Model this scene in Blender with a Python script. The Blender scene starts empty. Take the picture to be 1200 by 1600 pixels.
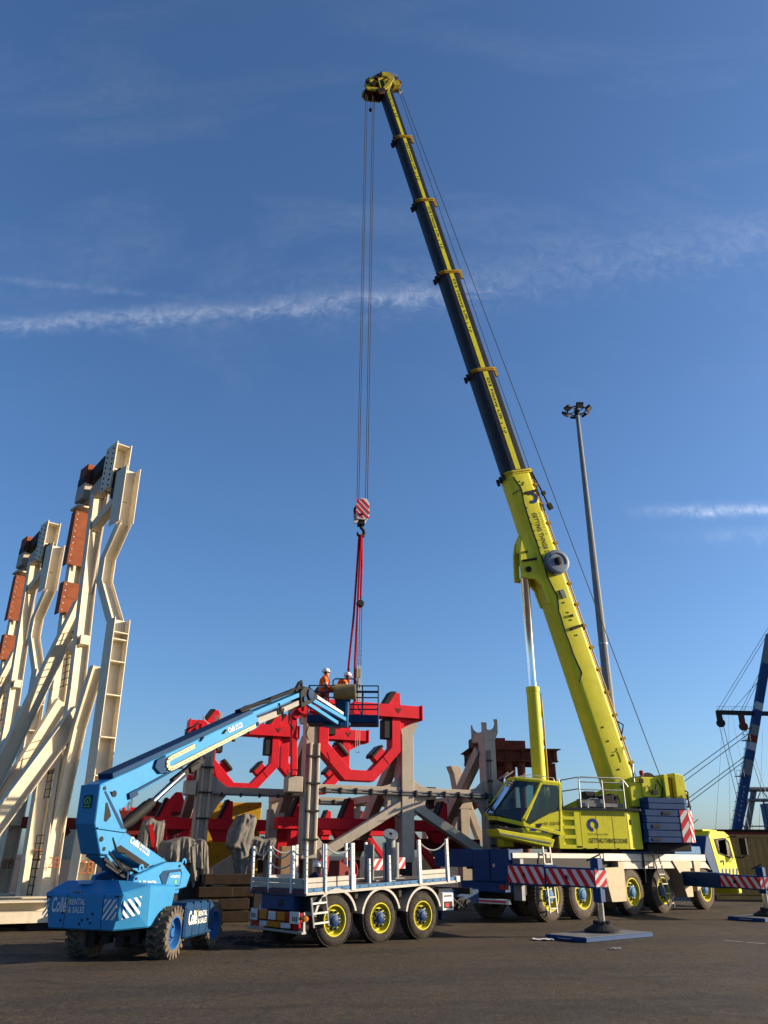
import bpy, math, random
from mathutils import Vector, Matrix
random.seed(7)
S = bpy.context.scene
COL = S.collection
R = math.radians

# ------------------------------------------------------------------ camera, sky, sun, exposure
cam_d = bpy.data.cameras.new('camera')
cam = bpy.data.objects.new('camera', cam_d); COL.objects.link(cam)
cam_d.sensor_fit = 'VERTICAL'; cam_d.sensor_height = 36.0; cam_d.lens = 1202/1600*36.0
cam_d.clip_start = 0.1; cam_d.clip_end = 6000
cam.matrix_world = (Matrix.Translation((0, 0, 1.7)) @ Matrix.Rotation(R(90+24.1), 4, 'X') @ Matrix.Rotation(R(.36), 4, 'Z'))
S.camera = cam
S.render.resolution_x, S.render.resolution_y = 768, 1024

SUN_EL, SUN_AZ = R(17.0), R(86.0)      # azimuth from +Y towards +X
sun_dir = Vector((math.sin(SUN_AZ)*math.cos(SUN_EL), math.cos(SUN_AZ)*math.cos(SUN_EL), math.sin(SUN_EL)))
sd = bpy.data.lights.new('sun', 'SUN'); sd.energy = 5.0; sd.angle = R(.53); sd.color = (1.0, .82, .58)
so = bpy.data.objects.new('sun', sd); COL.objects.link(so)
so.rotation_euler = sun_dir.to_track_quat('Z', 'Y').to_euler(); so.location = (60, 20, 60)

W = bpy.data.worlds.new('World'); S.world = W; W.use_nodes = True
wt = W.node_tree; wt.nodes.clear()
def wn(t, **k):
    n = wt.nodes.new(t)
    for a, b in k.items(): setattr(n, a, b)
    return n
def wmath(op, a, b=None, c=None, clamp=False):
    n = wn('ShaderNodeMath', operation=op); n.use_clamp = clamp
    for i, x in enumerate((a, b, c)):
        if x is None: continue
        if isinstance(x, (int, float)): n.inputs[i].default_value = x
        else: wt.links.new(x, n.inputs[i])
    return n.outputs[0]
sky = wn('ShaderNodeTexSky', sky_type='NISHITA')
sky.sun_disc = False; sky.sun_elevation = SUN_EL; sky.sun_rotation = SUN_AZ
sky.air_density = 1.0; sky.dust_density = 1.3; sky.ozone_density = 6.0; sky.altitude = 0
tc = wn('ShaderNodeTexCoord'); sx = wn('ShaderNodeSeparateXYZ'); wt.links.new(tc.outputs['Generated'], sx.inputs[0])
X, Y, Z = sx.outputs
yy = wmath('MAXIMUM', Y, .05)
U = wmath('DIVIDE', X, yy); V = wmath('DIVIDE', Z, yy)
front = wmath('MULTIPLY', wmath('SUBTRACT', Y, .1), 6.0, clamp=True)
comb = wn('ShaderNodeCombineXYZ'); wt.links.new(U, comb.inputs[0]); wt.links.new(V, comb.inputs[1])
def wnoise(scale, det, sxy, rot=0, dist=0.0, seed=0):
    mp = wn('ShaderNodeMapping'); mp.inputs['Scale'].default_value = (sxy[0], sxy[1], 1); mp.inputs['Rotation'].default_value = (0, 0, rot)
    mp.inputs['Location'].default_value = (seed, seed*.7, seed)
    wt.links.new(comb.outputs[0], mp.inputs[0])
    n = wn('ShaderNodeTexNoise'); n.inputs['Scale'].default_value = scale; n.inputs['Detail'].default_value = det
    n.inputs['Roughness'].default_value = .62; n.inputs['Distortion'].default_value = dist
    wt.links.new(mp.outputs[0], n.inputs['Vector']); return n.outputs['Fac']
def ramp(x, lo, hi):
    return wmath('DIVIDE', wmath('SUBTRACT', x, lo), hi-lo, clamp=True)
nz_f = wnoise(9, 8, (1.0, 2.2), R(-12), .6, 3.1)
nz_s = wnoise(30, 9, (1.0, 1.25), R(35), 1.1, 1.7)
nz_w = wnoise(70, 6, (1.6, .55), R(-38), .8, 5.2)
nz_b = wnoise(2.6, 5, (.8, 1.6), R(-15), .5, 9.2)
def streak(a, b, c, width, u0, u1, soft, amp, feather):
    # a thin band of ice cloud along v = a + b u + c u^2
    line = wmath('ADD', wmath('ADD', a, wmath('MULTIPLY', U, b)), wmath('MULTIPLY', wmath('MULTIPLY', U, U), c))
    d = wmath('SUBTRACT', V, line)
    d = wmath('ADD', d, wmath('MULTIPLY', wmath('SUBTRACT', nz_f, .5), feather))
    d = wmath('ADD', d, wmath('MULTIPLY', wmath('SUBTRACT', nz_s, .5), feather*.7))
    d = wmath('DIVIDE', d, width)
    g = wmath('POWER', 2.718, wmath('MULTIPLY', wmath('MULTIPLY', d, d), -1.0))
    g = wmath('MULTIPLY', g, ramp(U, u0-soft, u0+soft)); g = wmath('MULTIPLY', g, wmath('SUBTRACT', 1.0, ramp(U, u1-soft, u1+soft)))
    tex = wmath('ADD', .22, wmath('MULTIPLY', wmath('MULTIPLY', ramp(nz_s, .36, .66), wmath('ADD', .55, wmath('MULTIPLY', ramp(nz_w, .35, .7), .6))), 1.25))
    return wmath('MULTIPLY', wmath('MULTIPLY', g, tex), amp)
parts = [streak(.829, .115, .03, .016, -.9, .12, .14, .085, .05),
         streak(.842, .17, .04, .055, -.1, .9, .22, .035, .08),
         streak(.79, -.115, 0, .007, -.9, -.36, .08, .03, .014),
         streak(.444, .02, 0, .008, .40, .9, .06, .17, .014),
         streak(.40, .03, 0, .012, .45, .9, .08, .05, .02)]
wide = wmath('MULTIPLY', ramp(nz_b, .5, .8), wmath('MULTIPLY', ramp(V, .55, .85), wmath('SUBTRACT', 1.0, ramp(V, 1.1, 1.9))))
wide = wmath('MULTIPLY', wide, wmath('ADD', .3, wmath('MULTIPLY', ramp(nz_s, .3, .8), .7)))
m = wmath('MULTIPLY', wide, .045)
for p in parts: m = wmath('ADD', m, p)
m = wmath('MULTIPLY', m, front, clamp=True)
mixc = wn('ShaderNodeMix', data_type='RGBA'); mixc.inputs[7].default_value = (9.0, 9.0, 9.2, 1)
wt.links.new(m, mixc.inputs[0]); wt.links.new(sky.outputs[0], mixc.inputs[6])
bg = wn('ShaderNodeBackground'); bg.inputs[1].default_value = .088
wt.links.new(mixc.outputs[2], bg.inputs[0])
wo = wn('ShaderNodeOutputWorld'); wt.links.new(bg.outputs[0], wo.inputs[0])

vs = S.view_settings
vs.view_transform = 'Standard'; vs.look = 'None'; vs.gamma = 1.0; vs.exposure = 1.12; vs.use_curve_mapping = False

# ------------------------------------------------------------------ materials
def mat(name, col, rough=.5, metal=0.0, var=.10, dirt=0.0, dirtcol=(.05, .04, .03), scale=3.0, bump=0.0, bscale=60, streaks=0.0, spec=.18):
    if metal < .9: col = tuple(c*.78 for c in col); dirtcol = tuple(c*.78 for c in dirtcol)
    m = bpy.data.materials.new(name); m.use_nodes = True
    t = m.node_tree; b = t.nodes['Principled BSDF']
    rough = rough if metal > .5 or rough < .3 else min(.95, rough+.12)
    b.inputs['Roughness'].default_value = rough; b.inputs['Metallic'].default_value = metal
    b.inputs['Specular IOR Level'].default_value = spec
    co = t.nodes.new('ShaderNodeTexCoord')
    n = t.nodes.new('ShaderNodeTexNoise'); n.inputs['Scale'].default_value = scale; n.inputs['Detail'].default_value = 7; n.inputs['Roughness'].default_value = .65
    t.links.new(co.outputs['Object'], n.inputs['Vector'])
    r = t.nodes.new('ShaderNodeValToRGB')
    lo = [max(0, c*(1-var*1.6)) for c in col]; hi = [min(1, c*(1+var)) for c in col]
    r.color_ramp.elements[0].position = .3; r.color_ramp.elements[1].position = .72
    r.color_ramp.elements[0].color = (*lo, 1); r.color_ramp.elements[1].color = (*hi, 1)
    t.links.new(n.outputs['Fac'], r.inputs[0]); out = r.outputs[0]
    def mixdirt(out, fac):
        mx = t.nodes.new('ShaderNodeMix'); mx.data_type = 'RGBA'
        t.links.new(fac, mx.inputs[0]); t.links.new(out, mx.inputs[6]); mx.inputs[7].default_value = (*dirtcol, 1)
        return mx.outputs[2]
    if dirt > 0:
        n2 = t.nodes.new('ShaderNodeTexNoise'); n2.inputs['Scale'].default_value = scale*2.7; n2.inputs['Detail'].default_value = 9; n2.inputs['Roughness'].default_value = .7
        t.links.new(co.outputs['Object'], n2.inputs['Vector'])
        mr = t.nodes.new('ShaderNodeMapRange'); mr.inputs[1].default_value = .52; mr.inputs[2].default_value = .78; mr.inputs[4].default_value = dirt
        t.links.new(n2.outputs['Fac'], mr.inputs[0]); out = mixdirt(out, mr.outputs[0])
    if streaks > 0:
        mp = t.nodes.new('ShaderNodeMapping'); mp.inputs['Scale'].default_value = (14, 14, .9)
        t.links.new(co.outputs['Object'], mp.inputs[0])
        n3 = t.nodes.new('ShaderNodeTexNoise'); n3.inputs['Scale'].default_value = 1.0; n3.inputs['Detail'].default_value = 5
        t.links.new(mp.outputs[0], n3.inputs['Vector'])
        mr = t.nodes.new('ShaderNodeMapRange'); mr.inputs[1].default_value = .55; mr.inputs[2].default_value = .8; mr.inputs[4].default_value = streaks
        t.links.new(n3.outputs['Fac'], mr.inputs[0]); out = mixdirt(out, mr.outputs[0])
    t.links.new(out, b.inputs['Base Color'])
    mr = t.nodes.new('ShaderNodeMapRange'); mr.inputs[3].default_value = max(.02, rough-.1); mr.inputs[4].default_value = min(1, rough+.12)
    t.links.new(n.outputs['Fac'], mr.inputs[0]); t.links.new(mr.outputs[0], b.inputs['Roughness'])
    if bump > 0:
        n4 = t.nodes.new('ShaderNodeTexNoise'); n4.inputs['Scale'].default_value = bscale; n4.inputs['Detail'].default_value = 4
        t.links.new(co.outputs['Object'], n4.inputs['Vector'])
        bp = t.nodes.new('ShaderNodeBump'); bp.inputs['Strength'].default_value = bump; bp.inputs['Distance'].default_value = .02
        t.links.new(n4.outputs['Fac'], bp.inputs['Height']); t.links.new(bp.outputs[0], b.inputs['Normal'])
    return m
YEL = mat('fluorescent yellow paint', (.76, .70, .035), .38, 0, .06, .25, (.20, .18, .05), 2.2, streaks=.22)
YRIM = mat('dirty yellow rim paint', (.60, .54, .03), .5, 0, .15, .75, (.06, .05, .03), 5)
YELO = mat('amber yellow paint', (.50, .30, .02), .45, 0, .12, .4, (.06, .05, .03), 3)
NAVY = mat('dark navy boom paint', (.022, .026, .040), .34, 0, .15, .35, (.10, .10, .10), 1.5, streaks=.3)
CBLUE = mat('crane blue paint', (.003, .045, .160), .42, 0, .12, .25, (.02, .04, .07), 3, streaks=.2)
PBLUE = mat('worn pale blue and sunlit blue paint', (.07, .20, .40), .55, 0, .2, .5, (.08, .09, .10), 4)
LBLUE = mat('light blue lift paint', (.034, .255, .53), .36, 0, .07, .22, (.10, .12, .14), 2.5, streaks=.18)
DBLUE = mat('dark blue lift frame and shaded hood', (.005, .045, .125), .55, 0, .15, .2, (.01, .02, .03), 4)
RED = mat('signal red paint', (.72, .012, .028), .40, 0, .08, .25, (.10, .02, .015), 2.5, streaks=.15)
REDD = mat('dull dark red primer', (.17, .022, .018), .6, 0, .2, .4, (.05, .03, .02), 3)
TAUPE = mat('taupe grey paint', (.47, .405, .33), .5, 0, .08, .3, (.12, .09, .06), 2, streaks=.25)
CREAM = mat('cream white paint', (.78, .69, .52), .48, 0, .06, .25, (.25, .18, .10), 1.6, streaks=.25)
BROWN = mat('brown primer steel', (.26, .072, .030), .65, 0, .2, .4, (.10, .04, .02), 3)
RUST = mat('rust brown steel', (.17, .050, .028), .7, 0, .3, .5, (.05, .025, .02), 4, streaks=.4)
BLACK = mat('black rubber and steel', (.009, .009, .010), .6, 0, .3, .15, (.025, .023, .02), 6, spec=.25)
DTYRE = mat('light dusty crane tyre', (.115, .095, .074), .9, 0, .3, .7, (.05, .042, .035), 6, bump=.25, bscale=40)
LTYRE = mat('beige dusted lift tyre', (.15, .125, .095), .9, 0, .3, .6, (.05, .042, .035), 8, bump=.25, bscale=40)
TYRE = mat('dusty tyre rubber', (.048, .042, .036), .85, 0, .35, .8, (.15, .12, .09), 7, bump=.25, bscale=40)
WHITE = mat('white paint', (.74, .74, .72), .45, 0, .05, .3, (.30, .27, .22), 3, streaks=.25)
ALU = mat('aluminium planks', (.42, .40, .37), .5, .3, .12, .35, (.25, .23, .20), 5, streaks=.3)
GALV = mat('galvanised steel', (.40, .42, .43), .48, .65, .18, .3, (.22, .22, .21), 9)
CHROME = mat('polished chrome rod', (.78, .80, .82), .08, 1.0, .03, 0, scale=2)
STEEL = mat('bare grey steel', (.20, .21, .22), .45, .5, .2, .4, (.05, .05, .05), 6)
DGREY = mat('dark grey steel', (.034, .033, .034), .6, .1, .25, .3, (.06, .05, .04), 5)
PLATE = mat('checker plate', (.46, .38, .27), .5, .2, .12, .35, (.22, .18, .13), 6, bump=.6, bscale=55)
CHAIN = mat('cream energy chain', (.70, .60, .36), .5, 0, .1, .4, (.2, .15, .08), 9)
TAN = mat('tan container paint', (.44, .28, .11), .6, 0, .12, .5, (.09, .05, .03), 1.8, streaks=.5)
ORANGE = mat('hi vis orange cloth', (.85, .14, .015), .8, 0, .12, .2, (.3, .1, .05), 12, bump=.4, bscale=18)
REFL = mat('silver reflective tape', (.62, .63, .60), .4, .2, .05)
DNAVY = mat('dark navy workwear', (.012, .018, .05), .85, 0, .2, .2, (.05, .05, .05), 12, bump=.4, bscale=18)
SKIN = mat('skin', (.50, .27, .18), .55, 0, .06)
HELM = mat('white helmet shell', (.78, .78, .76), .3, 0, .04)
GREEN = mat('green work glove', (.12, .35, .04), .8, 0, .1)
CLOTH = mat('grey tarpaulin cloth', (.20, .185, .165), .8, 0, .2, .6, (.10, .08, .06), 4, bump=.3, bscale=9)
WOOD = mat('weathered shade-darkened timber', (.034, .021, .013), .85, 0, .3, .5, (.05, .035, .025), 5, bump=.5, bscale=25)  # darker than the wood itself: shade over the stack put into the colour
CARD = mat('brown board', (.30, .19, .10), .8, 0, .1)
TXTB = mat('black lettering', (.012, .012, .014), .5, 0, .05)
TXTW = mat('white lettering', (.80, .80, .78), .5, 0, .04)
TXTY = mat('yellow lettering bar', (.75, .60, .05), .5, 0, .04)
LOGO = mat('blue emblem', (.01, .035, .20), .4, 0, .05)
CHALK = mat('red brown chalk writing', (.36, .10, .04), .8, 0, .2)
LGREEN = mat('light green emblem', (.15, .50, .10), .5, 0, .05)
LAMPR = mat('red lamp lens', (.45, .02, .02), .2, 0, .05)
LAMPO = mat('amber reflector', (.55, .20, .01), .25, 0, .05)
LAMPG = mat('floodlight glass', (.30, .28, .25), .12, .3, .1)
CONC = mat('pale concrete', (.42, .38, .30), .8, 0, .12, .3, (.2, .17, .12), .2)
BLD = mat('grey blue tower cladding', (.20, .24, .29), .5, 0, .08, scale=.1)
BLDG = mat('tower window bands', (.05, .07, .10), .15, 0, .1, scale=.1)
SLING = mat('red sling webbing', (.52, .006, .014), .8, 0, .25, .3, (.10, .01, .01), 8)
def glassmat():
    m = bpy.data.materials.new('tinted glass'); m.use_nodes = True; t = m.node_tree; t.nodes.clear()
    o = t.nodes.new('ShaderNodeOutputMaterial'); mx = t.nodes.new('ShaderNodeMixShader')
    tr = t.nodes.new('ShaderNodeBsdfTransparent'); tr.inputs[0].default_value = (.42, .52, .50, 1)
    gl = t.nodes.new('ShaderNodeBsdfGlossy'); gl.inputs['Roughness'].default_value = .03; gl.inputs[0].default_value = (.9, .95, .97, 1)
    fr = t.nodes.new('ShaderNodeFresnel'); fr.inputs[0].default_value = 1.55
    ad = t.nodes.new('ShaderNodeMath'); ad.operation = 'ADD'; ad.inputs[1].default_value = .01
    t.links.new(fr.outputs[0], ad.inputs[0]); t.links.new(ad.outputs[0], mx.inputs[0])
    t.links.new(tr.outputs[0], mx.inputs[1]); t.links.new(gl.outputs[0], mx.inputs[2]); t.links.new(mx.outputs[0], o.inputs[0])
    return m
GLASS = glassmat()

# ------------------------------------------------------------------ mesh helpers
class M:
    """collects shapes, then links them as ONE mesh object"""
    def __init__(s, T=None): s.v = []; s.f = []; s.mi = []; s.T = T
    def add(s, vs, fs, m=None):
        k = len(s.v); vs = [Vector(p) for p in vs]
        c = sum(vs, Vector())/len(vs); e = 1-random.random()*.0012
        s.v += [c+(p-c)*e for p in vs]; s.f += [tuple(i+k for i in f) for f in fs]; s.mi += [m]*len(fs); return s
    def hexa(s, p, m=None):   # 8 corners: bottom ring 0-3, top ring 4-7
        return s.add(p, [(3, 2, 1, 0), (4, 5, 6, 7), (0, 1, 5, 4), (1, 2, 6, 5), (2, 3, 7, 6), (3, 0, 4, 7)], m)
    def box(s, x0, x1, y0, y1, z0, z1, m=None):
        return s.hexa([(x0, y0, z0), (x1, y0, z0), (x1, y1, z0), (x0, y1, z0), (x0, y0, z1), (x1, y0, z1), (x1, y1, z1), (x0, y1, z1)], m)
    def bar(s, a, b, w, h, up=(0, 0, 1), m=None, w2=None, h2=None):   # w sideways, h along up
        a = Vector(a); b = Vector(b); d = (b-a).normalized(); up = Vector(up)
        if abs(d.dot(up)) > .999: up = Vector((0, 1, 0)) if abs(d.y) < .9 else Vector((1, 0, 0))
        sd_ = d.cross(up).normalized(); u = sd_.cross(d).normalized()
        w2 = w if w2 is None else w2; h2 = h if h2 is None else h2
        q = lambda c, w, h: [c-sd_*w/2-u*h/2, c+sd_*w/2-u*h/2, c+sd_*w/2+u*h/2, c-sd_*w/2+u*h/2]
        return s.hexa(q(a, w, h)+q(b, w2, h2), m)
    def ibeam(s, a, b, w, h, up, tf=.03, tw=.025, m=None):   # flanges normal to up
        a = Vector(a); b = Vector(b); d = (b-a).normalized(); up = Vector(up); sd_ = d.cross(up).normalized(); u = sd_.cross(d).normalized()
        for k in (-1, 1): s.bar(a+u*k*(h-tf)/2, b+u*k*(h-tf)/2, w, tf, u, m)
        return s.bar(a, b, tw, h-2*tf, u, m)
    def tube(s, pts, r, n=10, m=None, closed=False):
        pts = [Vector(p) for p in pts]; rs = r if isinstance(r, (list, tuple)) else [r]*len(pts)
        vs = []; fs = []; prev = None
        for i, p in enumerate(pts):
            if closed: d = pts[(i+1) % len(pts)]-pts[i-1]
            else: d = pts[min(i+1, len(pts)-1)]-pts[max(i-1, 0)]
            d.normalize()
            if prev is None:
                a = Vector((0, 0, 1)) if abs(d.z) < .9 else Vector((1, 0, 0))
                x = d.cross(a).normalized()
            else: x = (prev-d*prev.dot(d)).normalized()
            prev = x; y = d.cross(x)
            vs += [p+(x*math.cos(2*math.pi*k/n)+y*math.sin(2*math.pi*k/n))*rs[i] for k in range(n)]
        L = len(pts)
        for i in range(L if closed else L-1):
            j = (i+1) % L
            for k in range(n): fs.append((i*n+k, i*n+(k+1) % n, j*n+(k+1) % n, j*n+k))
        if not closed: fs += [tuple(reversed(range(n))), tuple(range((L-1)*n, L*n))]
        return s.add(vs, fs, m)
    def prism(s, poly, o, u, v, depth, m=None):   # polygon in the (u,v) plane, extruded by the vector depth
        o = Vector(o); u = Vector(u); v = Vector(v); dp = Vector(depth); n = len(poly)
        a = [o+u*p[0]+v*p[1] for p in poly]; b = [p+dp for p in a]
        area = sum(poly[i][0]*poly[(i+1) % n][1]-poly[(i+1) % n][0]*poly[i][1] for i in range(n))
        flip = (area > 0) == (u.cross(v).dot(dp) > 0)
        f0 = tuple(range(n)); f1 = tuple(range(n, 2*n)); sides = [(i, (i+1) % n, n+(i+1) % n, n+i) for i in range(n)]
        fs = [tuple(reversed(f0)), f1]+sides
        if not flip: fs = [tuple(reversed(f)) for f in fs]
        return s.add(a+b, fs, m)
    def ring(s, outer, inner, o, u, v, depth, m=None, closed=True):   # strip between two outlines of equal length
        o = Vector(o); u = Vector(u); v = Vector(v); dp = Vector(depth); n = len(outer)
        P = lambda L: [o+u*p[0]+v*p[1] for p in L]
        a, b = P(outer), P(inner); vs = a+b+[p+dp for p in a]+[p+dp for p in b]; fs = []
        for i in range(n if closed else n-1):
            j = (i+1) % n
            fs += [(i, j, n+j, n+i), (2*n+j, 2*n+i, 3*n+i, 3*n+j), (j, i, 2*n+i, 2*n+j), (n+i, n+j, 3*n+j, 3*n+i)]
        if not closed:
            for i in (0, n-1): fs.append((i, n+i, 3*n+i, 2*n+i))
        return s.add(vs, fs, m)
    def lathe(s, prof, o, axis, n=24, m=None, a0=0, a1=2*math.pi):   # prof: (radius, along axis)
        o = Vector(o); d = Vector(axis).normalized(); t = Vector((0, 0, 1)) if abs(d.z) < .9 else Vector((1, 0, 0))
        x = d.cross(t).normalized(); y = d.cross(x); full = a1-a0 > 6.28; k = n if full else n+1
        vs = []; fs = []; L = len(prof)
        for r, h in prof:
            for i in range(k):
                a = a0+(a1-a0)*i/n; vs.append(o+d*h+(x*math.cos(a)+y*math.sin(a))*max(r, 1e-4))
        for j in range(L-1):
            for i in range(n):
                i2 = (i+1) % k; fs.append((j*k+i, j*k+i2, (j+1)*k+i2, (j+1)*k+i))
        return s.add(vs, fs, m)
    def build(s, name, ma, parent=None, bev=0.0, smooth=False, kind=None, label=None):
        me = bpy.data.meshes.new(name); v = [s.T @ p for p in s.v] if s.T is not None else s.v
        me.from_pydata([tuple(p) for p in v], [], s.f)
        ms = []
        for q in s.mi:
            q = q or ma
            if q not in ms: ms.append(q)
        for q in ms: me.materials.append(q)
        me.polygons.foreach_set('material_index', [ms.index(q or ma) for q in s.mi])
        if smooth:
            me.polygons.foreach_set('use_smooth', [True]*len(me.polygons)); me.set_sharp_from_angle(angle=R(38))
        me.update()
        o = bpy.data.objects.new(name, me); COL.objects.link(o); o.parent = parent
        if bev > 0:
            b = o.modifiers.new('bevel', 'BEVEL'); b.width = bev; b.segments = 1; b.limit_method = 'ANGLE'; b.angle_limit = R(50); b.use_clamp_overlap = True
        if kind: o['kind'] = kind
        if label: o['label'] = label
        return o
def thing(name, label, cat, loc=(0, 0, 0), rz=0, group=None):
    o = bpy.data.objects.new(name, None); COL.objects.link(o); o.empty_display_size = .3
    o.location = (loc[0], loc[1], loc[2] if len(loc) > 2 else 0); o.rotation_euler = (0, 0, R(rz))
    o['label'] = label; o['category'] = cat
    if group: o['group'] = group
    return o
def tag(o, label, cat, group=None):
    o['label'] = label; o['category'] = cat
    if group: o['group'] = group
    return o
def TM(loc, rz): return Matrix.Translation((loc[0], loc[1], loc[2] if len(loc) > 2 else 0)) @ Matrix.Rotation(R(rz), 4, 'Z')
def copy_tree(o, parent=None):
    c = o.copy(); COL.objects.link(c); c.parent = parent
    for ch in list(o.children): copy_tree(ch, c)
    return c

def text(body, o, u, v, w, h, ma, parent, T=None, bold=.0, name='lettering', depth=.004):
    """letters fitted into a w x h box; o = lower left corner, u = reading direction, v = up"""
    c = bpy.data.curves.new('t', 'FONT'); c.body = body; c.size = 1; c.extrude = 0; c.offset = bold; c.resolution_u = 3
    to = bpy.data.objects.new('t', c); COL.objects.link(to)
    bpy.context.view_layer.update()
    me = bpy.data.meshes.new_from_object(to.evaluated_get(bpy.context.evaluated_depsgraph_get()))
    bpy.data.objects.remove(to); bpy.data.curves.remove(c)
    o = Vector(o); u = Vector(u).normalized(); v = Vector(v).normalized(); n = u.cross(v)
    xs = [q.co.x for q in me.vertices]; ys = [q.co.y for q in me.vertices]
    x0, x1, y0, y1 = min(xs), max(xs), min(ys), max(ys)
    vs = []
    for q in me.vertices:
        p = o+u*((q.co.x-x0)/(x1-x0)*w)+v*((q.co.y-y0)/(y1-y0)*h)+n*depth
        vs.append(T @ p if T is not None else p)
    m2 = bpy.data.meshes.new(name); m2.from_pydata([tuple(p) for p in vs], [], [tuple(p.vertices) for p in me.polygons])
    bpy.data.meshes.remove(me); m2.materials.append(ma)
    ob = bpy.data.objects.new(name, m2); COL.objects.link(ob); ob.parent = parent
    return ob
def clip_rect(poly, w, h):
    def cl(P, f, g):
        out = []
        for i in range(len(P)):
            a, b = P[i-1], P[i]; fa, fb = f(a), f(b)
            if (fa >= 0) != (fb >= 0):
                t = fa/(fa-fb); out.append((a[0]+(b[0]-a[0])*t, a[1]+(b[1]-a[1])*t))
            if fb >= 0: out.append(b)
        return out
    for f in (lambda p: p[0], lambda p: w-p[0], lambda p: p[1], lambda p: h-p[1]):
        poly = cl(poly, f, None)
        if len(poly) < 3: return None
    return poly
def chevrons(o, u, v, w, h, sw, slope, parent, T=None, ca=WHITE, cb=RED, name='warning_stripes', off=0.0):
    """hazard marking: a thin plate with raised slanted stripes (sw wide, leaning by slope per unit height)"""
    o = Vector(o); u = Vector(u).normalized(); v = Vector(v).normalized(); n = u.cross(v)
    a = M(T)
    if ca: a.prism([(0, 0), (w, 0), (w, h), (0, h)], o, u, v, n*.006, ca)
    x = -abs(slope)*h-sw*4+off
    while x < w+abs(slope)*h+sw*2:
        p = clip_rect([(x, 0), (x+sw, 0), (x+sw+slope*h, h), (x+slope*h, h)], w, h)
        if p: a.prism(p, o+n*.004, u, v, n*.006, cb)
        x += 2*sw
    return a.build(name, cb, parent)
def annulus(o, u, v, r0, r1, a0, a1, ma, parent, T=None, name='emblem', n=20):
    o = Vector(o); u = Vector(u).normalized(); v = Vector(v).normalized(); nn = u.cross(v)
    P = lambda r: [(r*math.cos(a0+(a1-a0)*i/n), r*math.sin(a0+(a1-a0)*i/n)) for i in range(n+1)]
    return M(T).ring(P(r1), P(r0), o, u, v, nn*.006, closed=False).build(name, ma, parent)
def rental_logo(o, u, v, w, h, parent, T=None):
    """white rental company lettering: name, bar, two stacked words"""
    u = Vector(u).normalized(); v = Vector(v).normalized(); o = Vector(o)
    text('Collé', o+v*h*.08, u, v, w*.44, h*.92, TXTW, parent, T, .025)
    M(T).prism([(0, 0), (w*.014, 0), (w*.014, h), (0, h)], o+u*w*.475, u, v, u.cross(v)*.005).build('divider_bar', TXTY, parent)
    text('RENTAL', o+u*w*.52+v*h*.54, u, v, w*.48, h*.36, TXTW, parent, T, .012)
    text('& SALES', o+u*w*.52+v*h*.06, u, v, w*.48, h*.36, TXTW, parent, T, .012)

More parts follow.
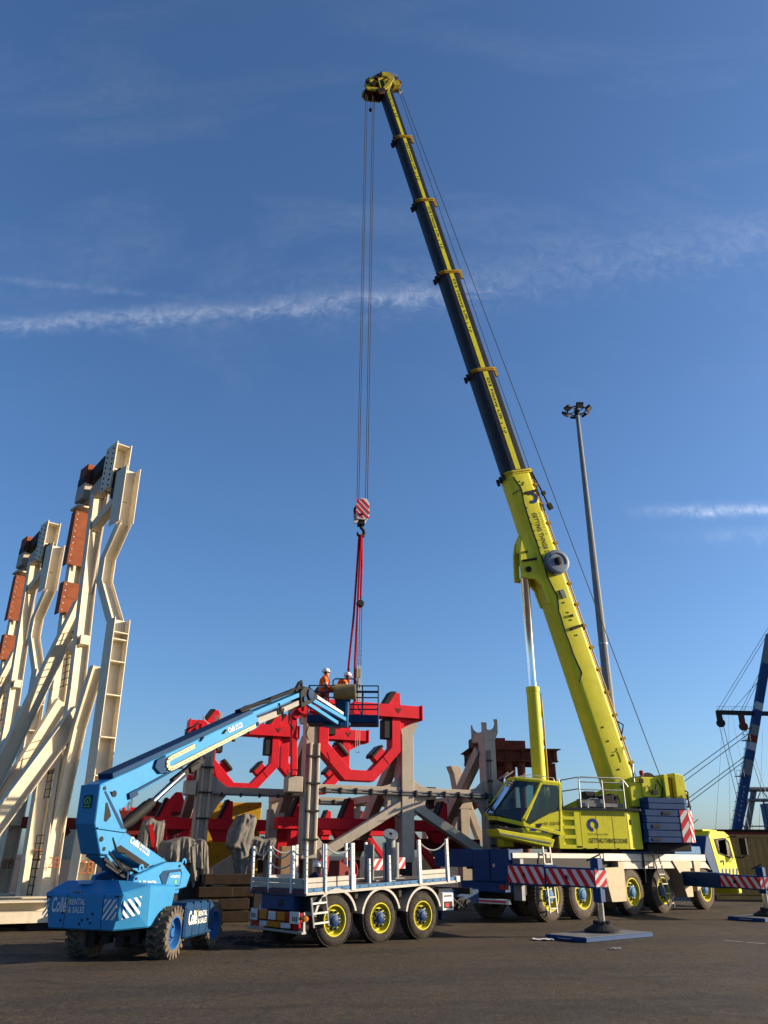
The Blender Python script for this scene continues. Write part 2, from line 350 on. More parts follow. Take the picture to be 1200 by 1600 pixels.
# ------------------------------------------------------------------ ground
def asphalt():
    m = bpy.data.materials.new('worn asphalt'); m.use_nodes = True; t = m.node_tree; b = t.nodes['Principled BSDF']
    N = t.nodes.new; L = t.links.new
    co = N('ShaderNodeTexCoord')
    def noise(sc, det, rough=.6, dist=0):
        n = N('ShaderNodeTexNoise'); n.inputs['Scale'].default_value = sc; n.inputs['Detail'].default_value = det
        n.inputs['Roughness'].default_value = rough; n.inputs['Distortion'].default_value = dist; L(co.outputs['Object'], n.inputs['Vector']); return n.outputs['Fac']
    def rmp(x, a, b_, c0, c1):
        r = N('ShaderNodeValToRGB'); r.color_ramp.elements[0].position = a; r.color_ramp.elements[1].position = b_
        r.color_ramp.elements[0].color = (*c0, 1); r.color_ramp.elements[1].color = (*c1, 1); L(x, r.inputs[0]); return r.outputs[0]
    def mr(x, a, b_, c, d):
        q = N('ShaderNodeMapRange'); 
        for i, k in enumerate((a, b_, c, d)): q.inputs[i+1].default_value = k
        L(x, q.inputs[0]); return q.outputs[0]
    def mix(fac, a, b_, mode='MIX'):
        q = N('ShaderNodeMix'); q.data_type = 'RGBA'; q.blend_type = mode
        L(fac, q.inputs[0]) if not isinstance(fac, float) else setattr(q.inputs[0], 'default_value', fac)
        L(a, q.inputs[6])
        if isinstance(b_, tuple): q.inputs[7].default_value = (*b_, 1)
        else: L(b_, q.inputs[7])
        return q.outputs[2]
    base = rmp(noise(.35, 8, .6, .4), .32, .70, (.025, .0168, .0092), (.050, .0345, .0195))
    fine = noise(55, 3, .7)
    c = mix(mr(fine, .48, .70, 0, .85), base, (.140, .100, .060))
    c = mix(mr(noise(80, 2), .50, .66, 0, .85), c, (.010, .009, .008))
    c = mix(mr(noise(21, 4, .75), .54, .70, 0, .6), c, (.090, .067, .042))
    c = mix(mr(noise(15, 4, .75), .56, .72, 0, .55), c, (.014, .012, .010))
    c = mix(mr(noise(.9, 6, .7, 1.2), .55, .70, 0, .6), c, (.016, .013, .010))
    c = mix(mr(noise(.22, 4, .6, .8), .48, .62, 0, .40), c, (.066, .047, .028))      # oily patches
    c = mix(mr(noise(2.3, 7, .75, .6), .58, .72, 0, .5), c, (.085, .064, .040))     # dusty patches
    w = N('ShaderNodeTexWave'); w.wave_type = 'BANDS'; w.inputs['Scale'].default_value = .09; w.inputs['Distortion'].default_value = 5; w.inputs['Detail'].default_value = 5; w.inputs['Detail Scale'].default_value = 1.2
    mp = N('ShaderNodeMapping'); mp.inputs['Rotation'].default_value = (0, 0, R(68)); L(co.outputs['Object'], mp.inputs[0]); L(mp.outputs[0], w.inputs['Vector'])
    c = mix(mr(w.outputs['Fac'], .62, 1.0, 0, .42), c, (.018, .015, .012))           # tyre tracks
    v = N('ShaderNodeTexVoronoi'); v.feature = 'DISTANCE_TO_EDGE'; v.inputs['Scale'].default_value = .23
    mp2 = N('ShaderNodeVectorMath'); mp2.operation = 'ADD'; nn = N('ShaderNodeTexNoise'); nn.inputs['Scale'].default_value = 1.3; nn.inputs['Detail'].default_value = 6
    L(co.outputs['Object'], nn.inputs['Vector']); L(co.outputs['Object'], mp2.inputs[0]); L(nn.outputs['Color'], mp2.inputs[1]); L(mp2.outputs[0], v.inputs['Vector'])
    crk = mr(v.outputs['Distance'], .0, .006, .8, 0); c = mix(crk, c, (.012, .011, .010))
    def cells(sc, lo, hi):
        vv = N('ShaderNodeTexVoronoi'); vv.inputs['Scale'].default_value = sc; L(co.outputs['Object'], vv.inputs['Vector'])
        sp = N('ShaderNodeSeparateColor'); L(vv.outputs['Color'], sp.inputs[0]); return mr(sp.outputs[0], 0, 1, lo, hi)
    for sc, lo, hi in ((48, .45, 1.6), (17, .72, 1.28)):      # single stones of the aggregate, then their clusters
        hs = N('ShaderNodeVectorMath'); hs.operation = 'SCALE'; L(c, hs.inputs[0]); L(cells(sc, lo, hi), hs.inputs['Scale']); c = hs.outputs[0]
    sep = N('ShaderNodeSeparateXYZ'); L(co.outputs['Object'], sep.inputs[0])
    def mth(op, a, b_=None):
        q = N('ShaderNodeMath'); q.operation = op
        for i, k in enumerate((a, b_)):
            if k is None: continue
            if isinstance(k, (int, float)): q.inputs[i].default_value = k
            else: L(k, q.inputs[i])
        return q.outputs[0]
    wob = noise(.7, 4)
    for (px_, py_, ang, wd, dk) in ((-2.0, 11.0, 9, .16, .45), (-2.0, 12.9, 9, .16, .45), (3.0, 9.2, -14, .14, .35), (3.0, 11.0, -14, .14, .35), (0, 14.6, 3, .025, .75)):   # tyre tracks and a paving joint
        dd = mth('ADD', mth('MULTIPLY', mth('SUBTRACT', sep.outputs[0], px_), -math.sin(R(ang))), mth('MULTIPLY', mth('SUBTRACT', sep.outputs[1], py_), math.cos(R(ang))))
        dd = mth('ABSOLUTE', mth('ADD', dd, mth('MULTIPLY', mth('SUBTRACT', wob, .5), .5 if wd > .1 else .06)))
        f_ = mth('MULTIPLY', mr(dd, wd*.5, wd*1.3, dk, 0), mr(noise(3.1, 5), .35, .6, .15, 1)); c = mix(f_, c, (.011, .009, .007))
    L(c, b.inputs['Base Color'])
    L(mr(noise(1.4, 5), .3, .7, .62, .92), b.inputs['Roughness']); b.inputs['Specular IOR Level'].default_value = .3
    ad = N('ShaderNodeMath'); ad.operation = 'ADD'; L(fine, ad.inputs[0])
    m2 = N('ShaderNodeMath'); m2.operation = 'MULTIPLY'; m2.inputs[1].default_value = 1.6; L(noise(16, 7, .75), m2.inputs[0]); L(m2.outputs[0], ad.inputs[1])
    bp = N('ShaderNodeBump'); bp.inputs['Strength'].default_value = .9; bp.inputs['Distance'].default_value = .03; L(ad.outputs[0], bp.inputs['Height']); L(bp.outputs[0], b.inputs['Normal'])
    return m
ASPH = asphalt()
g = M(); n = 48
g.v = [Vector((0, 0, 0))]+[Vector((r*math.cos(2*math.pi*k/n), r*math.sin(2*math.pi*k/n), 0)) for r in (60, 3000) for k in range(n)]
g.f = [(0, 1+k, 1+(k+1) % n) for k in range(n)]+[(1+k, 1+n+k, 1+n+(k+1) % n, 1+(k+1) % n) for k in range(n)]; g.mi = [None]*len(g.f)
g.build('ground', ASPH, kind='structure')
# worn white line at the right, small litter
pl = mat('worn line paint', (.34, .33, .30), .8, 0, .3, .95, (.05, .046, .04), 7)
g = M(TM((9.3, 17.9), 128))
x = -2.2
while x < 2.4:
    w_ = random.uniform(.25, .6); g.add([(x, -.06+random.uniform(-.01, .01), .004), (x+w_, -.06+random.uniform(-.01, .01), .004), (x+w_, .05, .004), (x, .05, .004)], [(0, 1, 2, 3)]); x += w_+random.uniform(.0, .25)
g.build('painted_line', pl, kind='structure')

# ------------------------------------------------------------------ far background
def far_tower():
    t = thing('office_tower', 'small grey banded office tower on the horizon left of the steel frames', 'tower', (-113.8, 400, 0))
    M().box(-3, 3, -5, 5, 0, 20.6).build('wall', BLD, t)
    for k in range(9):
        g = M(); z = 8.5+k*1.3; g.box(-3.06, 3.06, -5.06, 5.06, z, z+.62); g.build('window_band', BLDG, t)
    M().box(-1.5, 1.8, -3, 3, 20.6, 21.3).build('roof_plant', BLD, t)
far_tower()
t = thing('warehouse', 'low pale warehouse on the horizon behind the blue lift boom', 'warehouse', (-92, 300, 0))
M().box(-35, 35, 0, 30, 0, 12).build('wall', CONC, t); M().box(-35.3, 35.3, -.3, 30.3, 12, 12.6).build('roof', BLD, t)
for i, (x_, h_) in enumerate(((-57.6, 17.4), (-55.2, 17.2))):
    t = thing('lattice_mast', ['thin lattice mast far behind the lift boom, left one', 'thin lattice mast far behind the lift boom, right one'][i], 'mast', (x_, 180, 0), 0, 'far masts on the horizon')
    g = M()
    for a, b in ((-.5, -.5), (.5, -.5), (.5, .5), (-.5, .5)): g.bar((a, b, 0), (a*.5, b*.5, h_), .09, .09)
    for k in range(14):
        z0, z1 = h_*k/14, h_*(k+1)/14; q = .5-.25*k/14
        g.bar((-q, -q, z0), (q, -q, z1), .05, .05); g.bar((q, q, z0), (-q, q, z1), .05, .05)
    g.build('lattice', STEEL, t); M().box(-.6, .6, -.6, .6, h_, h_+.4).build('top_platform', STEEL, t)

# sheerlegs: floating crane far to the right
def sheerlegs():
    t = thing('floating_sheerlegs', 'blue and white banded lifting frame of a floating crane at the right edge', 'floating crane', (70, 150, 0))
    # main leg, in bands of paint; white ones grey, shade put into the colour
    P0 = Vector((-8.3, 0, 0)); P1 = Vector((7.3, 0, 42.5)); leg = lambda z: P0+(P1-P0)*(z/42.5)
    bands = [(0, 15.8, CBLUE), (15.8, 18.4, STEEL), (18.4, 20.2, CBLUE), (20.2, 21.6, GALV), (21.6, 22.9, REDD), (22.9, 24.8, STEEL), (24.8, 27.6, CBLUE), (27.6, 29, GALV), (29, 36.5, CBLUE), (36.5, 42.5, STEEL)]
    for a, b, mm in bands: M().bar(leg(a), leg(b), 1.35, 1.3, (0, 1, 0)).build('leg_segment', mm, t)
    d = (P1-P0).normalized(); up = Vector((0, -1, 0)).cross(d)
    faded = mat('faded white lettering', (.33, .36, .40), .6)
    for k, ch_ in enumerate('MATADOR3'):
        p = leg(13.6-k*.80); text(ch_, (p.x-.45, -.67, p.z-.2), (1, 0, 0), (0, 0, 1), .46, .48, faded, t, None, .01, 'lettering', .012)
    # second pair of legs and the gantry beam behind
    for (x0, z0, x1, z1) in ((-5.2, 0, -.1, 13.7), (-1.2, 0, 3.4, 13.7)):
        M().bar((x0, 3, z0), (x1, 3, z1), .8, .8, (0, 1, 0)).build('rear_leg', STEEL, t)
    for z in (13.5, 11.6): M().tube([(-3.0, 2.4, z), (12, 2.4, z)], .42 if z > 13 else .3, 8).build('gantry_beam', STEEL, t, smooth=True)
    g = M()
    for x_ in (-2.6, -.2, 2.2): g.bar((x_, 2.4, 11.6), (x_+1.1, 2.4, 13.5), .14, .14); g.bar((x_+2.2, 2.4, 11.6), (x_+1.1, 2.4, 13.5), .14, .14)
    g.bar((-5.4, 2.4, 4), (-2.0, 2.4, 11.5), .25, .25); g.bar((-4.6, 2.4, 7.1), (.5, 2.4, 7.1), .2, .2); g.bar((.9, 2.4, 6), (.9, 2.4, 11.5), .25, .25)
    g.build('bracing', STEEL, t)
    M().box(.9, 9, 1.5, 4, 0, 11).build('deck_house', PBLUE, t)
    # cross arm with two hoist blocks
    M().bar((-6.1, 0, 27.2), (4.6, 0, 27.0), .8, .75).build('cross_arm', DGREY, t)
    g = M()
    for k in range(16): g.tube([(-6+k*.55, -.35, 27.5), (-6+k*.55, -.35, 28.3)], .025, 4)
    g.tube([(-6, -.35, 28.3), (2.5, -.35, 28.2)], .025, 4); g.build('walkway_railing', STEEL, t)
    for x_, z_ in ((-5.6, 25.2), (-1.4, 24.6)):
        g = M(); g.lathe([(0, -.35), (.75, -.35), (.8, 0), (.75, .35), (0, .35)], (x_, 0, z_), (0, 1, 0), 14); g.box(x_-.5, x_+.35, -.4, .4, z_+.5, 26.8); g.build('hoist_block', RUST if x_ > -3 else DGREY, t, smooth=True)
    g = M()
    for x_, z_, bx in ((-6.0, 25, -4.2), (-5.2, 25, -3.4), (-1.8, 24.3, 1.5), (-1.0, 24.3, 2.0)): g.tube([(x_, 0, z_), (bx, 0, 2)], .055, 4)
    g.build('hoist_rope', STEEL, t)
    g = M()   # stays running down to the left and up to the right
    for q, (a, b) in enumerate((((.8, .3, 25.0), (-42, .3, -2)), ((.9, .3, 24.2), (-42, .3, -3.2)), ((-1.0, .3, 19.8), (-37, .3, -3)), ((-.9, .3, 19.2), (-36, .3, -3.3)))): g.tube([a, b], .07, 5)
    for a, b in (((-5.9, 0, 27.5), (8, 0, 45)), ((-5.2, 0, 27.5), (8.6, 0, 45)), ((-1.4, 0, 27.5), (8.5, 0, 42)), ((-.8, 0, 27.5), (8.7, 0, 41.5)), ((-3.2, 0, 27.4), (7.2, 0, 37))): g.tube([a, b], .045, 4)
    for a, b in (((-3.4, 1, 27), (-7.5, 1, 2)), ((-2.6, 1, 27), (-2.6, 1, 3)), ((-4.4, 1, 27), (-10, 1, 4)), ((2.6, 1, 24), (-2.5, 1, 2)), ((4, 1, 24), (8, 1, 4))): g.tube([a, b], .03, 4)
    g.build('stay_cable', STEEL, t)
    g = M()   # ladder cages along the leg
    for k in range(10):
        z = 6.5+k*1.55; p = leg(z)+Vector((-1.15, -.3, .2)); g.box(p.x-.25, p.x+.3, -.5, .1, z, z+.06); g.tube([p, leg(z+1.55)+Vector((-1.15, -.3, .2))], .04, 4)
    for z in (15.5, 21.9):
        p = leg(z)+Vector((-1.4, -.3, 0)); g.box(p.x-.6, p.x+.8, -.8, .3, z, z+.1)
        for e in (-.6, .1, .8): g.tube([(p.x+e, -.8, z), (p.x+e, -.8, z+1.1)], .035, 4)
        g.tube([(p.x-.6, -.8, z+1.1), (p.x+.8, -.8, z+1.1)], .035, 4)
    g.build('ladder_cage', STEEL, t)
sheerlegs()

# shipping container at the right edge
def container():
    t = thing('shipping_container', 'weathered tan shipping container with dark red roof edge at the right edge', 'container', (15.2, 38.9, 0), -8)
    L_, D_, H_ = 12.2, 2.44, 2.72
    g = M(); g.box(.06, L_-.06, .05, D_-.05, .18, H_-.1); g.build('wall', TAN, t)
    g = M(); k = .12
    while k < L_-.3: g.prism([(k, .05), (k+.07, .0), (k+.16, .0), (k+.23, .05)], (0, 0, .2), (1, 0, 0), (0, 1, 0), (0, 0, H_-.32)); k += .285
    g.build('corrugation', TAN, t)
    g = M()
    for y_ in (.0, D_-.1): g.box(0, L_, y_-.02, y_+.1, 0, .16); g.box(0, L_, y_-.02, y_+.1, H_-.12, H_)
    for x_ in (0, L_-.14): g.box(x_, x_+.14, -.03, .12, .14, H_-.1); g.box(x_, x_+.14, D_-.12, D_+.03, .14, H_-.1)
    g.build('corner_frame', TAN, t)
    M().box(-.02, L_+.02, -.04, D_+.04, H_, H_+.10).build('roof_edge', REDD, t)
    g = M(); g.box(.4, 3.2, .3, 1.8, H_+.1, H_+.22); g.box(4.2, 5.0, .4, 1.2, H_+.1, H_+.3); g.build('roof_dunnage', WOOD, t)
container()

# high mast with floodlights
def lamp_mast():
    t = thing('floodlight_mast', 'tall tapered grey mast with a ring of floodlights behind the crane', 'lamp mast', (13.38, 46, 0))
    g = M(); g.tube([(0, 0, 0), (0, 0, 15), (0, 0, 30)], [.36, .25, .13], 12); g.build('pole', mat('matt mast grey', (.26, .27, .275), .6, .1, .12, .3, (.12, .12, .12), 2), t, smooth=False)
    M().lathe([(.36, 0), (.5, 0), (.5, .06), (.37, .06)], (0, 0, 0), (0, 0, 1), 12).build('base_flange', GALV, t)
    M().lathe([(.275, 0), (.283, .02), (.283, .12), (.268, .14)], (0, 0, 13.5), (0, 0, 1), 12).build('joint_collar', GALV, t)
    ring = [(.62*math.cos(a*R(20)), .62*math.sin(a*R(20)), 30.1) for a in range(18)]
    g = M(); g.tube(ring, .045, 6, closed=True)
    for k in range(4): g.tube([(0, 0, 30.0), (.62*math.cos(R(45+90*k)), .62*math.sin(R(45+90*k)), 30.1)], .035, 6)
    g.lathe([(.15, -.3), (.2, 0), (.15, .3)], (0, 0, 30), (0, 0, 1), 10); g.build('carrier_ring', DGREY, t)
    for k in range(6):
        a = R(30+60*k); c = Vector((.82*math.cos(a), .82*math.sin(a), 30.05)); d = Vector((math.cos(a), math.sin(a), 0)); s_ = Vector((-d.y, d.x, 0)); dn = (d*.55+Vector((0, 0, -.83))).normalized(); u_ = dn.cross(s_)
        g = M(); g.hexa([c+s_*x_*.24+u_*y_*.19+dn*z_ for z_, (x_, y_) in [(q, r) for q in (-.08, .08) for r in ((-1, -1), (1, -1), (1, 1), (-1, 1))]]); g.bar(c-dn*.08, Vector((.62*math.cos(a), .62*math.sin(a), 30.1)), .06, .06)
        h = g.build('floodlight', DGREY, t)
        g = M(); c2 = c+dn*.085; g.hexa([c2+s_*x_*.2+u_*y_*.15+dn*z_ for z_, (x_, y_) in [(q, r) for q in (0, .01) for r in ((-1, -1), (1, -1), (1, 1), (-1, 1))]]); g.build('lens', LAMPG, h)
lamp_mast()

# rust brown trestle behind the crane cab
def trestle():
    t = thing('steel_trestle', 'rust brown steel trestle table standing behind the crane cab', 'trestle', (4.25, 38, 0), 4)
    for y_ in (0, 2.2): M().ibeam((0, y_, 6.1), (4.1, y_, 6.1), .35, .56, (0, 0, 1), .05, .04).build('main_beam', RUST, t)
    for k in range(6):
        g = M(); g.ibeam((.05+k*.78, .2, 6.1), (.05+k*.78, 2.0, 6.1), .25, .45, (0, 0, 1)); g.box(.02+k*.78, .06+k*.78, -.16, -.03, 5.86, 6.34); g.build('cross_beam', RUST, t)
    M().box(-.15, 4.25, -.22, 2.4, 6.385, 6.42).build('top_plate', RUST, t)
    g = M(); g.box(.1, 1.7, .3, 1.4, 6.42, 6.95); g.box(1.75, 2.7, .4, 1.5, 6.42, 6.85); g.box(.3, .5, .28, .34, 6.4, 7.0); g.build('clamp_block', RUST, t)
    g = M(); g.tube([(3.45, .5, 6.4), (3.45, .5, 6.85)], .13, 10); g.lathe([(0, 0), (.22, 0), (.22, .06), (0, .06)], (3.45, .5, 6.85), (0, 0, 1), 10); g.build('bollard_post', RUST, t)
    for x_, tx in ((1.75, 1.72), (2.35, 2.35)):
        for y_ in (.1, 2.1): M().tube([(x_, y_, 5.8), (tx, y_, 3.8), (tx, y_, 0)], [.2, .14, .2], 10).build('leg', RUST, t, smooth=True)
    M().prism([(3.6, 5.8), (4.05, 5.8), (4.05, 4.0), (4.05, 0), (3.6, 0), (3.2, 4.3)], (0, .2, 0), (1, 0, 0), (0, 0, 1), (0, .35, 0)).build('splayed_leg', RUST, t, .02)
    M().prism([(1.4, 5.8), (1.7, 5.8), (1.7, 5.2), (.2, 4.2), (-.4, 3.6), (-.4, 3.4), (.6, 4.0)], (0, .3, 0), (1, 0, 0), (0, 0, 1), (0, .3, 0)).build('brace', RUST, t)
    M().box(-.6, 4.2, 0, .3, 0, .35).build('foot_beam', RUST, t)
trestle()

# ------------------------------------------------------------------ cream towers at the left
def tower(loc, rz, label):
    t = thing('steel_tower', label, 'steel tower', loc, rz, 'cream steel towers at the left')
    w0, w1 = -.47, -.02
    def bent(pts, ty, name, x0=w0, x1=w1, ma=CREAM, web=True):
        # bent H-section post lying in the (y, z) plane: pts = near edge line; web faces the camera side, flanges left and right
        n_ = len(pts); g = M(); f = .03
        def run(xa, xb, ya_, yb_):
            for i in range(n_-1):
                (y0, z0), (y1, z1) = pts[i], pts[i+1]
                g.hexa([(xa, y0+ya_, z0), (xb, y0+ya_, z0), (xb, y0+yb_, z0), (xa, y0+yb_, z0), (xa, y1+ya_, z1), (xb, y1+ya_, z1), (xb, y1+yb_, z1), (xa, y1+yb_, z1)])
        run(x0, x0+f, 0, ty); run(x1-f, x1, 0, ty); run(x0+f, x1-f, ty*.5-.012, ty*.5+.012)
        return g.build(name, ma, t, .006)
    main = [(.05, .5), (.14, 1.55), (.40, 6.3), (.85, 9.45), (1.13, 11.6), (1.35, 13.2)]
    bent(main, .30, 'main_post', web='box')
    back = [(1.6, .5), (1.9, 6.5), (2.28, 9.5), (2.38, 11), (2.45, 13.9)]
    bent(back, .30, 'back_post', web='box')
    dog = [(-1.75, 8.02), (-.47, 9.56), (-.45, 10.32), (-1.27, 11.32), (-1.22, 13.3)]
    bent(dog[:4], .42, 'bent_strut', -.42, -.04)
    o = bent([dog[3], dog[4]], .75, 'strut_head', -.5, .0)
    bent([(-2.13, .5), (-2.3, 3.6), (-2.2, 5.9), (-2.09, 8.0)], .55, 'front_post', -.48, .0)
    g = M()
    for z_, y_ in ((7.55, -2.1), (7.35, -2.1), (6.7, -2.15), (5.75, -2.2), (4.6, -2.26), (3.6, -2.3), (2.6, -2.25), (1.5, -2.18)): g.box(-.46, -.02, y_-.008, y_+.53, z_, z_+.03)
    g.build('stiffener_plate', CREAM, t)
    bent([(.45, .6), (-.24, 5.09), (-.92, 6.8)], .3, 'inner_brace', -.42, -.05)
    # head: box with open channel facing the sun, bolts
    g = M(); g.box(-.52, -.48, -.15, .70, 12.9, 14.62); g.box(-.02, .02, -.15, .55, 12.9, 14.62); g.box(-.48, -.02, .25, .29, 12.9, 14.6)
    g.box(-.48, -.02, -.12, .25, 13.55, 13.60); g.box(-.48, -.02, -.12, .25, 14.52, 14.56); g.box(-.48, -.02, .5, .54, 12.9, 14.6)
    g.build('head_post', CREAM, t, .008)
    for k in range(8):
        for x_, y_ in ((-.525, .5), (.025, -.05), (-.525, .05)): M().lathe([(0, 0), (.035, 0), (.035, .02), (0, .02)], (x_, y_, 13.0+k*.2), (1 if x_ > 0 else -1, 0, 0), 6).build('bolt', DGREY, t)
    # connector with black pads between head and back post
    M().prism([(.6, 13.25), (2.5, 12.9), (2.5, 13.35), (.6, 13.75)], (-.45, 0, 0), (0, 1, 0), (0, 0, 1), (.4, 0, 0)).build('link_beam', TAUPE, t, .01)
    M().prism([(.75, 13.95), (2.2, 13.6), (2.2, 14.2), (.85, 14.45)], (-.5, 0, 0), (0, 1, 0), (0, 0, 1), (.44, 0, 0)).build('black_pad', BLACK, t, .02)
    M().box(-.66, -.06, 1.85, 2.5, 13.75, 14.45).build('pad_box', BROWN, t, .02)
    M().box(-.67, -.65, 1.84, 2.5, 13.72, 14.0).build('pad_strip', BLACK, t)
    M().box(-.66, -.04, 1.85, 2.55, 13.1, 13.72).build('end_clamp', TAUPE, t, .02)
    M().prism([(-.9, 12.1), (-.05, 12.5), (-.05, 13.5), (-.5, 13.5)], (-.44, 0, 0), (0, 1, 0), (0, 0, 1), (.3, 0, 0)).build('hinge_block', BLACK, t, .03)
    M().bar((-.25, -.6, 12.5), (-.25, 1.3, 11.9), .3, .3).build('short_brace', CREAM, t, .01)
    # primer plates bolted on the back post
    for (z0, z1, y_) in ((10.75, 12.75, 2.28), (9.0, 10.1, 2.18)):
        pt = M().box(-.64, .02, y_-.06, y_-.02, z0, z1).build('cover_plate', BROWN, t, .01)
        M().box(-.66, -.62, y_-.07, y_+.3, z0, z1).build('plate_edge', BROWN, pt, .006)
        k = z0+.12
        while k < z1-.05: M().lathe([(0, 0), (.026, 0), (.026, .015), (0, .015)], (-.57, y_-.06, k), (0, -1, 0), 6).build('bolt', GALV, pt); k += .22
        M().box(-.63, .01, y_-.065, y_-.058, (z0+z1)/2, (z0+z1)/2+.012).build('plate_joint', RUST, pt)
    M().box(-.70, .02, 2.0, 2.7, 12.85, 12.93).build('flange_plate', CREAM, t)
    g = M(); g.box(-.13, -.07, .95, 1.1, 9.5, 13.2); g.build('splice_plate', TAUPE, t)
    # struts down to the left
    for (y_, x0, z0, x1, z1, wd, nm) in ((.15, -.2, 5.6, -2.95, .6, .42, 'raking_strut'), (1.6, -.15, 9.3, -2.6, .6, .36, 'raking_strut'), (1.75, -.15, 6.1, -2.2, 1.2, .36, 'raking_strut')):
        g = M(); g.ibeam((x0, y_, z0), (x1, y_, z1), .34, wd+.08, (1, 0, 0), .03, .025); g.build(nm, CREAM, t, .008)
    for z_ in (7.85, 4.2): M().bar((-.25, .5, z_), (-.25, 1.75, z_-.12), .28, .3).build('cross_brace', CREAM, t, .008)
    # ladder like gratings between posts
    for z0 in (8.3, 5.0, 2.2):
        g = M()
        for k in range(9): g.tube([(-.3, .75+.25*(z0 > 7), z0-k*.22), (-.3, 1.5+.3*(z0 > 7), z0-k*.22)], .014, 5)
        for y_ in (.8, 1.15, 1.5): g.tube([(-.3, y_+.25*(z0 > 7), z0), (-.3, y_-.02, z0-1.8)], .016, 5)
        g.build('grating', DGREY, t)
    # painted marks near the foot
    text('2B', (-.40, .068, 1.35), (1, 0, 0), (0, 0, 1), .32, .28, CHALK, t, None, -.01, 'chalk_mark', .01)
    text('2B', (-.42, -2.2, 1.25), (1, 0, 0), (0, 0, 1), .34, .3, CHALK, t, None, -.01, 'chalk_mark', .012)
    text('2B', (-.42, 1.29, 1.55), (1, 0, 0), (0, 0, 1), .32, .28, CHALK, t, None, -.01, 'chalk_mark', .01)
    M().bar((-.25, -2.7, .4), (-.25, 2.6, .4), .8, .2).build('foot_beam', CREAM, t, .01)
    M().bar((-3.3, .2, .42), (.3, .2, .42), .7, .16).build('foot_beam', CREAM, t, .01)
    M().bar((-3.0, 1.7, .42), (.3, 1.7, .42), .5, .14).build('foot_beam', CREAM, t, .01)
    for x_, y_ in ((-3.0, .2), (-2.6, 1.7), (-.3, -2.3), (-.3, 2.2), (.0, 1.0), (-1.4, .2)):
        M().box(x_-.3, x_+.3, y_-.3, y_+.3, 0, .315).build('support_block', WOOD, t, .02)
    return t
Ow = (-8.84, 23.5)
tower(Ow, 42.5, 'nearer cream steel tower with brown bolted plates left of the blue lift')
a_ = R(42.5)
def wpt(x_, y_): return (Ow[0]+math.cos(a_)*x_-math.sin(a_)*y_, Ow[1]+math.sin(a_)*x_+math.cos(a_)*y_)
tower(wpt(.9, 8.5), 42.5, 'farther cream steel tower with brown bolted plates at the left edge')
# skid with plate girder in front of the near tower
t = thing('steel_skid', 'cream plate girder skid lying on blocks under the near tower', 'skid', (-8.9, 21.2), 30)
M().ibeam((-3.5, 0, .52), (1.0, 0, .52), .8, .26, (0, 0, 1), .03, .03).build('girder', CREAM, t)
M().box(-3.5, 1.2, -.45, -.42, .18, .42).build('toe_plate', CREAM, t)
M().ibeam((-3.3, 1.3, .55), (1.2, 1.3, .55), .5, .25, (0, 0, 1)).build('girder', CREAM, t)
for x_ in (-2.6, -.9, .5):
    M().box(x_-.3, x_+.3, -.3, 1.5, 0, .38).build('bearer_block', DGREY, t, .02)
# dark red machine parts glimpsed between the tower posts
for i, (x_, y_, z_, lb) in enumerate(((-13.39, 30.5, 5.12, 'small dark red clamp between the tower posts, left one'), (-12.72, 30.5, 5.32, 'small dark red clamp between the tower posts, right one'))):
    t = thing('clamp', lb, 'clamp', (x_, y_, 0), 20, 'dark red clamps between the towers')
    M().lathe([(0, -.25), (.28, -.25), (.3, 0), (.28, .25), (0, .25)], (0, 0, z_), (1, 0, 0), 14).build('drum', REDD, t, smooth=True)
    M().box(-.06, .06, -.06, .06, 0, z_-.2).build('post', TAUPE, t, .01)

# ------------------------------------------------------------------ grey cradle frames with red saddles
Og = (-2.241, 25.6); AG = 22.0
def gpt(x_, y_, z_=0):
    a = R(AG); return (Og[0]+math.cos(a)*x_-math.sin(a)*y_, Og[1]+math.sin(a)*x_+math.cos(a)*y_, z_)
def cradle_poly(w, h, r, cx):      # fork plate with a round notch, open to the top
    p = [(-w/2, 0), (w/2, 0), (w/2+.05, h), (cx+r, h)]
    for k in range(0, 9): a = -math.pi*k/8; p.append((cx+r*math.cos(a), h-r*.9+r*math.sin(a)))
    p += [(cx-r, h), (-w/2-.05, h)]; return p
def post(t, x0, x1, y0, y1, z0, z1, head=True, round_foot=False, name='column'):
    g = M()
    xm, w = (x0+x1)/2, x1-x0
    if round_foot: g.prism([(x0+.08, z0), (x1-.08, z0), (x1, z0+.14), (x1, z1), (x0, z1), (x0, z0+.14)], (0, y0, 0), (1, 0, 0), (0, 0, 1), (0, y1-y0, 0))
    else: g.box(x0, x1, y0, y1, z0, z1)
    c = g.build(name, TAUPE, t, .012)
    if head:
        h = M(); h.prism([(-w/2, 0), (w/2, 0), (w/2+.14, .28), (w/2+.14, .75), (w/2+.03, .75)]+[(.02+(.26)*math.cos(-math.pi*k/8), .62+.26*math.sin(-math.pi*k/8)) for k in range(9)]+[(-w/2-.03, .62), (-w/2-.03, .2)], (xm, y0+.02, z1), (1, 0, 0), (0, 0, 1), (0, .10, 0))
        h.prism([(-w/2, 0), (w/2, 0), (w/2+.14, .28), (w/2+.14, .75), (w/2+.03, .75)]+[(.02+(.26)*math.cos(-math.pi*k/8), .62+.26*math.sin(-math.pi*k/8)) for k in range(9)]+[(-w/2-.03, .62), (-w/2-.03, .2)], (xm, y1+.35, z1), (1, 0, 0), (0, 0, 1), (0, .10, 0))
        h.box(xm-w/2, xm+w/2, y0+.12, y1+.35, z1-.02, z1+.3)
        h.build('fork_head', TAUPE, t, .01)
    return c
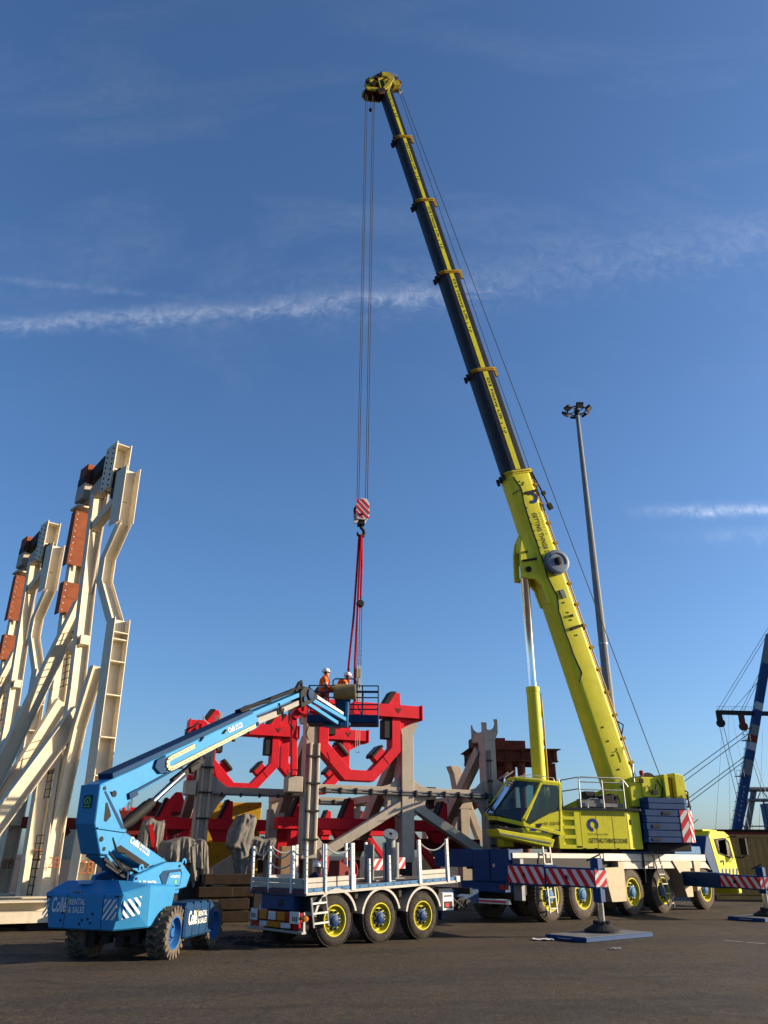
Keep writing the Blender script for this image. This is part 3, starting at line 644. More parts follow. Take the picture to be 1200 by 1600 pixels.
def pipes(t, a, b, offs, r=.035, ma=STEEL, clamps=6, cw=.05, side=(0, -1, 0)):
    g = M()
    for o_ in offs: g.tube([Vector(a)+Vector(o_), Vector(b)+Vector(o_)], r, 7)
    g.build('pipe', ma, t, smooth=True)
    g = M(); A_, B_ = Vector(a), Vector(b); d = (B_-A_).normalized()
    for k in range(clamps):
        p = A_+(B_-A_)*((k+.5)/clamps)
        ctr = sum((Vector(o_) for o_ in offs), Vector())/len(offs); w = max((Vector(o_)-ctr).length for o_ in offs)+r+.03
        c = p+ctr
        if abs(d.z) > .7: g.box(c.x-w, c.x+w, c.y-r-.03, c.y+r+.05, c.z-cw/2, c.z+cw/2)
        else: g.box(c.x-cw/2, c.x+cw/2, c.y-r-.03, c.y+r+.08, c.z-w, c.z+w)
    g.build('pipe_clamp', DGREY, t)
def clamp_arm(t, x_, y_, zt, zb):   # red hydraulic arm beside a column head
    g = M(); g.lathe([(0, -.2), (.2, -.2), (.23, -.1), (.23, .12), (.2, .2), (0, .2)], (x_, y_, zt), (0, 1, 0), 18); g.bar((x_, y_-.215, zt-.1), (x_, y_-.215, zt+.1), .03, .02); a = g.build('clamp_arm', RED, t, smooth=True)
    g = M(); g.bar((x_-.05, y_, zt-.02), (x_-.30, y_, zt-.32), .26, .24, (0, 1, 0)); g.bar((x_-.28, y_, zt-.22), (x_-.18, y_, zb+.12), .2, .17, (0, 1, 0)); g.build('arm_link', RED, a, .02)
    M().box(x_-.28, x_-.1, y_-.12, y_+.12, zb-.06, zb+.1).build('arm_foot', RED, a, .03)
    g = M()
    for k in range(3):
        g.tube([(x_-.1, y_-.2, zt+.1), (x_-.45-.04*k, y_-.24, zt-.15), (x_-.48, y_-.22, zt-.55), (x_-.3, y_-.18, zt-.75+.06*k)], .018, 5)
    g.tube([(x_+.15, y_-.15, zt-.1), (x_+.22, y_-.2, zt-.4), (x_+.1, y_-.2, zt-.8), (x_+.2, y_-.15, zt-1.0)], .02, 5)
    g.build('hydraulic_hose', BLACK, a)

F = thing('cradle_frame', 'large taupe steel cradle frame with three columns standing behind the flat trailer', 'steel frame', gpt(0, 0), AG, 'taupe cradle frames')
post(F, -.22, .27, 0, .45, 1.62, 5.7, True)
post(F, 3.12, 3.55, 0, .45, 1.52, 5.45, True, True)
post(F, 6.27, 6.71, 0, .45, 1.55, 5.45, True)
for x0, zt in ((.2, 3.8), (3.35, 3.8), (6.6, 3.8)): post(F, x0, x0+.43, 5.6, 6.05, 1.55, zt, False)
post(F, 3.26, 3.5, .6, 1.0, 1.6, 5.2, False, name='inner_column')
for x_ in (.02, 3.33, 6.48):
    M().box(x_-.16, x_+.16, .06, .38, 0, 1.6).build('foot_post', DGREY, F, .01)
    M().box(x_-.16, x_+.46, 5.6, 5.95, 0, 1.56).build('foot_post', DGREY, F, .01)
M().box(.28, 6.26, .06, .40, 3.53, 3.775).build('long_beam', TAUPE, F, .01)
M().box(.65, 6.6, 5.65, 5.98, 3.5, 3.78).build('long_beam', TAUPE, F, .01)
pipes(F, (.2, -.02, 3.6), (6.5, -.02, 3.6), [(0, 0, .03), (0, 0, -.05)], .028, STEEL, 12)
pipes(F, (.6, 5.58, 3.6), (6.5, 5.58, 3.6), [(0, 0, .03), (0, 0, -.05)], .03, STEEL, 10)
pipes(F, (.02, -.05, 1.75), (.02, -.05, 5.0), [(-.10, 0, 0), (.16, 0, 0)], .055, TAUPE, 4)
pipes(F, (6.5, -.05, 1.7), (6.5, -.05, 5.1), [(-.13, 0, 0), (-.05, 0, 0)], .022, STEEL, 5)
# gusset plates and diagonals round the middle column
for pts in ([(3.12, 4.2), (3.12, 3.78), (2.45, 3.78), (2.75, 3.86), (3.0, 4.0)], [(3.55, 4.2), (3.62, 4.0), (3.85, 3.86), (4.15, 3.78), (3.55, 3.78)],
            [(3.12, 3.53), (2.55, 3.53), (2.66, 3.3), (2.62, 3.12), (3.12, 2.85)], [(3.55, 3.53), (4.1, 3.53), (4.0, 3.3), (4.05, 3.15), (3.55, 2.85)]):
    M().prism(pts, (0, .12, 0), (1, 0, 0), (0, 0, 1), (0, .22, 0)).build('gusset_plate', TAUPE, F, .008)
for a, b in (((3.14, .2, 3.22), (.42, .2, 1.72)), ((3.54, .2, 3.26), (6.0, .2, 1.86))):
    M().bar(a, b, .36, .28, (0, 0, 1)).build('diagonal_brace', TAUPE, F, .012)
M().prism([(.27, 1.6), (.27, 2.3), (.62, 1.9), (.62, 1.6)], (0, .1, 0), (1, 0, 0), (0, 0, 1), (0, .3, 0)).build('gusset_plate', TAUPE, F, .008)
for xc in (.0, 3.3, 6.4):     # raking struts to the back
    g = M(); g.ibeam((xc-.05, .45, 5.15), (xc-.1, 4.6, 1.75), .34, .34, (1, 0, 0), .04, .2); g.build('raking_strut', TAUPE, F, .01)
    M().bar((xc+.1, .4, 3.64), (xc+.25, 5.7, 3.64), .3, .26).build('cross_beam', TAUPE, F, .01)
    M().bar((xc+.1, 3.2, 3.6), (xc+.2, 5.7, 1.8), .28, .28).build('raking_strut', TAUPE, F, .01)
M().prism([(6.15, 3.55), (5.6, 3.55), (6.0, 3.35), (6.2, 3.0), (6.27, 2.6), (6.27, 3.55)], (0, .12, 0), (1, 0, 0), (0, 0, 1), (0, .2, 0)).build('gusset_plate', TAUPE, F, .008)
M().prism([(6.27, 4.1), (6.27, 3.78), (5.7, 3.78), (6.0, 3.86)], (0, .12, 0), (1, 0, 0), (0, 0, 1), (0, .2, 0)).build('gusset_plate', TAUPE, F, .008)
M().prism([(6.71, 4.2), (7.4, 3.85), (7.4, 3.4), (6.71, 3.0)], (0, .12, 0), (1, 0, 0), (0, 0, 1), (0, .25, 0)).build('gusset_plate', TAUPE, F, .008)
M().box(-.78, -.30, -.12, .42, 3.5, 3.96).build('bracket_box', TAUPE, F, .015)
clamp_arm(F, -.43, -.1, 6.05, 4.02)
# knee column with slanted head behind the right column
M().box(6.50, 6.86, 2.4, 2.8, 0, 3.3).build('rear_post', TAUPE, F, .012)
M().prism([(6.13, 4.80), (6.55, 4.80), (6.64, 4.56), (6.95, 4.3), (7.0, 3.3), (6.42, 3.3), (6.36, 4.0), (6.27, 4.5)], (0, 2.4, 0), (1, 0, 0), (0, 0, 1), (0, .4, 0)).build('slanted_head', TAUPE, F, .015)
M().bar((6.9, 2.6, 3.4), (7.4, 2.6, 2.2), .3, .26, (1, 0, 0)).build('raking_strut', TAUPE, F, .01)
M().bar((6.5, 2.6, 3.0), (6.1, 2.6, 2.0), .3, .2, (1, 0, 0)).build('raking_strut', TAUPE, F, .01)
M().box(4.2, 6.6, 1.2, 1.6, 1.9, 2.25).build('lower_beam', REDD, F, .01)
M().box(.7, 3.0, 2.4, 2.75, 1.85, 2.2).build('lower_beam', REDD, F, .01)
M().box(6.0, 6.55, 4.5, 5.2, 3.7, 4.2).build('equipment_box', DGREY, F, .03)
M().prism([(6.2, 3.7), (6.5, 3.7), (6.75, 2.2), (6.5, 2.2)], (0, 4.6, 0), (1, 0, 0), (0, 0, 1), (0, .4, 0)).build('equipment_leg', DGREY, F, .02)

def saddle(loc, rz, label, group, full=True):
    t = thing('red_saddle', label, 'saddle', loc, rz, group)
    out = [(.17, 5.97), (.19, 4.82), (1.1, 3.91), (2.12, 3.91), (3.05, 4.88), (3.05, 5.97)]
    inn = [(.50, 5.97), (.52, 5.02), (1.32, 4.24), (1.98, 4.24), (2.74, 5.02), (2.74, 5.97)]
    M().ring(out, inn, (0, -.05, 0), (1, 0, 0), (0, 0, 1), (0, .5, 0), closed=False).build('saddle_ring', RED, t, .012)
    for n_, (x0, x1) in enumerate(((1.32, 3.8), (-.6, .74))):
        b = M().box(x0, x1, -.16, .50, 5.98, 6.40).build('top_beam', RED, t, .012)
        M().box(x1-.02 if n_ == 0 else x0-.03, x1+.03 if n_ == 0 else x0+.02, -.19, .53, 5.93, 6.44).build('end_plate', RED, b, .006)
        xs = 2.45 if n_ == 0 else -.1
        M().prism([(xs+.14, 6.4), (xs+.62, 6.4), (xs+.60, 6.82), (xs+.44, 6.84)], (0, -.02, 0), (1, 0, 0), (0, 0, 1), (0, .36, 0)).build('stop_horn', RED, b, .01)
        M().prism([(xs-.02, 6.405), (xs+.14, 6.405), (xs+.45, 6.86), (xs+.26, 6.86)], (0, -.06, 0), (1, 0, 0), (0, 0, 1), (0, .44, 0)).build('stop_pad', BLACK, b)
        xt = 2.93 if n_ == 0 else .35
        g = M(); g.prism([(xt-.13, 6.28), (xt+.12, 6.28), (xt, 6.10)], (0, -.167, 0), (1, 0, 0), (0, 0, 1), (0, .005, 0)); g.build('lug_hole', REDD, b)
        g = M()
        for k in range(5): g.lathe([(0, 0), (.03, 0), (.03, .04), (0, .04)], (x0+.2+k*.5, .1, 6.40), (0, 0, 1), 6)
        g.build('bolt_row', DGREY, b)
    M().prism([(2.72, 5.97), (3.75, 5.97), (3.05, 5.6), (2.72, 5.55)], (0, .0, 0), (1, 0, 0), (0, 0, 1), (0, .3, 0)).build('knee_plate', RED, t, .008)
    M().prism([(.48, 5.97), (-.5, 5.97), (.17, 5.6), (.48, 5.55)], (0, .0, 0), (1, 0, 0), (0, 0, 1), (0, .3, 0)).build('knee_plate', RED, t, .008)
    for s_, x_ in ((1, 2.60), (-1, .64)):
        M().box(x_-.13, x_+.13, -.02, .4, 5.3, 5.93).build('guide_pad', DGREY, t, .015)
    for s_ in (1, -1):    # bearing pads on the sloping sides
        c = Vector((1.61+s_*.72, .2, 4.74)); d = Vector((s_*.70, 0, .71)); nrm = Vector((-s_*.71, 0, .70))
        M().bar(c-d*.22+nrm*.02, c+d*.22+nrm*.02, .42, .22, nrm).build('pad_seat', RED, t, .01)
        p = M().bar(c-d*.26+nrm*.17, c+d*.26+nrm*.17, .6, .09, nrm).build('bearing_pad', DGREY, t, .015)
        M().bar(c-d*.22+nrm*.235, c+d*.2+nrm*.235, .5, .03, nrm).build('rubber_sheet', STEEL, p, .008)
        M().prism([(0, 0), (.3*s_, .05), (.2*s_, -.22)], c+Vector((s_*.1, -.26, -.05)), (1, 0, 0), (0, 0, 1), (0, .05, 0)).build('rib_plate', RED, t)
    return t
SG = 'red octagon saddles on the frames'
saddle(gpt(0, 0), AG, 'front red octagon saddle hanging under the hook on the taupe frame', SG)
saddle(gpt(.35, 6.0), AG, 'rear red saddle seen through the front octagon opening', SG)
sd3 = saddle(gpt(-2.75, 4.4), AG, 'left red octagon saddle behind the blue lift boom', SG); sd3.scale = (.92, 1, .96)

def lower_saddle(loc, rz, label, x0, x1, RED=RED):
    t = thing('lower_saddle', label, 'saddle', loc, rz, 'low red support saddles')
    M().box(x0, x1, 0, .5, 2.47, 2.82).build('long_beam', RED, t, .012)
    n_ = max(2, int((x1-x0)/1.3))
    for k in range(n_):
        x_ = x0+.45+(x1-x0-.9)*k/(n_-1)
        M().prism([(x_, 2.82), (x_+.42, 2.82), (x_+.40, 3.38), (x_+.26, 3.42)], (0, .05, 0), (1, 0, 0), (0, 0, 1), (0, .36, 0)).build('stop_horn', RED, t, .01)
        M().prism([(x_-.06, 2.84), (x_, 2.84), (x_+.26, 3.44), (x_+.18, 3.44)], (0, 0, 0), (1, 0, 0), (0, 0, 1), (0, .45, 0)).build('stop_pad', BLACK, t)
        if k % 2 == 0: M().box(x_+.0, x_+.36, .06, .44, .0, 2.47).build('leg', RED, t, .012)
        else: M().prism([(x_-.3, 2.47), (x_+.5, 2.47), (x_+.3, 2.1), (x_-.1, 2.1)], (0, .08, 0), (1, 0, 0), (0, 0, 1), (0, .3, 0)).build('haunch', RED, t, .01)
    M().bar((x0+.4, .2, 1.3), (x0+1.5, .2, 2.45), .22, .2).build('knee_brace', RED, t, .01)
    M().bar((x1-.4, .2, 1.3), (x1-1.4, .2, 2.45), .22, .2).build('knee_brace', RED, t, .01)
    return t
lower_saddle(gpt(0, .95), AG, 'low red support beam on legs behind the middle column', -.75, 5.3)
lower_saddle(gpt(0, 3.4), AG, 'low red support beam crossing in front of the yellow plate', -4.6, .4)
lower_saddle(gpt(0, 8.0), AG, 'low red support beam at the far side of the frames', -3.6, 6.5)
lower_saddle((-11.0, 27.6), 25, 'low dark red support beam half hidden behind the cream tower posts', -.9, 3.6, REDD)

# left frame
F2 = thing('cradle_frame', 'taupe steel frame column group with bundled pipes left of the yellow plate', 'steel frame', gpt(0, 2), AG, 'taupe cradle frames')
post(F2, -3.19, -2.74, 0, .45, .5, 5.35, True)
M().box(-3.35, -2.55, -.05, .6, 0, .5).build('foot_block', TAUPE, F2, .02)
pipes(F2, (-2.95, -.05, 1.6), (-2.95, -.05, 4.7), [(-.12, 0, 0), (.14, 0, 0)], .05, TAUPE, 4)
g = M(); g.ibeam((-3.0, .45, 5.0), (-3.05, 4.4, 1.75), .3, .32, (1, 0, 0), .04, .2); g.build('raking_strut', TAUPE, F2, .01)
M().box(-2.74, -.3, .1, .4, 3.5, 3.74).build('long_beam', TAUPE, F2, .01)
pipes(F2, (-2.7, -.0, 3.5), (-.2, -.0, 3.5), [(0, 0, .0)], .03, STEEL, 4)
M().prism([(-2.74, 4.1), (-2.2, 3.74), (-2.74, 3.74)], (0, .12, 0), (1, 0, 0), (0, 0, 1), (0, .2, 0)).build('gusset_plate', TAUPE, F2, .008)
M().prism([(-2.74, 3.5), (-2.2, 3.5), (-2.45, 3.2), (-2.74, 2.7)], (0, .12, 0), (1, 0, 0), (0, 0, 1), (0, .2, 0)).build('gusset_plate', TAUPE, F2, .008)
M().prism([(-2.74, 1.2), (-1.2, 2.1), (-1.2, 1.8), (-2.3, .6), (-2.74, .6)], (0, .0, 0), (1, 0, 0), (0, 0, 1), (0, .3, 0)).build('gusset_plate', TAUPE, F2, .008)
M().box(-3.6, -3.25, -.1, .4, 3.45, 3.9).build('bracket_box', TAUPE, F2, .015)
clamp_arm(F2, -3.3, -.1, 5.55, 3.95)
M().bar((-1.7, .2, .9), (-.8, .2, 2.2), .3, .3).build('raking_strut', TAUPE, F2, .01)
M().box(-.75, -.45, .1, .5, 0, 2.5).build('rear_post', TAUPE, F2, .012)
M().prism([(-.75, 2.5), (-.4, 2.5), (-.2, 3.0), (-.3, 3.0), (-.5, 2.75), (-.62, 3.1), (-.75, 3.1)], (0, .1, 0), (1, 0, 0), (0, 0, 1), (0, .4, 0)).build('fork_head', TAUPE, F2, .01)
M().box(.3, 1.6, 3.6, 3.8, 2.4, 3.7).build('web_plate', TAUPE, F2, .01)

# yellow plate box behind
t = thing('yellow_box_section', 'big amber yellow plated box section with rivets behind the frames', 'box section', gpt(-2.25, 5.3), AG)
M().prism([(0, 0.7), (.5, .35), (2.0, .35), (2.0, 3.5), (0, 3.42)], (0, 0, 0), (1, 0, 0), (0, 0, 1), (0, .8, 0)).build('plate_box', YELO, t, .015)
g = M()
for i in range(6):
    for j in range(7): g.lathe([(0, 0), (.028, 0), (.02, .02), (0, .02)], (.2+i*.33, 0, .8+j*.42), (0, -1, 0), 6)
g.build('rivet', mat('dark rivets', (.16, .10, .02), .5), t)
M().box(.1, 1.9, .1, .7, 0, .36).build('base_block', DGREY, t, .02)
# red machine frame left
t = thing('machine_frame', 'dark red open machine frame behind the grey tarpaulins at left', 'machine frame', gpt(-5.6, 5.2), AG)
for z_ in (2.95, 2.45): M().box(0, 3.0, 0, .35, z_-.14, z_+.14).build('rail', REDD, t, .01)
for x_ in (.05, .75, 1.5, 2.6): M().box(x_, x_+.2, .03, .3, 0, 3.0).build('post', REDD, t, .01)
M().prism([(1.6, 3.0), (2.7, 3.0), (2.4, 3.75), (2.2, 3.75)], (0, .05, 0), (1, 0, 0), (0, 0, 1), (0, .3, 0)).build('gable_plate', RED, t, .01)
M().box(.3, 1.4, .4, 1.2, 2.0, 2.75).build('motor_box', RED, t, .03)
g = M(); g.tube([(.5, .1, 3.0), (.5, .1, 3.2)], .06, 8); g.box(.7, .95, 0, .2, 3.09, 3.2); g.build('fitting', RED, t)

# tarpaulins
def drape(name, label, loc, rz, path, seed, folds=7):
    """cloth pulled over a lump: path of (x, y, z, half width, half depth) cross sections from top to bottom"""
    rnd = random.Random(seed); n_ = 96; vs = []; fs = []; ph = [rnd.random()*6.28 for _ in range(6)]
    P = []
    for i in range(len(path)-1):
        for k in range(6):
            f = k/6; P.append([a+(b-a)*f for a, b in zip(path[i], path[i+1])])
    P.append(list(path[-1]))
    for i, (x_, y_, z_, w_, d_) in enumerate(P):
        for k in range(n_):
            a = 2*math.pi*k/n_
            fr_ = i/max(1, len(P)-1); dd = .35+.9*fr_
            fold = abs(math.sin(folds*a*.5+ph[0]+.35*math.sin(i*.22+ph[4])))**.7*.20-.10+abs(math.sin((folds+4)*a*.5+ph[1]-i*.05))*.12-.06
            q = 1+dd*fold+.05*math.sin(3*a+ph[2]+i*.35)+rnd.uniform(-.012, .012)
            vs.append((x_+w_*q*math.cos(a), y_+d_*q*math.sin(a), z_+.05*math.sin(5*a+ph[3]+i*.3)+rnd.uniform(-.012, .012)))
    L_ = len(P)
    for i in range(L_-1):
        for k in range(n_): fs.append((i*n_+k, (i+1)*n_+k, (i+1)*n_+(k+1) % n_, i*n_+(k+1) % n_))
    fs.append(tuple(range(n_)))
    g = M(); g.v = [Vector(p) for p in vs]; g.f = fs; g.mi = [None]*len(fs)
    o = g.build(name, CLOTH, None, smooth=True); o.location = (*loc[:2], 0); o.rotation_euler = (0, 0, R(rz))
    tx = bpy.data.textures.new('crumple', 'CLOUDS'); tx.noise_scale = .22; tx.noise_depth = 3
    dm_ = o.modifiers.new('crumple', 'DISPLACE'); dm_.texture = tx; dm_.strength = .12; dm_.mid_level = .5; dm_.texture_coords = 'LOCAL'
    s_ = o.modifiers.new('thickness', 'SOLIDIFY'); s_.thickness = .012
    return tag(o, label, 'tarpaulin', 'grey tarpaulins over machine parts')
drape('tarpaulin', 'hanging grey tarpaulin hood with a long tail beside the yellow plate', gpt(-1.95, .1), AG, [(0, 0, 2.80, .12, .12), (.0, 0, 2.72, .30, .25), (-.1, 0, 2.4, .36, .28), (-.22, 0, 2.0, .36, .28), (-.1, 0, 1.8, .26, .22), (-.08, 0, 1.4, .17, .14), (-.05, 0, .95, .14, .12)], 3)
def sheet(label, loc, rz, hw, hd, zt, drop, seed, nf, lean=0.0, flare=.08):
    """tarpaulin over a box shaped lump: flat top, rounded corners, flaps with folds that grow towards a ragged hem"""
    rnd = random.Random(seed); n_ = 150; vs = []; fs = []; ph = [rnd.random()*6.28 for _ in range(8)]
    hem = [rnd.random() for _ in range(24)]
    lv = [('t', .02), ('t', .35), ('t', .7), ('t', .93)]+[('d', k/14) for k in range(15)]
    for q, f in lv:
        for k in range(n_):
            a = 2*math.pi*k/n_; ca, sa = math.cos(a), math.sin(a); r_ = (abs(ca)**4.5+abs(sa)**4.5)**(-1/4.5)
            hm = hem[int(k/n_*24) % 24]*(1-(k/n_*24) % 1)+hem[(int(k/n_*24)+1) % 24]*((k/n_*24) % 1)
            if q == 't':
                vs.append((hw*r_*ca*f, hd*r_*sa*f, zt+.05*math.sin(ca*4*f+ph[0])+.04*math.sin(sa*5*f+ca*3+ph[1])-.04*f*f)); continue
            am = .015+.085*f**.8
            rg = lambda n, p: 1-2*abs(math.sin(n*a*.5+p))
            fo = am*(.6*rg(nf, ph[2]+.6*math.sin(f*2+ph[5]))+.4*rg(nf*2+3, ph[3]-f)+.35*math.sin(3*a+ph[4]+f*2))
            R_ = 1+flare*f; z_ = zt-.05-drop*f*(.72+.4*hm)+.05*math.sin(ca*4+ph[0])+.04*math.sin(sa*5+ca*3+ph[1])
            vs.append((hw*r_*ca*R_+fo*ca+lean*f, hd*r_*sa*R_+fo*sa, z_))
    L_ = len(lv)
    for i in range(L_-1):
        for k in range(n_): fs.append((i*n_+k, (i+1)*n_+k, (i+1)*n_+(k+1) % n_, i*n_+(k+1) % n_))
    fs.append(tuple(range(n_)))
    g = M(); g.v = [Vector(p) for p in vs]; g.f = fs; g.mi = [None]*len(fs)
    o = g.build('tarpaulin', CLOTH, None, smooth=True); o.location = (*loc[:2], 0); o.rotation_euler = (0, 0, R(rz))
    return tag(o, label, 'tarpaulin', 'grey tarpaulins over machine parts')
sheet('grey tarpaulin spread over the low end beside the hood shaped one', gpt(-1.40, .25), AG, .42, .3, 2.16, .5, 5, 9, -.12, -.1)
sheet('wide crumpled grey tarpaulin in front of the left column', gpt(-3.85, -.25), AG, .58, .4, 2.1, .62, 8, 11, .0, .1)
sheet('narrow grey tarpaulin bunched at the foot of the left column', gpt(-3.42, -.35), AG, .28, .3, 2.05, 1.1, 14, 7, .12, -.25)
sheet('small dark grey tarpaulin bundle tied with red straps at far left', gpt(-4.6, .6), AG, .32, .26, 2.62, 1.3, 12, 7, -.1, .15)
t = thing('covered_machine', 'dark steel machine bed under the grey tarpaulins at left', 'machine', gpt(-4.9, -.2), AG)
M().box(.2, 2.0, -.1, .7, .0, 1.35).build('bed', DGREY, t, .03); M().box(2.6, 3.9, .2, .7, 0, 1.0).build('bed', DGREY, t, .03)
for x_ in (.7, .9, 1.05, 1.2): M().tube([(x_, -.3, 1.3), (x_+.05, -.34, 1.9)], .02, 5).build('rod', BLACK, t)
o = M(TM(gpt(-4.65, .3), AG)).prism([(-.12, 2.5), (0, 2.5), (.25, 1.7), (.1, 1.2), (.0, 1.2), (.1, 1.7)], (0, 0, 0), (1, 0, 0), (0, 0, 1), (0, .03, 0)).build('strap', SLING)
tag(o, 'red webbing strap tied over the dark tarpaulin bundle', 'strap')
# timber stack
for i, (x0, x1, y_, z_) in enumerate(((-3.25, -1.75, 0, 0), (-3.25, -1.7, .34, 0), (-3.2, -1.8, .02, .31), (-3.15, -1.75, .36, .31), (-3.25, -2.35, 0, .62), (-2.3, -1.75, .05, .62), (-3.2, -1.8, .35, .62), (-3.1, -1.7, .0, .93))):
    j_ = random.uniform
    o = M(TM(gpt(0, -.75), AG+j_(-1.6, 1.6))).box(x0+j_(-.1, .1), x1+j_(-.14, .06), y_+j_(0, .04), y_+.29, z_+.004, z_+j_(.26, .295)).build('timber_beam', WOOD, None, .02)
    tag(o, 'heavy square timber beam in the stack under the left frame', 'timber', 'timber beams stacked under the frame')
o = M(TM(gpt(-1.0, -.6), AG)).box(0, .35, 0, .3, .0, 1.95).build('board_crate', CARD, None, .01)
tag(o, 'narrow tall brown board crate standing behind the trailer rear', 'crate')
t = thing('hose_reel', 'red hose coil behind the trailer sideboard beside the helmeted worker', 'hose reel', gpt(.35, -2.6), AG)
g = M(); ring = [(.26*math.cos(R(k*20)), .0, 1.35+.26*math.sin(R(k*20))) for k in range(18)]
for q in range(4): g.tube([(p[0]*(1-.08*q), -.04+.05*q, p[2]) for p in ring], .035, 6, closed=True)
g.build('coil', SLING, t, smooth=True); M().box(-.06, .06, .05, .12, 0, 1.7).build('post', REDD, t)

# ------------------------------------------------------------------ mobile crane
Oc = (4.87, 24.88); AC = 42.5; AS = 15.0
Os = (7.12, 28.64)
CR = thing('mobile_crane', 'fluorescent yellow and blue five axle mobile crane with its long boom raised', 'mobile crane', Oc, AC)
TC = TM(Oc, AC); TS = TC.inverted() @ TM(Os, AS)
def wheel(parent, x, y0, y1, r, rim, hub, front=-1, name='wheel', T=None, rubber=None):
    """tyre lathe along y with lugs, dished rim and bolted hub; front=-1 when the outer face looks to -y"""
    wd = y1-y0; yo = y0 if front < 0 else y1; ax = (0, 1, 0) if front < 0 else (0, -1, 0)
    g = M(T); rr = r*.60
    g.lathe([(rr, .02), (rr*1.08, .0), (r*.80, .0), (r*.93, .03), (r, .07), (r, wd-.07), (r*.93, wd-.03), (r*.8, wd), (rr, wd)], (x, yo, r), ax, 40)
    n = 44
    for k in range(n):
        a = 2*math.pi*k/n; c = Vector((x, 0, r)); d = Vector((math.cos(a), 0, math.sin(a))); t_ = Vector((-d.z, 0, d.x))
        for q, (ya, yb) in enumerate(((.035, wd*.46), (wd*.54, wd-.035))):
            o_ = .045*(q*2-1)
            p = []
            for z_ in (r*.985, r*1.018):
                for (s_, y_) in ((-1, ya), (1, ya), (1, yb), (-1, yb)): p.append(c+d*z_+t_*(s_*.026+o_*(1 if (y_ == ya) == (q == 0) else 0))+Vector((0, yo+y_*(1 if front < 0 else -1), 0)))
            g.hexa(p)
    w = g.build(name, rubber or TYRE, parent, smooth=True)
    g = M(T); g.lathe([(rr*1.0, .03), (rr*1.03, .012), (rr*.95, .012), (rr*.91, .05), (rr*.86, wd*.42), (rr*.74, wd*.46), (rr*.68, wd*.24), (rr*.42, wd*.20), (rr*.40, wd*.34), (0.001, wd*.36)], (x, yo, r), ax, 32)
    g.build('rim', rim, w, smooth=True)
    g = M(T); g.lathe([(rr*.46, wd*.21), (rr*.44, wd*.08), (rr*.33, wd*.04), (rr*.30, -.01), (rr*.16, -.03), (0.001, -.03)], (x, yo, r), ax, 20); g.build('hub', hub, w, smooth=True)
    g = M(T); s_ = 1 if front < 0 else -1
    for k in range(10):
        a = 2*math.pi*k/10; g.lathe([(0, 0), (.026, 0), (.026, .05), (0, .05)], (x+math.cos(a)*rr*.56, yo+s_*wd*.215, r+math.sin(a)*rr*.56), (0, -s_, 0), 6)
    for k in range(8):
        a = 2*math.pi*(k+.5)/8; g.lathe([(0, 0), (rr*.10, 0), (rr*.10, .012), (0, .012)], (x+math.cos(a)*rr*.575, yo+s_*wd*.213, r+math.sin(a)*rr*.575), (0, -s_, 0), 10)
    g.build('wheel_nut', BLACK, w)
    return w
for x_ in (.05, 1.72, 4.55, 6.5, 9.52):
    wheel(CR, x_, 0, .40, .68, YRIM, PBLUE, -1, rubber=DTYRE); wheel(CR, x_, 2.10, 2.5, .68, YRIM, PBLUE, 1, rubber=DTYRE)
# chassis
g = M(); g.box(-1.2, 10.0, .62, 1.88, .62, 1.60); g.box(-1.0, 10.2, .2, 2.3, 1.36, 1.62)
for x_ in (.05, 1.72, 4.55, 6.5, 9.52): g.bar((x_, .3, .68), (x_, 2.2, .68), .22, .22)
g.build('chassis_frame', DGREY, CR, .015)
M().box(-1.6, 9.9, .03, 2.47, 1.62, 1.735).build('deck_plate', STEEL, CR)
M().box(-1.62, 2.95, -.02, .05, 1.665, 1.81).build('deck_edge', ALU, CR, .01)
M().box(2.97, 9.75, -.03, .05, 1.60, 1.82).build('deck_edge', mat('white deck edge', (.60, .58, .55), .5, .1, .08, .4, (.25, .22, .18), 3, streaks=.3), CR, .01)
M().prism([(3.95, 1.36), (9.75, 1.36), (10.1, 1.30), (9.72, 1.59), (3.95, 1.59)], (0, -.01, 0), (1, 0, 0), (0, 0, 1), (0, .06, 0)).build('fender_panel', ALU, CR, .01)
M().box(-1.6, .0+2.9, .0, .06, 1.38, 1.655).build('side_sill', DGREY, CR)
# rear of the carrier: blue tool boxes, lights, striped bar
M().box(-1.75, -1.15, .02, 1.36, 1.06, 1.90).build('rear_box', CBLUE, CR, .015)
M().box(-1.72, -1.15, 1.38, 2.95, 1.42, 1.91).build('rear_box', CBLUE, CR, .015)
M().box(-1.77, -1.752, .70, .715, 1.08, 1.88).build('door_gap', BLACK, CR)
M().lathe([(0, 0), (.05, 0), (.05, .03), (0, .03)], (-1.75, .55, 1.48), (-1, 0, 0), 12).build('lock', GALV, CR)
M().box(-1.66, -1.5, -.3, -.02, .60, 1.66).build('corner_panel', STEEL, CR, .01)
M().box(-1.62, -1.3, -.03, .0, 1.1, 1.6).build('corner_panel', STEEL, CR)
M().box(-1.7, -1.2, .25, 1.9, .78, 1.06).build('rear_beam', CBLUE, CR, .02)
for y_ in (.1, .28): M().box(-1.735, -1.705, y_, y_+.14, .86, .98).build('tail_light', LAMPR, CR, .01)
M().box(-1.85, -1.7, .06, 1.9, .50, .62).build('bumper_bar', WHITE, CR, .01)
M().box(-1.858, -1.852, .12, 1.85, .54, .585).build('bumper_stripe', RED, CR)
M().box(-1.3, -.9, .1, 1.2, .7, 1.05).build('battery_box', DGREY, CR, .02)
g = M()
for k in range(7): g.tube([(-1.6+.1*k, .6+.12*k, 1.1), (-1.5+.09*k, .5+.1*k, .9-.03*k), (-1.2, .7, .8)], .02, 5)
g.build('hose', BLACK, CR)
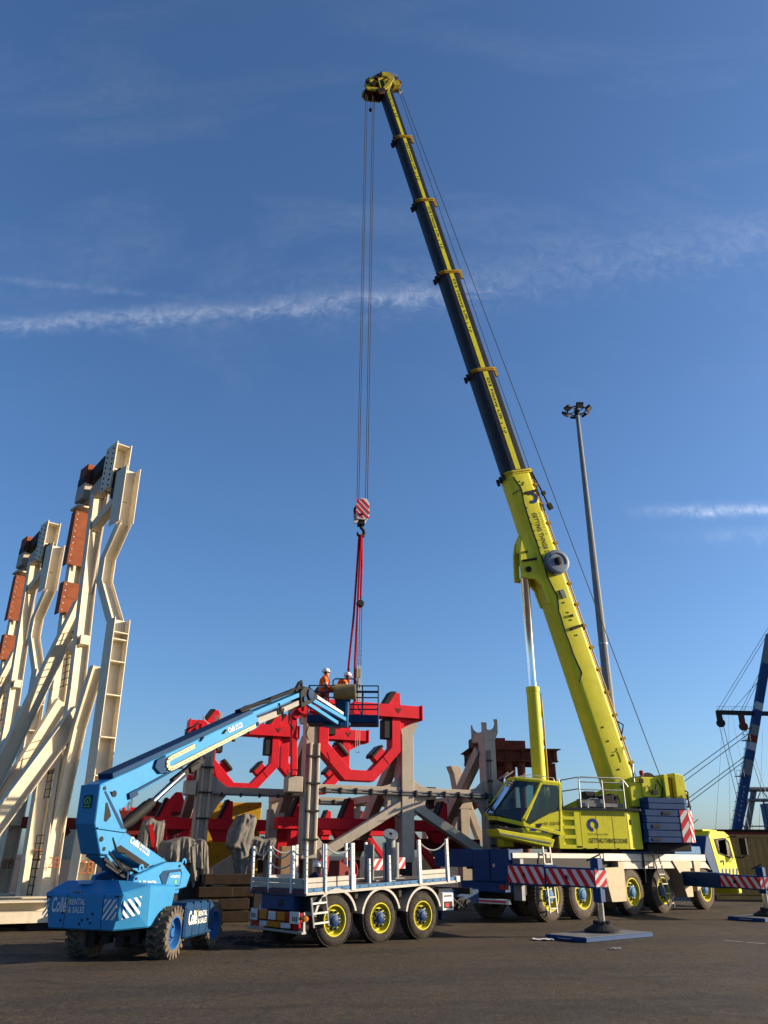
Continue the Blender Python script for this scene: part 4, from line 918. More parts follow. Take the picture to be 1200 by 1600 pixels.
# checker plate housings over the outrigger boxes
M().prism([(2.86, 1.34), (2.95, 1.40), (3.72, 1.42), (3.72, 1.58), (4.06, 1.58), (4.02, .42), (3.16, .42)], (0, -.05, 0), (1, 0, 0), (0, 0, 1), (0, .5, 0)).build('checker_housing', PLATE, CR, .01)
M().prism([(7.2, 1.62), (8.42, 1.62), (8.42, .95), (8.38, .44), (7.95, .44), (7.62, 1.2)], (0, -.06, 0), (1, 0, 0), (0, 0, 1), (0, .5, 0)).build('checker_housing', PLATE, CR, .01)
M().prism([(8.72, 1.62), (9.30, 1.62), (9.12, 1.3), (9.1, .75), (8.75, .6)], (0, -.06, 0), (1, 0, 0), (0, 0, 1), (0, .45, 0)).build('checker_housing', PLATE, CR, .01)
def ladder(parent, a, b, wdir, w, rungs, ma=ALU, r=.022, T=None):
    g = M(T); a = Vector(a); b = Vector(b); wd = Vector(wdir).normalized()*w
    for q in (a, a+wd): g.bar(q, q+(b-a), .05, .03)
    for k in range(rungs): p = a+(b-a)*((k+.6)/rungs); g.bar(p, p+wd, .05, .035)
    return g.build('ladder', ma, parent)
ladder(CR, (5.75, -.12, 1.95), (6.12, -.32, .2), (1, 0, 0), .36, 6)
ladder(CR, (-.30, -.1, 1.98), (-.30, -.2, .25), (1, 0, 0), .34, 6)
M().tube([(5.3, -.05, 1.82), (5.3, -.05, 1.2), (5.3, -.03, .95)], .03, 8).build('hand_rail', BLACK, CR)
# front body and driving cab
M().prism([(7.75, 1.825), (9.72, 1.825), (9.72, 2.1), (7.75, 2.1)], (0, .1, 0), (1, 0, 0), (0, 0, 1), (0, 2.2, 0)).build('front_deck_box', PBLUE, CR, .02)  # blue box; its pale sunlit look is put into the colour
M().prism([(9.78, 1.84), (10.12, 2.45), (10.3, 2.5), (10.78, 1.0), (10.45, 1.0), (10.15, 1.28)], (0, .0, 0), (1, 0, 0), (0, 0, 1), (0, 2.5, 0)).build('blue_flank', CBLUE, CR, .02)
prof = [(10.86, .9), (10.36, 2.46), (10.55, 2.66), (11.75, 2.66), (12.1, 2.52), (12.32, 1.7), (12.42, 1.15), (12.42, .75)]
M().prism(prof, (0, .02, 0), (1, 0, 0), (0, 0, 1), (0, 2.46, 0)).build('driving_cab', YEL, CR, .03)
c = M().prism([(10.93, 1.86), (10.74, 2.38), (11.62, 2.44), (11.95, 2.3), (12.1, 1.74), (11.9, 1.70)], (0, -.002, 0), (1, 0, 0), (0, 0, 1), (0, .018, 0)).build('window_surround', BLACK, CR)
M().prism([(11.02, 1.9), (10.85, 2.31), (11.55, 2.37), (11.8, 2.26), (11.98, 1.8), (11.8, 1.76)], (0, -.012, 0), (1, 0, 0), (0, 0, 1), (0, .008, 0)).build('cab_window', GLASS, CR)
M().prism([(12.14, 2.44), (12.33, 1.74)], (0, .1, 0), (1, 0, 0), (0, 0, 1), (0, 2.3, 0)).build('gap', BLACK, CR) if False else None
g = M(); g.hexa([(12.13, .15, 2.43), (12.345, .15, 1.72), (12.36, .15, 1.73), (12.15, .15, 2.44), (12.13, 2.35, 2.43), (12.345, 2.35, 1.72), (12.36, 2.35, 1.73), (12.15, 2.35, 2.44)]); g.build('windscreen', GLASS, CR)
g = M()
for k in range(5): 
    x0 = 10.92+k*.3; g.prism([(x0, 1.0), (x0+.13, 1.0), (x0+.22, 1.34), (x0+.09, 1.34)], (0, .012, 0), (1, 0, 0), (0, 0, 1), (0, .01, 0))
g.build('blue_stripe', LOGO, CR)
for q in ([(10.98, 1.55), (11.0, 1.62), (11.25, 1.64), (11.24, 1.57)], [(11.2, 1.46), (11.22, 1.62), (11.26, 1.62), (11.24, 1.46)]): M().prism(q, (0, .0, 0), (1, 0, 0), (0, 0, 1), (0, .02, 0)).build('door_handle', BLACK, CR)
M().box(10.5, 11.7, .3, 2.2, 2.66, 2.72).build('roof_panel', YEL, CR, .02)
g = M(); g.tube([(11.85, .0, 2.45), (12.0, -.3, 2.5), (12.25, -.42, 2.45)], .025, 6); g.tube([(12.2, 0, 1.75), (12.2, -.3, 1.72), (12.25, -.42, 1.8)], .025, 6); g.box(12.14, 12.26, -.56, -.30, 1.82, 2.42); g.build('mirror', BLACK, CR, .02)
g = M(); g.box(12.2, 12.5, .05, 2.4, .45, .78); g.build('front_bumper', YEL, CR, .04)
M().box(12.45, 12.52, .15, .5, .55, .7).build('headlight', LAMPG, CR, .02)
g = M(); g.box(10.3, 10.7, 1.0, 1.5, 2.5, 2.95); g.tube([(10.4, .9, 2.5), (10.45, .9, 3.0), (10.7, .9, 3.05)], .05, 8); g.tube([(10.5, .7, 2.9), (10.9, .6, 3.1)], .02, 5); g.build('exhaust_stack', RUST, CR, .01)
# outriggers
def outrigger(a, b, zc, h0, h1, split, casing, flip):
    a = Vector((*a, zc)); b = Vector((*b, zc-.03)); m_ = a+(b-a)*split; d = (b-a).normalized(); s_ = Vector((d.y, -d.x, 0))   # s_ towards -x side
    if s_.x > 0: s_ = -s_
    cs = M().bar(a, m_, .42, h0).build('outrigger_casing', CBLUE, CR, .015)
    inn = M().bar(m_-d*.4, b+d*.12, .34, h1).build('outrigger_beam', CBLUE, CR, .012)
    if casing:
        o_ = a+d*.15+s_*.212-Vector((0, 0, h0*.5-.05)); chevrons(o_, d, (0, 0, 1), (m_-a).length-.17, h0-.1, .2, -.9, cs)
    o_ = m_+d*.02+s_*.172-Vector((0, 0, h1*.5-.04)); chevrons(o_, d, (0, 0, 1), (b-m_).length+.08, h1-.08, .19, -.9, inn)
    o_ = b+d*.125+s_*.17-Vector((0, 0, h1*.5-.04)); chevrons(o_, -s_, (0, 0, 1), .34, h1-.08, .13, 1.1, inn)
    g = M()
    for q in (.25, .75):
        p = a+(b-a)*q+s_*.222; g.lathe([(0, 0), (.05, 0), (.05, .014), (0, .014)], p, s_, 14)
    g.build('inspection_hole', BLACK, inn)
    j = b+s_*.0
    jk = M().box(j.x-.11, j.x+.11, j.y-.11, j.y+.11, .72, zc+.42).build('jack_housing', CBLUE, CR, .02)
    M().tube([(j.x, j.y, .2), (j.x, j.y, .8)], .085, 16).build('jack_rod', CHROME, jk, smooth=True)
    g = M(); g.lathe([(.42, .105), (.42, .15), (.25, .24), (.12, .30), (.0, .31)], (j.x, j.y, 0), (0, 0, 1), 20)
    for k in range(8): g.lathe([(.0, -.05), (.05, -.05), (.05, .05), (0, .05)], (j.x+.16*math.cos(k*.8), j.y+.16*math.sin(k*.8), .29), (0, 0, 1), 6)
    g.build('jack_foot', DGREY, jk, smooth=False)
    g = M(); g.tube([(j.x+.1, j.y-.1, zc+.3), (j.x+.2, j.y, zc+.5), (j.x+.05, j.y+.3, zc+.35)], .02, 5); g.build('hose', BLACK, jk)
outrigger((-1.55, .1), (-2.72, -3.45), 1.27, .52, .44, .5, True, False)
outrigger((8.15, .1), (6.02, -3.6), 1.04, .46, .40, .56, False, True)

# superstructure -----------------------------------------------------------------
def sm(): return M(TS)
sm().lathe([(1.0, 1.74), (1.0, 1.96), (.0, 1.96)], (0, 0, 0), (0, 0, 1), 32).build('slewing_ring', BLACK, CR)
sm().box(-1.68, 1.3, -1.18, 1.25, 1.96, 3.10).build('machine_house', YEL, CR, .015)
# side skin with step pockets
yo = -1.25
g = sm()
for z0, z1 in ((1.95, 2.07), (2.25, 2.36), (2.54, 2.64), (2.82, 2.92), (3.06, 3.12)): g.box(-1.6, -1.18, yo, -1.17, z0, z1)
for x0, x1 in ((-1.78, -1.6), (-1.18, -.98)): g.box(x0, x1, yo, -1.17, 1.95, 3.12)
g.build('step_panel', YEL, CR, .006)
for x0, x1 in ((-.965, .75), ): sm().box(x0, x1, yo, -1.17, 1.95, 3.12).build('side_panel', YEL, CR, .01)
sm().prism([(.765, -1.25), (1.32, -1.10), (1.32, -1.05), (.765, -1.17)], (0, 0, 1.95), (1, 0, 0), (0, 1, 0), (0, 0, 1.17)).build('side_panel', YEL, CR, .01)
sm().box(.86, .92, -1.235, -1.20, 2.7, 2.86).build('door_latch', BLACK, CR)
sm().box(-1.14, -.99, yo-.008, yo, 1.99, 2.04).build('door_latch', BLACK, CR)
g = sm(); g.box(-1.78, 1.32, -1.27, 1.25, 3.125, 3.20); g.build('walkway_deck', STEEL, CR)
g = sm(); k = -1.75
while k < 1.25: g.box(k, k+.04, -1.285, -1.272, 3.12, 3.205); k += .075
g.build('walkway_kick_plate', DGREY, CR)
g = sm(); k = -.9
while k < .7: g.box(k, k+.018, yo-.006, yo-.001, 2.96, 3.09); k += .045
g.build('vent_slot', mat('dark olive slot', (.12, .11, .02), .7), CR, kind='stuff')
for x_ in (-.40, .20): sm().box(x_, x_+.012, yo-.003, yo, 1.97, 2.94).build('panel_seam', mat('olive seam', (.16, .15, .02), .7) if x_ < 0 else bpy.data.materials['olive seam'], CR)
for x_ in (-.9, -.5, .3): sm().box(x_, x_+.05, yo-.02, yo, 1.955, 1.985).build('hinge', BLACK, CR)
annulus((-.52, yo-.004, 2.68), (1, 0, 0), (0, 0, 1), .10, .20, R(-40), R(270), LOGO, CR, TS)
text('O3 Heavy Lift', (-.72, yo-.004, 2.345), (1, 0, 0), (0, 0, 1), .72, .09, TXTB, CR, TS, -.005)
text('GETTING THINGS DONE', (-.72, yo-.004, 2.13), (1, 0, 0), (0, 0, 1), 1.42, .145, TXTB, CR, TS, .02)
# railing
g = sm(); yr = -1.18
for x_ in (-.86, .0, .80): g.tube([(x_, yr, 3.2), (x_, yr, 4.1)], .024, 8)
g.tube([(-.86, yr, 4.02), (-.86, yr, 4.12), (-.78, yr, 4.17), (.72, yr, 4.17), (.85, yr, 4.08), (.98, yr, 3.9)], .024, 8)
for z_ in (4.02, 3.78): g.tube([(-.86, yr, z_), (.80, yr, z_)], .02, 8)
for z_ in (4.17, 3.8): g.tube([(-.86, .1, z_-.0), (-.86, yr, z_-.0)], .02, 8)
g.tube([(-.86, .1, 3.2), (-.86, .1, 4.17)], .022, 8)
g.tube([(-.6, yr, 3.2), (-.6, yr, 3.45), (-.5, yr, 3.5), (-.2, yr, 3.5)], .016, 6)
g.build('guard_rail', GALV, CR, smooth=True)
g = sm(); g.box(-.8, .75, -1.15, -1.05, 3.24, 3.36); g.box(-.75, .1, -1.0, -.7, 3.21, 3.5); g.build('step_tread', STEEL, CR, .01)
g = sm(); g.box(.05, .5, -1.0, -.55, 3.2, 3.62); g.box(-.5, -.1, -.9, -.6, 3.5, 3.75); g.lathe([(0, -.2), (.2, -.2), (.2, .2), (0, .2)], (.55, -.7, 3.5), (0, 1, 0), 14); g.build('winch_gear', DGREY, CR, .02)
g = sm()
for k in range(9): g.tube([(-.6+.13*k, -.9, 3.3), (-.5+.15*k, -.95, 3.55+.05*(k % 3)), (-.2+.13*k, -.8, 3.4)], .02, 5)
g.build('hydraulic_hose', BLACK, CR)
# cylinder foot and boom foot brackets
sm().prism([(-.9, 3.2), (-.2, 3.5), (.9, 3.9), (1.4, 3.9), (2.1, 3.3), (2.1, 2.6), (1.3, 2.6), (.2, 3.12)], (0, -.62, 0), (1, 0, 0), (0, 0, 1), (0, .12, 0)).build('boom_bracket', YEL, CR, .01)
sm().prism([(-.9, 3.2), (-.2, 3.5), (.9, 3.9), (1.4, 3.9), (2.1, 3.3), (2.1, 2.6), (1.3, 2.6), (.2, 3.12)], (0, .5, 0), (1, 0, 0), (0, 0, 1), (0, .12, 0)).build('boom_bracket', YEL, CR, .01)
sm().prism([(-2.0, 2.4), (-1.4, 2.4), (-.6, 3.1), (-1.5, 3.1)], (0, -.35, 0), (1, 0, 0), (0, 0, 1), (0, .7, 0)).build('cylinder_foot', YEL, CR, .01)
# grey hood behind the cab
g = sm(); g.prism([(-1.55, 3.2), (-.75, 3.2), (-.85, 3.9), (-1.15, 4.2), (-1.5, 4.2)], (0, .3, 0), (1, 0, 0), (0, 0, 1), (0, .7, 0))
for k in range(6): g.box(-1.5+k*.12, -1.46+k*.12, .26, .3, 3.25, 3.85)
g.build('air_hood', DGREY, CR, .015)
# rear winch housing
g = sm(); g.box(1.75, 2.55, -.85, .8, 3.62, 4.28); g.box(1.3, 1.8, -.8, .8, 3.3, 4.1); g.build('winch_housing', YEL, CR, .02)
g = sm(); g.lathe([(0, -.6), (.36, -.6), (.36, -.5), (.28, -.48), (.28, .48), (.36, .5), (.36, .6), (0, .6)], (2.2, 0, 4.1), (0, 1, 0), 20); g.build('winch_drum', DGREY, CR, smooth=True)
sm().box(2.58, 2.74, -.95, .9, 3.5, 4.38).build('winch_cheek', YEL, CR, .02)
sm().box(2.80, 2.98, -.8, .8, 3.6, 4.3).build('winch_cheek', YELO, CR, .02)
sm().prism([(3.02, 3.58), (3.45, 3.58), (3.40, 4.36), (3.02, 4.44)], (0, -.95, 0), (1, 0, 0), (0, 0, 1), (0, 1.9, 0)).build('tail_block', YEL, CR, .02)
g = sm(); g.tube([(1.42, -.9, 4.1), (1.42, -.9, 4.62)], .035, 8); g.lathe([(0, 0), (.06, 0), (.06, .09), (0, .09)], (1.42, -.9, 4.6), (0, 0, 1), 10); g.build('camera_post', GALV, CR)
sm().lathe([(0, 0), (.075, 0), (.075, .13), (.05, .16), (0, .16)], (1.72, -.95, 4.32), (0, 0, 1), 12).build('warning_lamp', LAMPR, CR, smooth=True)
g = sm(); g.tube([(1.95, -.88, 4.0), (2.0, -.9, 3.8), (2.2, -.9, 3.75), (2.3, -.88, 4.05)], .02, 6); g.box(1.66, 1.8, -.9, -.84, 4.08, 4.22); g.box(2.1, 2.3, -.92, -.85, 3.7, 3.86); g.tube([(2.35, -.88, 4.2), (2.5, -.9, 3.9), (2.45, -.88, 3.6)], .02, 6); g.build('hose', BLACK, CR)
# counterweight: chamfered slabs
def slab(z0, z1, x0, x1, ya, name, ch=.32, inset=0):
    return sm().prism([(x0+.08, -ya), (x1-ch, -ya), (x1, -ya+ch*.85), (x1, ya-ch*.85), (x1-ch, ya), (x0+.08, ya), (x0, ya-.1), (x0, -ya+.1)], (0, 0, z0), (1, 0, 0), (0, 1, 0), (0, 0, z1-z0)).build(name, CBLUE, CR, .012)
zz = [2.16, 2.34, 2.55, 2.78, 2.99, 3.20]
for k in range(5): slab(zz[k], zz[k+1]-.012, 1.36 + .02*(k % 2), 3.42-(.05 if k == 0 else 0), 1.32, 'counterweight_slab')
slab(3.215, 3.40, 1.6, 3.3, 1.2, 'counterweight_slab', .2); slab(3.41, 3.58, 1.6, 3.3, 1.2, 'counterweight_slab', .2)
for z0, z1, x0 in ((2.22, 2.3, 1.6), (2.62, 2.72, 1.65), (3.04, 3.14, 2.1)): sm().box(x0, x0+.3, -1.335, -1.318, z0, z1).build('lifting_pocket', BLACK, CR)
ch = Vector((.32, .272, 0))
for z0, z1 in ((2.18, 3.19),):
    chevrons((2.76, -1.322, z0), (1, 0, 0), (0, 0, 1), .34, z1-z0, .2, .9, CR, TS)
    chevrons((3.1, -1.328, z0), ch, (0, 0, 1), .41, z1-z0, .2, -1.0, CR, TS)
g = sm()
for k in range(6): z_ = 2.3+k*.2; g.box(3.36, 3.46, -1.02+.0, -.9, z_, z_+.06); g.tube([(3.45, -.95, z_), (3.52, -.95, z_+.03), (3.45, -.95, z_+.07)], .016, 5)
g.tube([(3.44, -.98, 2.2), (3.46, -.98, 3.4), (3.35, -1.0, 3.75)], .022, 6); g.tube([(3.32, -1.1, 3.3), (3.36, -1.1, 3.8), (3.28, -1.05, 3.85)], .025, 6)
g.build('tail_ladder', BLACK, CR)
sm().box(1.5, 3.2, -1.1, 1.1, 1.9, 2.15).build('tail_frame', BLACK, CR, .02)

# operator cab, tilted back
yn, yf = -1.25, -.28
base = [(-1.72, yn), (-3.02, yn), (-3.78, -.92), (-3.86, -.6), (-3.78, yf), (-1.72, yf)]
zb = [2.40, 2.66, 2.84, 2.86, 2.84, 2.40]
roof = [(-1.60, yn), (-2.26, yn), (-3.05, -.95), (-3.12, -.6), (-3.05, yf), (-1.60, yf)]
zr = [3.93, 3.98, 4.07, 4.08, 4.07, 3.93]
B = [Vector((p[0], p[1], z)) for p, z in zip(base, zb)]; Rf = [Vector((p[0], p[1], z)) for p, z in zip(roof, zr)]
cabp = sm()
# nose: windscreen frame bulges forward at mid height
mid = [Vector((-4.02, -.6, 3.02)), Vector((-3.9, -.95, 3.0)), Vector((-3.9, yf, 3.0))]
for a, b in ((B[0], Rf[0]), (B[1], Rf[1]), (B[5], Rf[5])): cabp.bar(a, b, .08, .08, (0, 1, 0))
for a, m_, b in ((B[4], mid[2], Rf[4]), ): cabp.bar(a, m_, .08, .07, (0, 1, 0)); cabp.bar(m_, b, .08, .07, (0, 1, 0))
for L_ in (Rf,): 
    for i in range(6): cabp.bar(L_[i], L_[(i+1) % 6], .09, .09)
for i in range(6): cabp.bar(B[i], B[(i+1) % 6], .09, .12)
cabp.build('cab_frame', YEL, CR, .015)
g = sm(); g.add(Rf+[p+Vector((0, 0, .07)) for p in Rf], [(5, 4, 3, 2, 1, 0), (6, 7, 8, 9, 10, 11)]+[(i, (i+1) % 6, 6+(i+1) % 6, 6+i) for i in range(6)]); g.build('cab_roof', YEL, CR, .02)
g = sm(); g.add([p-Vector((0, 0, .1)) for p in B]+B, [(5, 4, 3, 2, 1, 0), (6, 7, 8, 9, 10, 11)]+[(i, (i+1) % 6, 6+(i+1) % 6, 6+i) for i in range(6)]); g.build('cab_floor', DGREY, CR)
# lower ledge with vents
sm().prism([(-3.92, 2.52), (-1.95, 2.22), (-2.05, 1.98), (-3.80, 2.30)], (0, -1.27, 0), (1, 0, 0), (0, 0, 1), (0, 1.0, 0)).build('cab_ledge', YEL, CR, .015)
sm().prism([(-3.86, 2.40), (-2.08, 2.13), (-2.09, 2.09), (-3.84, 2.35)], (0, -1.285, 0), (1, 0, 0), (0, 0, 1), (0, .012, 0)).build('cab_step', STEEL, CR)
sm().prism([(-3.85, 2.60), (-3.05, 2.50), (-3.05, 2.40), (-3.85, 2.50)], (0, -1.262, 0), (1, 0, 0), (0, 0, 1), (0, .1, 0)).build('vent_grille', BLACK, CR)
sm().prism([(-3.1, 2.36), (-2.1, 2.18), (-1.95, 2.40), (-3.05, 2.56)], (0, -1.24, 0), (1, 0, 0), (0, 0, 1), (0, .9, 0)).build('cab_sill', YEL, CR)
# door: lower panel follows a rising curve, window above
def dz(x): return 2.66+(-3.02-x)*-.2      # door bottom line
door = [(-1.70, 2.36), (-2.88, 2.44), (-3.06, 2.76), (-2.98, 2.84), (-2.80, 2.66), (-2.5, 2.82), (-2.1, 3.0), (-1.66, 3.12)]
dr = sm().prism(door, (0, yn-.03, 0), (1, 0, 0), (0, 0, 1), (0, .05, 0)).build('cab_door', YEL, CR, .01)
fr = sm(); pts = [(-3.03, 2.80), (-2.27, 3.92), (-1.63, 3.88), (-1.68, 3.10)]
for i in range(3):
    a, b = pts[i], pts[i+1]; fr.bar((a[0], yn-.01, a[1]), (b[0], yn-.01, b[1]), .05, .06, (0, 1, 0))
fr.build('door_frame', YEL, dr, .008)
sm().prism([(-2.98, 2.84), (-2.80, 2.66), (-2.5, 2.82), (-2.1, 3.0), (-1.68, 3.12), (-1.66, 3.86), (-2.28, 3.88)], (0, yn-.004, 0), (1, 0, 0), (0, 0, 1), (0, .006, 0)).build('door_window', GLASS, dr)
g = sm(); P = [(-2.99, 2.83), (-2.80, 2.65), (-2.5, 2.81), (-2.1, 2.99), (-1.68, 3.11)]
for i in range(4): g.bar((P[i][0], yn-.034, P[i][1]), (P[i+1][0], yn-.034, P[i+1][1]), .012, .03, (0, 1, 0))
g.build('window_seal', BLACK, dr)
text('+31 (0)10', (-2.40, yn-.034, 2.60), (1, 0, .05), (0, 0, 1), .68, .125, TXTB, dr, TS, .012)
for x0, z0 in ((-2.82, 2.475), (-2.42, 2.425), (-2.05, 2.40)): sm().prism([(x0, z0), (x0+.22, z0-.02), (x0+.33, z0+.10), (x0+.12, z0+.12)], (0, yn-.036, 0), (1, 0, 0), (0, 0, 1), (0, .006, 0)).build('blue_stripe', LOGO, dr)
sm().prism([(-2.62, 2.58), (-2.5, 2.54), (-2.38, 2.62), (-2.40, 2.70), (-2.55, 2.68)], (0, yn-.045, 0), (1, 0, 0), (0, 0, 1), (0, .02, 0)).build('door_handle', BLACK, dr)
# windscreen panes wrap round the front
def pane(q, name): g = sm(); g.add(q, [tuple(range(len(q)))]); return g.build(name, GLASS, CR)
pane([B[1], mid[1], Rf[2], Rf[1]], 'corner_pane'); pane([mid[1], mid[0], Rf[3], Rf[2]], 'windscreen'); pane([mid[0], mid[2], Rf[4], Rf[3]], 'windscreen')
pane([B[5], B[4], mid[2], Rf[4], Rf[5]], 'side_pane')
pane([B[1], B[2], mid[1]], 'corner_pane')
g = sm(); g.box(-1.74, -1.66, yn+.05, yf-.03, 2.4, 3.1); g.build('rear_wall', YEL, CR, .01)
# inside: seat, console, extinguisher, wiper
g = sm(); g.box(-2.6, -2.1, -1.0, -.5, 2.65, 2.85); g.bar((-2.12, -.75, 2.8), (-1.98, -.75, 3.45), .46, .14, (1, 0, 0)); g.box(-2.1, -1.95, -.88, -.62, 3.45, 3.65); g.build('seat', BLACK, CR, .04)
g = sm(); g.box(-3.3, -2.9, -1.0, -.4, 2.75, 3.15); g.box(-2.9, -2.5, -.5, -.35, 2.75, 3.2); g.tube([(-3.1, -.7, 3.1), (-3.15, -.75, 3.35)], .02, 6); g.box(-3.2, -3.1, -.95, -.7, 3.2, 3.45); g.box(-3.0, -2.6, -.9, -.35, 3.85, 4.0); g.box(-3.7, -3.1, -.98, -.3, 2.82, 2.95); g.build('console', BLACK, CR, .02)
sm().lathe([(0, 0), (.07, 0), (.07, .36), (.03, .42), (0, .42)], (-2.92, -1.05, 2.76), (0, 0, 1), 12).build('extinguisher', LAMPR, CR, smooth=True)
g = sm(); g.bar(mid[0]+Vector((-.03, 0, .05)), Rf[3]+Vector((-.05, -.15, -.25)), .04, .04); g.bar(mid[1]+Vector((-.0, -.03, .0)), Rf[2]+Vector((.05, -.02, -.1)), .05, .05); g.build('wiper', BLACK, CR)
g = sm()
for y_ in (-1.1, -.45): g.tube([(-1.7, y_, 4.0), (-1.75, y_, 4.12), (-2.6, y_, 4.2), (-2.95, y_, 4.15)], .014, 6)
g.tube([(-1.7, -1.2, 3.98), (-1.6, -1.2, 4.1), (-1.55, -1.2, 3.7)], .014, 6)
g.build('roof_rail', GALV, CR)
g = sm()
for k in range(4): g.bar((-3.35+.07*k, -.9, 4.14+.04*k), (-3.35+.07*k, -.45, 4.14+.04*k), .035, .025)
for y_ in (-.9, -.45): g.bar((-3.42, y_, 4.1), (-3.08, y_, 4.32), .03, .03)
g.build('front_grating', ALU, CR)
g = sm(); g.tube([(-3.85, -1.0, 2.9), (-3.98, -1.12, 3.3), (-3.55, -1.1, 3.72)], .014, 5); g.lathe([(0, -.03), (.07, -.03), (.07, .03), (0, .03)], (-4.0, -1.1, 3.1), (1, 0, 0), 10); g.build('mirror', BLACK, CR)
sm().box(-3.3, -2.9, -.2, .5, 2.0, 2.5).build('oil_tank', YEL, CR, .02)
sm().box(-2.9, -2.2, -.1, 1.0, 1.95, 2.3).build('hydraulic_tank', RUST, CR, .02)

# boom ---------------------------------------------------------------------------
TH = R(75.0); bdir = Vector((-math.cos(TH), 0, math.sin(TH))); qdir = Vector((math.sin(TH), 0, math.cos(TH))); foot = Vector((1.55, 0, 3.2))
def BP(s_, y_, q_): return foot+bdir*s_+qdir*q_+Vector((0, y_, 0))
def section_outline(w, h, rb, rt, n=6):
    P = []
    for cy, cq, r_, a0 in ((w/2-rt, h/2-rt, rt, 0), (-w/2+rt, h/2-rt, rt, 90), (-w/2+rb, -h/2+rb, rb, 180), (w/2-rb, -h/2+rb, rb, 270)):
        for k in range(n+1): a = R(a0+90*k/n); P.append((cy+r_*math.cos(a), cq+r_*math.sin(a)))
    return P
def boom_sec(s0, s1, w, h, name, ma, rb=.38, rt=.14):
    g = sm(); g.prism(section_outline(w, h, w*rb, max(w*rt, .05)), BP(s0, 0, 0), (0, 1, 0), qdir, bdir*(s1-s0)); return g.build(name, ma, CR, smooth=True)
secs = [(-.7, 13.25, .84, 1.08), (13.0, 18.1, .77, 1.0), (17.8, 23.3, .70, .91), (23, 27.5, .63, .82), (27.2, 31.5, .55, .72), (31.2, 35.3, .485, .63)]
bs = boom_sec(*secs[0], 'boom_base_section', YEL, .30, .20)
tele = []
for s_ in secs[1:]: tele.append(boom_sec(*s_, 'boom_section', NAVY))
# collars at the section heads
for i, (s_, w, h) in enumerate(((13.1, .90, 1.14), (18.0, .83, 1.06), (23.2, .755, .97), (27.4, .68, .87), (31.4, .60, .77))):
    o1 = section_outline(w+.05, h+.05, w*.36, .10); i1 = section_outline(w-.10, h-.10, w*.33, .06)
    cl = sm().ring(o1, i1, BP(s_, 0, 0), (0, 1, 0), qdir, bdir*.16).build('boom_collar', YELO if i else YEL, CR, .008, smooth=True)
    o2 = section_outline(w+.12, h+.12, w*.38, .12)
    sm().ring(o2, i1, BP(s_+.05, 0, 0), (0, 1, 0), qdir, bdir*.045).build('collar_rib', YELO, cl)
    g = sm()   # wear pad bolts and lugs on the top and bottom
    for k in range(3): g.bar(BP(s_-.15, -w*.3+w*.3*k, -h/2-.08), BP(s_+.12, -w*.3+w*.3*k, -h/2-.08), .08, .1)
    g.build('collar_lug', DGREY, cl)
    g = sm(); g.bar(BP(s_-.25, -w*.36, h/2+.06), BP(s_+.22, -w*.36, h/2+.06), .09, .12); g.bar(BP(s_-.25, w*.3, h/2+.06), BP(s_+.22, w*.3, h/2+.06), .09, .12); g.build('rope_guide', YELO, cl)
# yellow stripe and lettering on each telescopic section
lets = ['O3 Heavy Lift']*5
for i, (s0, s1, w, h) in enumerate(secs[1:]):
    sw = .225*(w/.77); yq = -w/2-.004; qc = .06*h
    a, b = s0+.32, s1-.02
    sm().prism([(0, 0), (b-a, 0), (b-a, sw), (0, sw)], BP(a, yq+.003, qc-sw/2), bdir, qdir, (0, -.004, 0)).build('side_stripe', YEL, tele[i])
    lw = (s1-s0)*.40; st = s1-.42 if i < 4 else s1-.2
    text(lets[i], BP(st, yq-.002, qc-sw*.36), -bdir, qdir, lw, sw*.74, TXTB, tele[i], TS, .012)
    g = sm()
    for k, dd in enumerate((.18, .42, .55, .62)): g.lathe([(0, 0), (.03, 0), (.03, .012), (0, .012)], BP(st-lw-dd, yq-.0, qc-.03+.05*(k % 2)), (0, -1, 0), 8)
    g.build('stud', BLACK, tele[i])
wb = .84; hb = 1.08; yb = -wb/2-.004
annulus(BP(12.0, yb-.003, .20), -bdir, qdir, .13, .26, R(-35), R(215), LOGO, bs, TS)
text('GETTING THINGS DONE', BP(11.35, yb-.002, -.02), -bdir, qdir, 2.15, .20, TXTB, bs, TS, .02)
text('O3 Heavy Lift', BP(11.35, yb-.002, .27), -bdir, qdir, 1.0, .10, mat('grey lettering', (.16, .17, .05)), bs, TS, -.01)
g = sm()
for s_, q_ in ((12.6, .0), (12.75, -.1), (12.68, .06), (11.6, -.18), (11.2, -.2), (10.9, -.2), (10.6, -.2), (10.2, -.2), (9.9, -.19), (7.6, .05), (7.2, .08), (6.9, .1), (6.3, .12), (2.9, -.08), (2.4, -.06), (1.9, -.04), (1.4, -.02)):
    g.lathe([(0, 0), (.035, 0), (.035, .014), (0, .014)], BP(s_, yb, q_), (0, -1, 0), 8)
g.box(0, 0, 0, 0, 0, 0) if False else None
g.bar(BP(.85, yb-.01, -.02), BP(.6, yb-.01, -.02), .03, .28, qdir)
g.build('stud', BLACK, bs)
g = sm(); P = [BP(13.0, yb-.02, -.30), BP(12.4, yb-.02, -.12), BP(11.8, yb-.02, -.22), BP(10.5, yb-.02, -.25), BP(9.4, yb-.02, -.25), BP(8.7, yb-.02, -.28), BP(7.9, yb-.02, -.14), BP(7.3, yb-.02, -.28), BP(6.6, yb-.02, -.3), BP(5.6, yb-.02, -.27), BP(4.9, yb-.02, -.20), BP(4.6, yb-.03, -.42)]
Q = []
for i in range(len(P)-1):
    for k in range(4): Q.append(P[i].lerp(P[i+1], k/4)+qdir*random.uniform(-.012, .012))
g.tube(Q+[P[-1]], .022, 6)
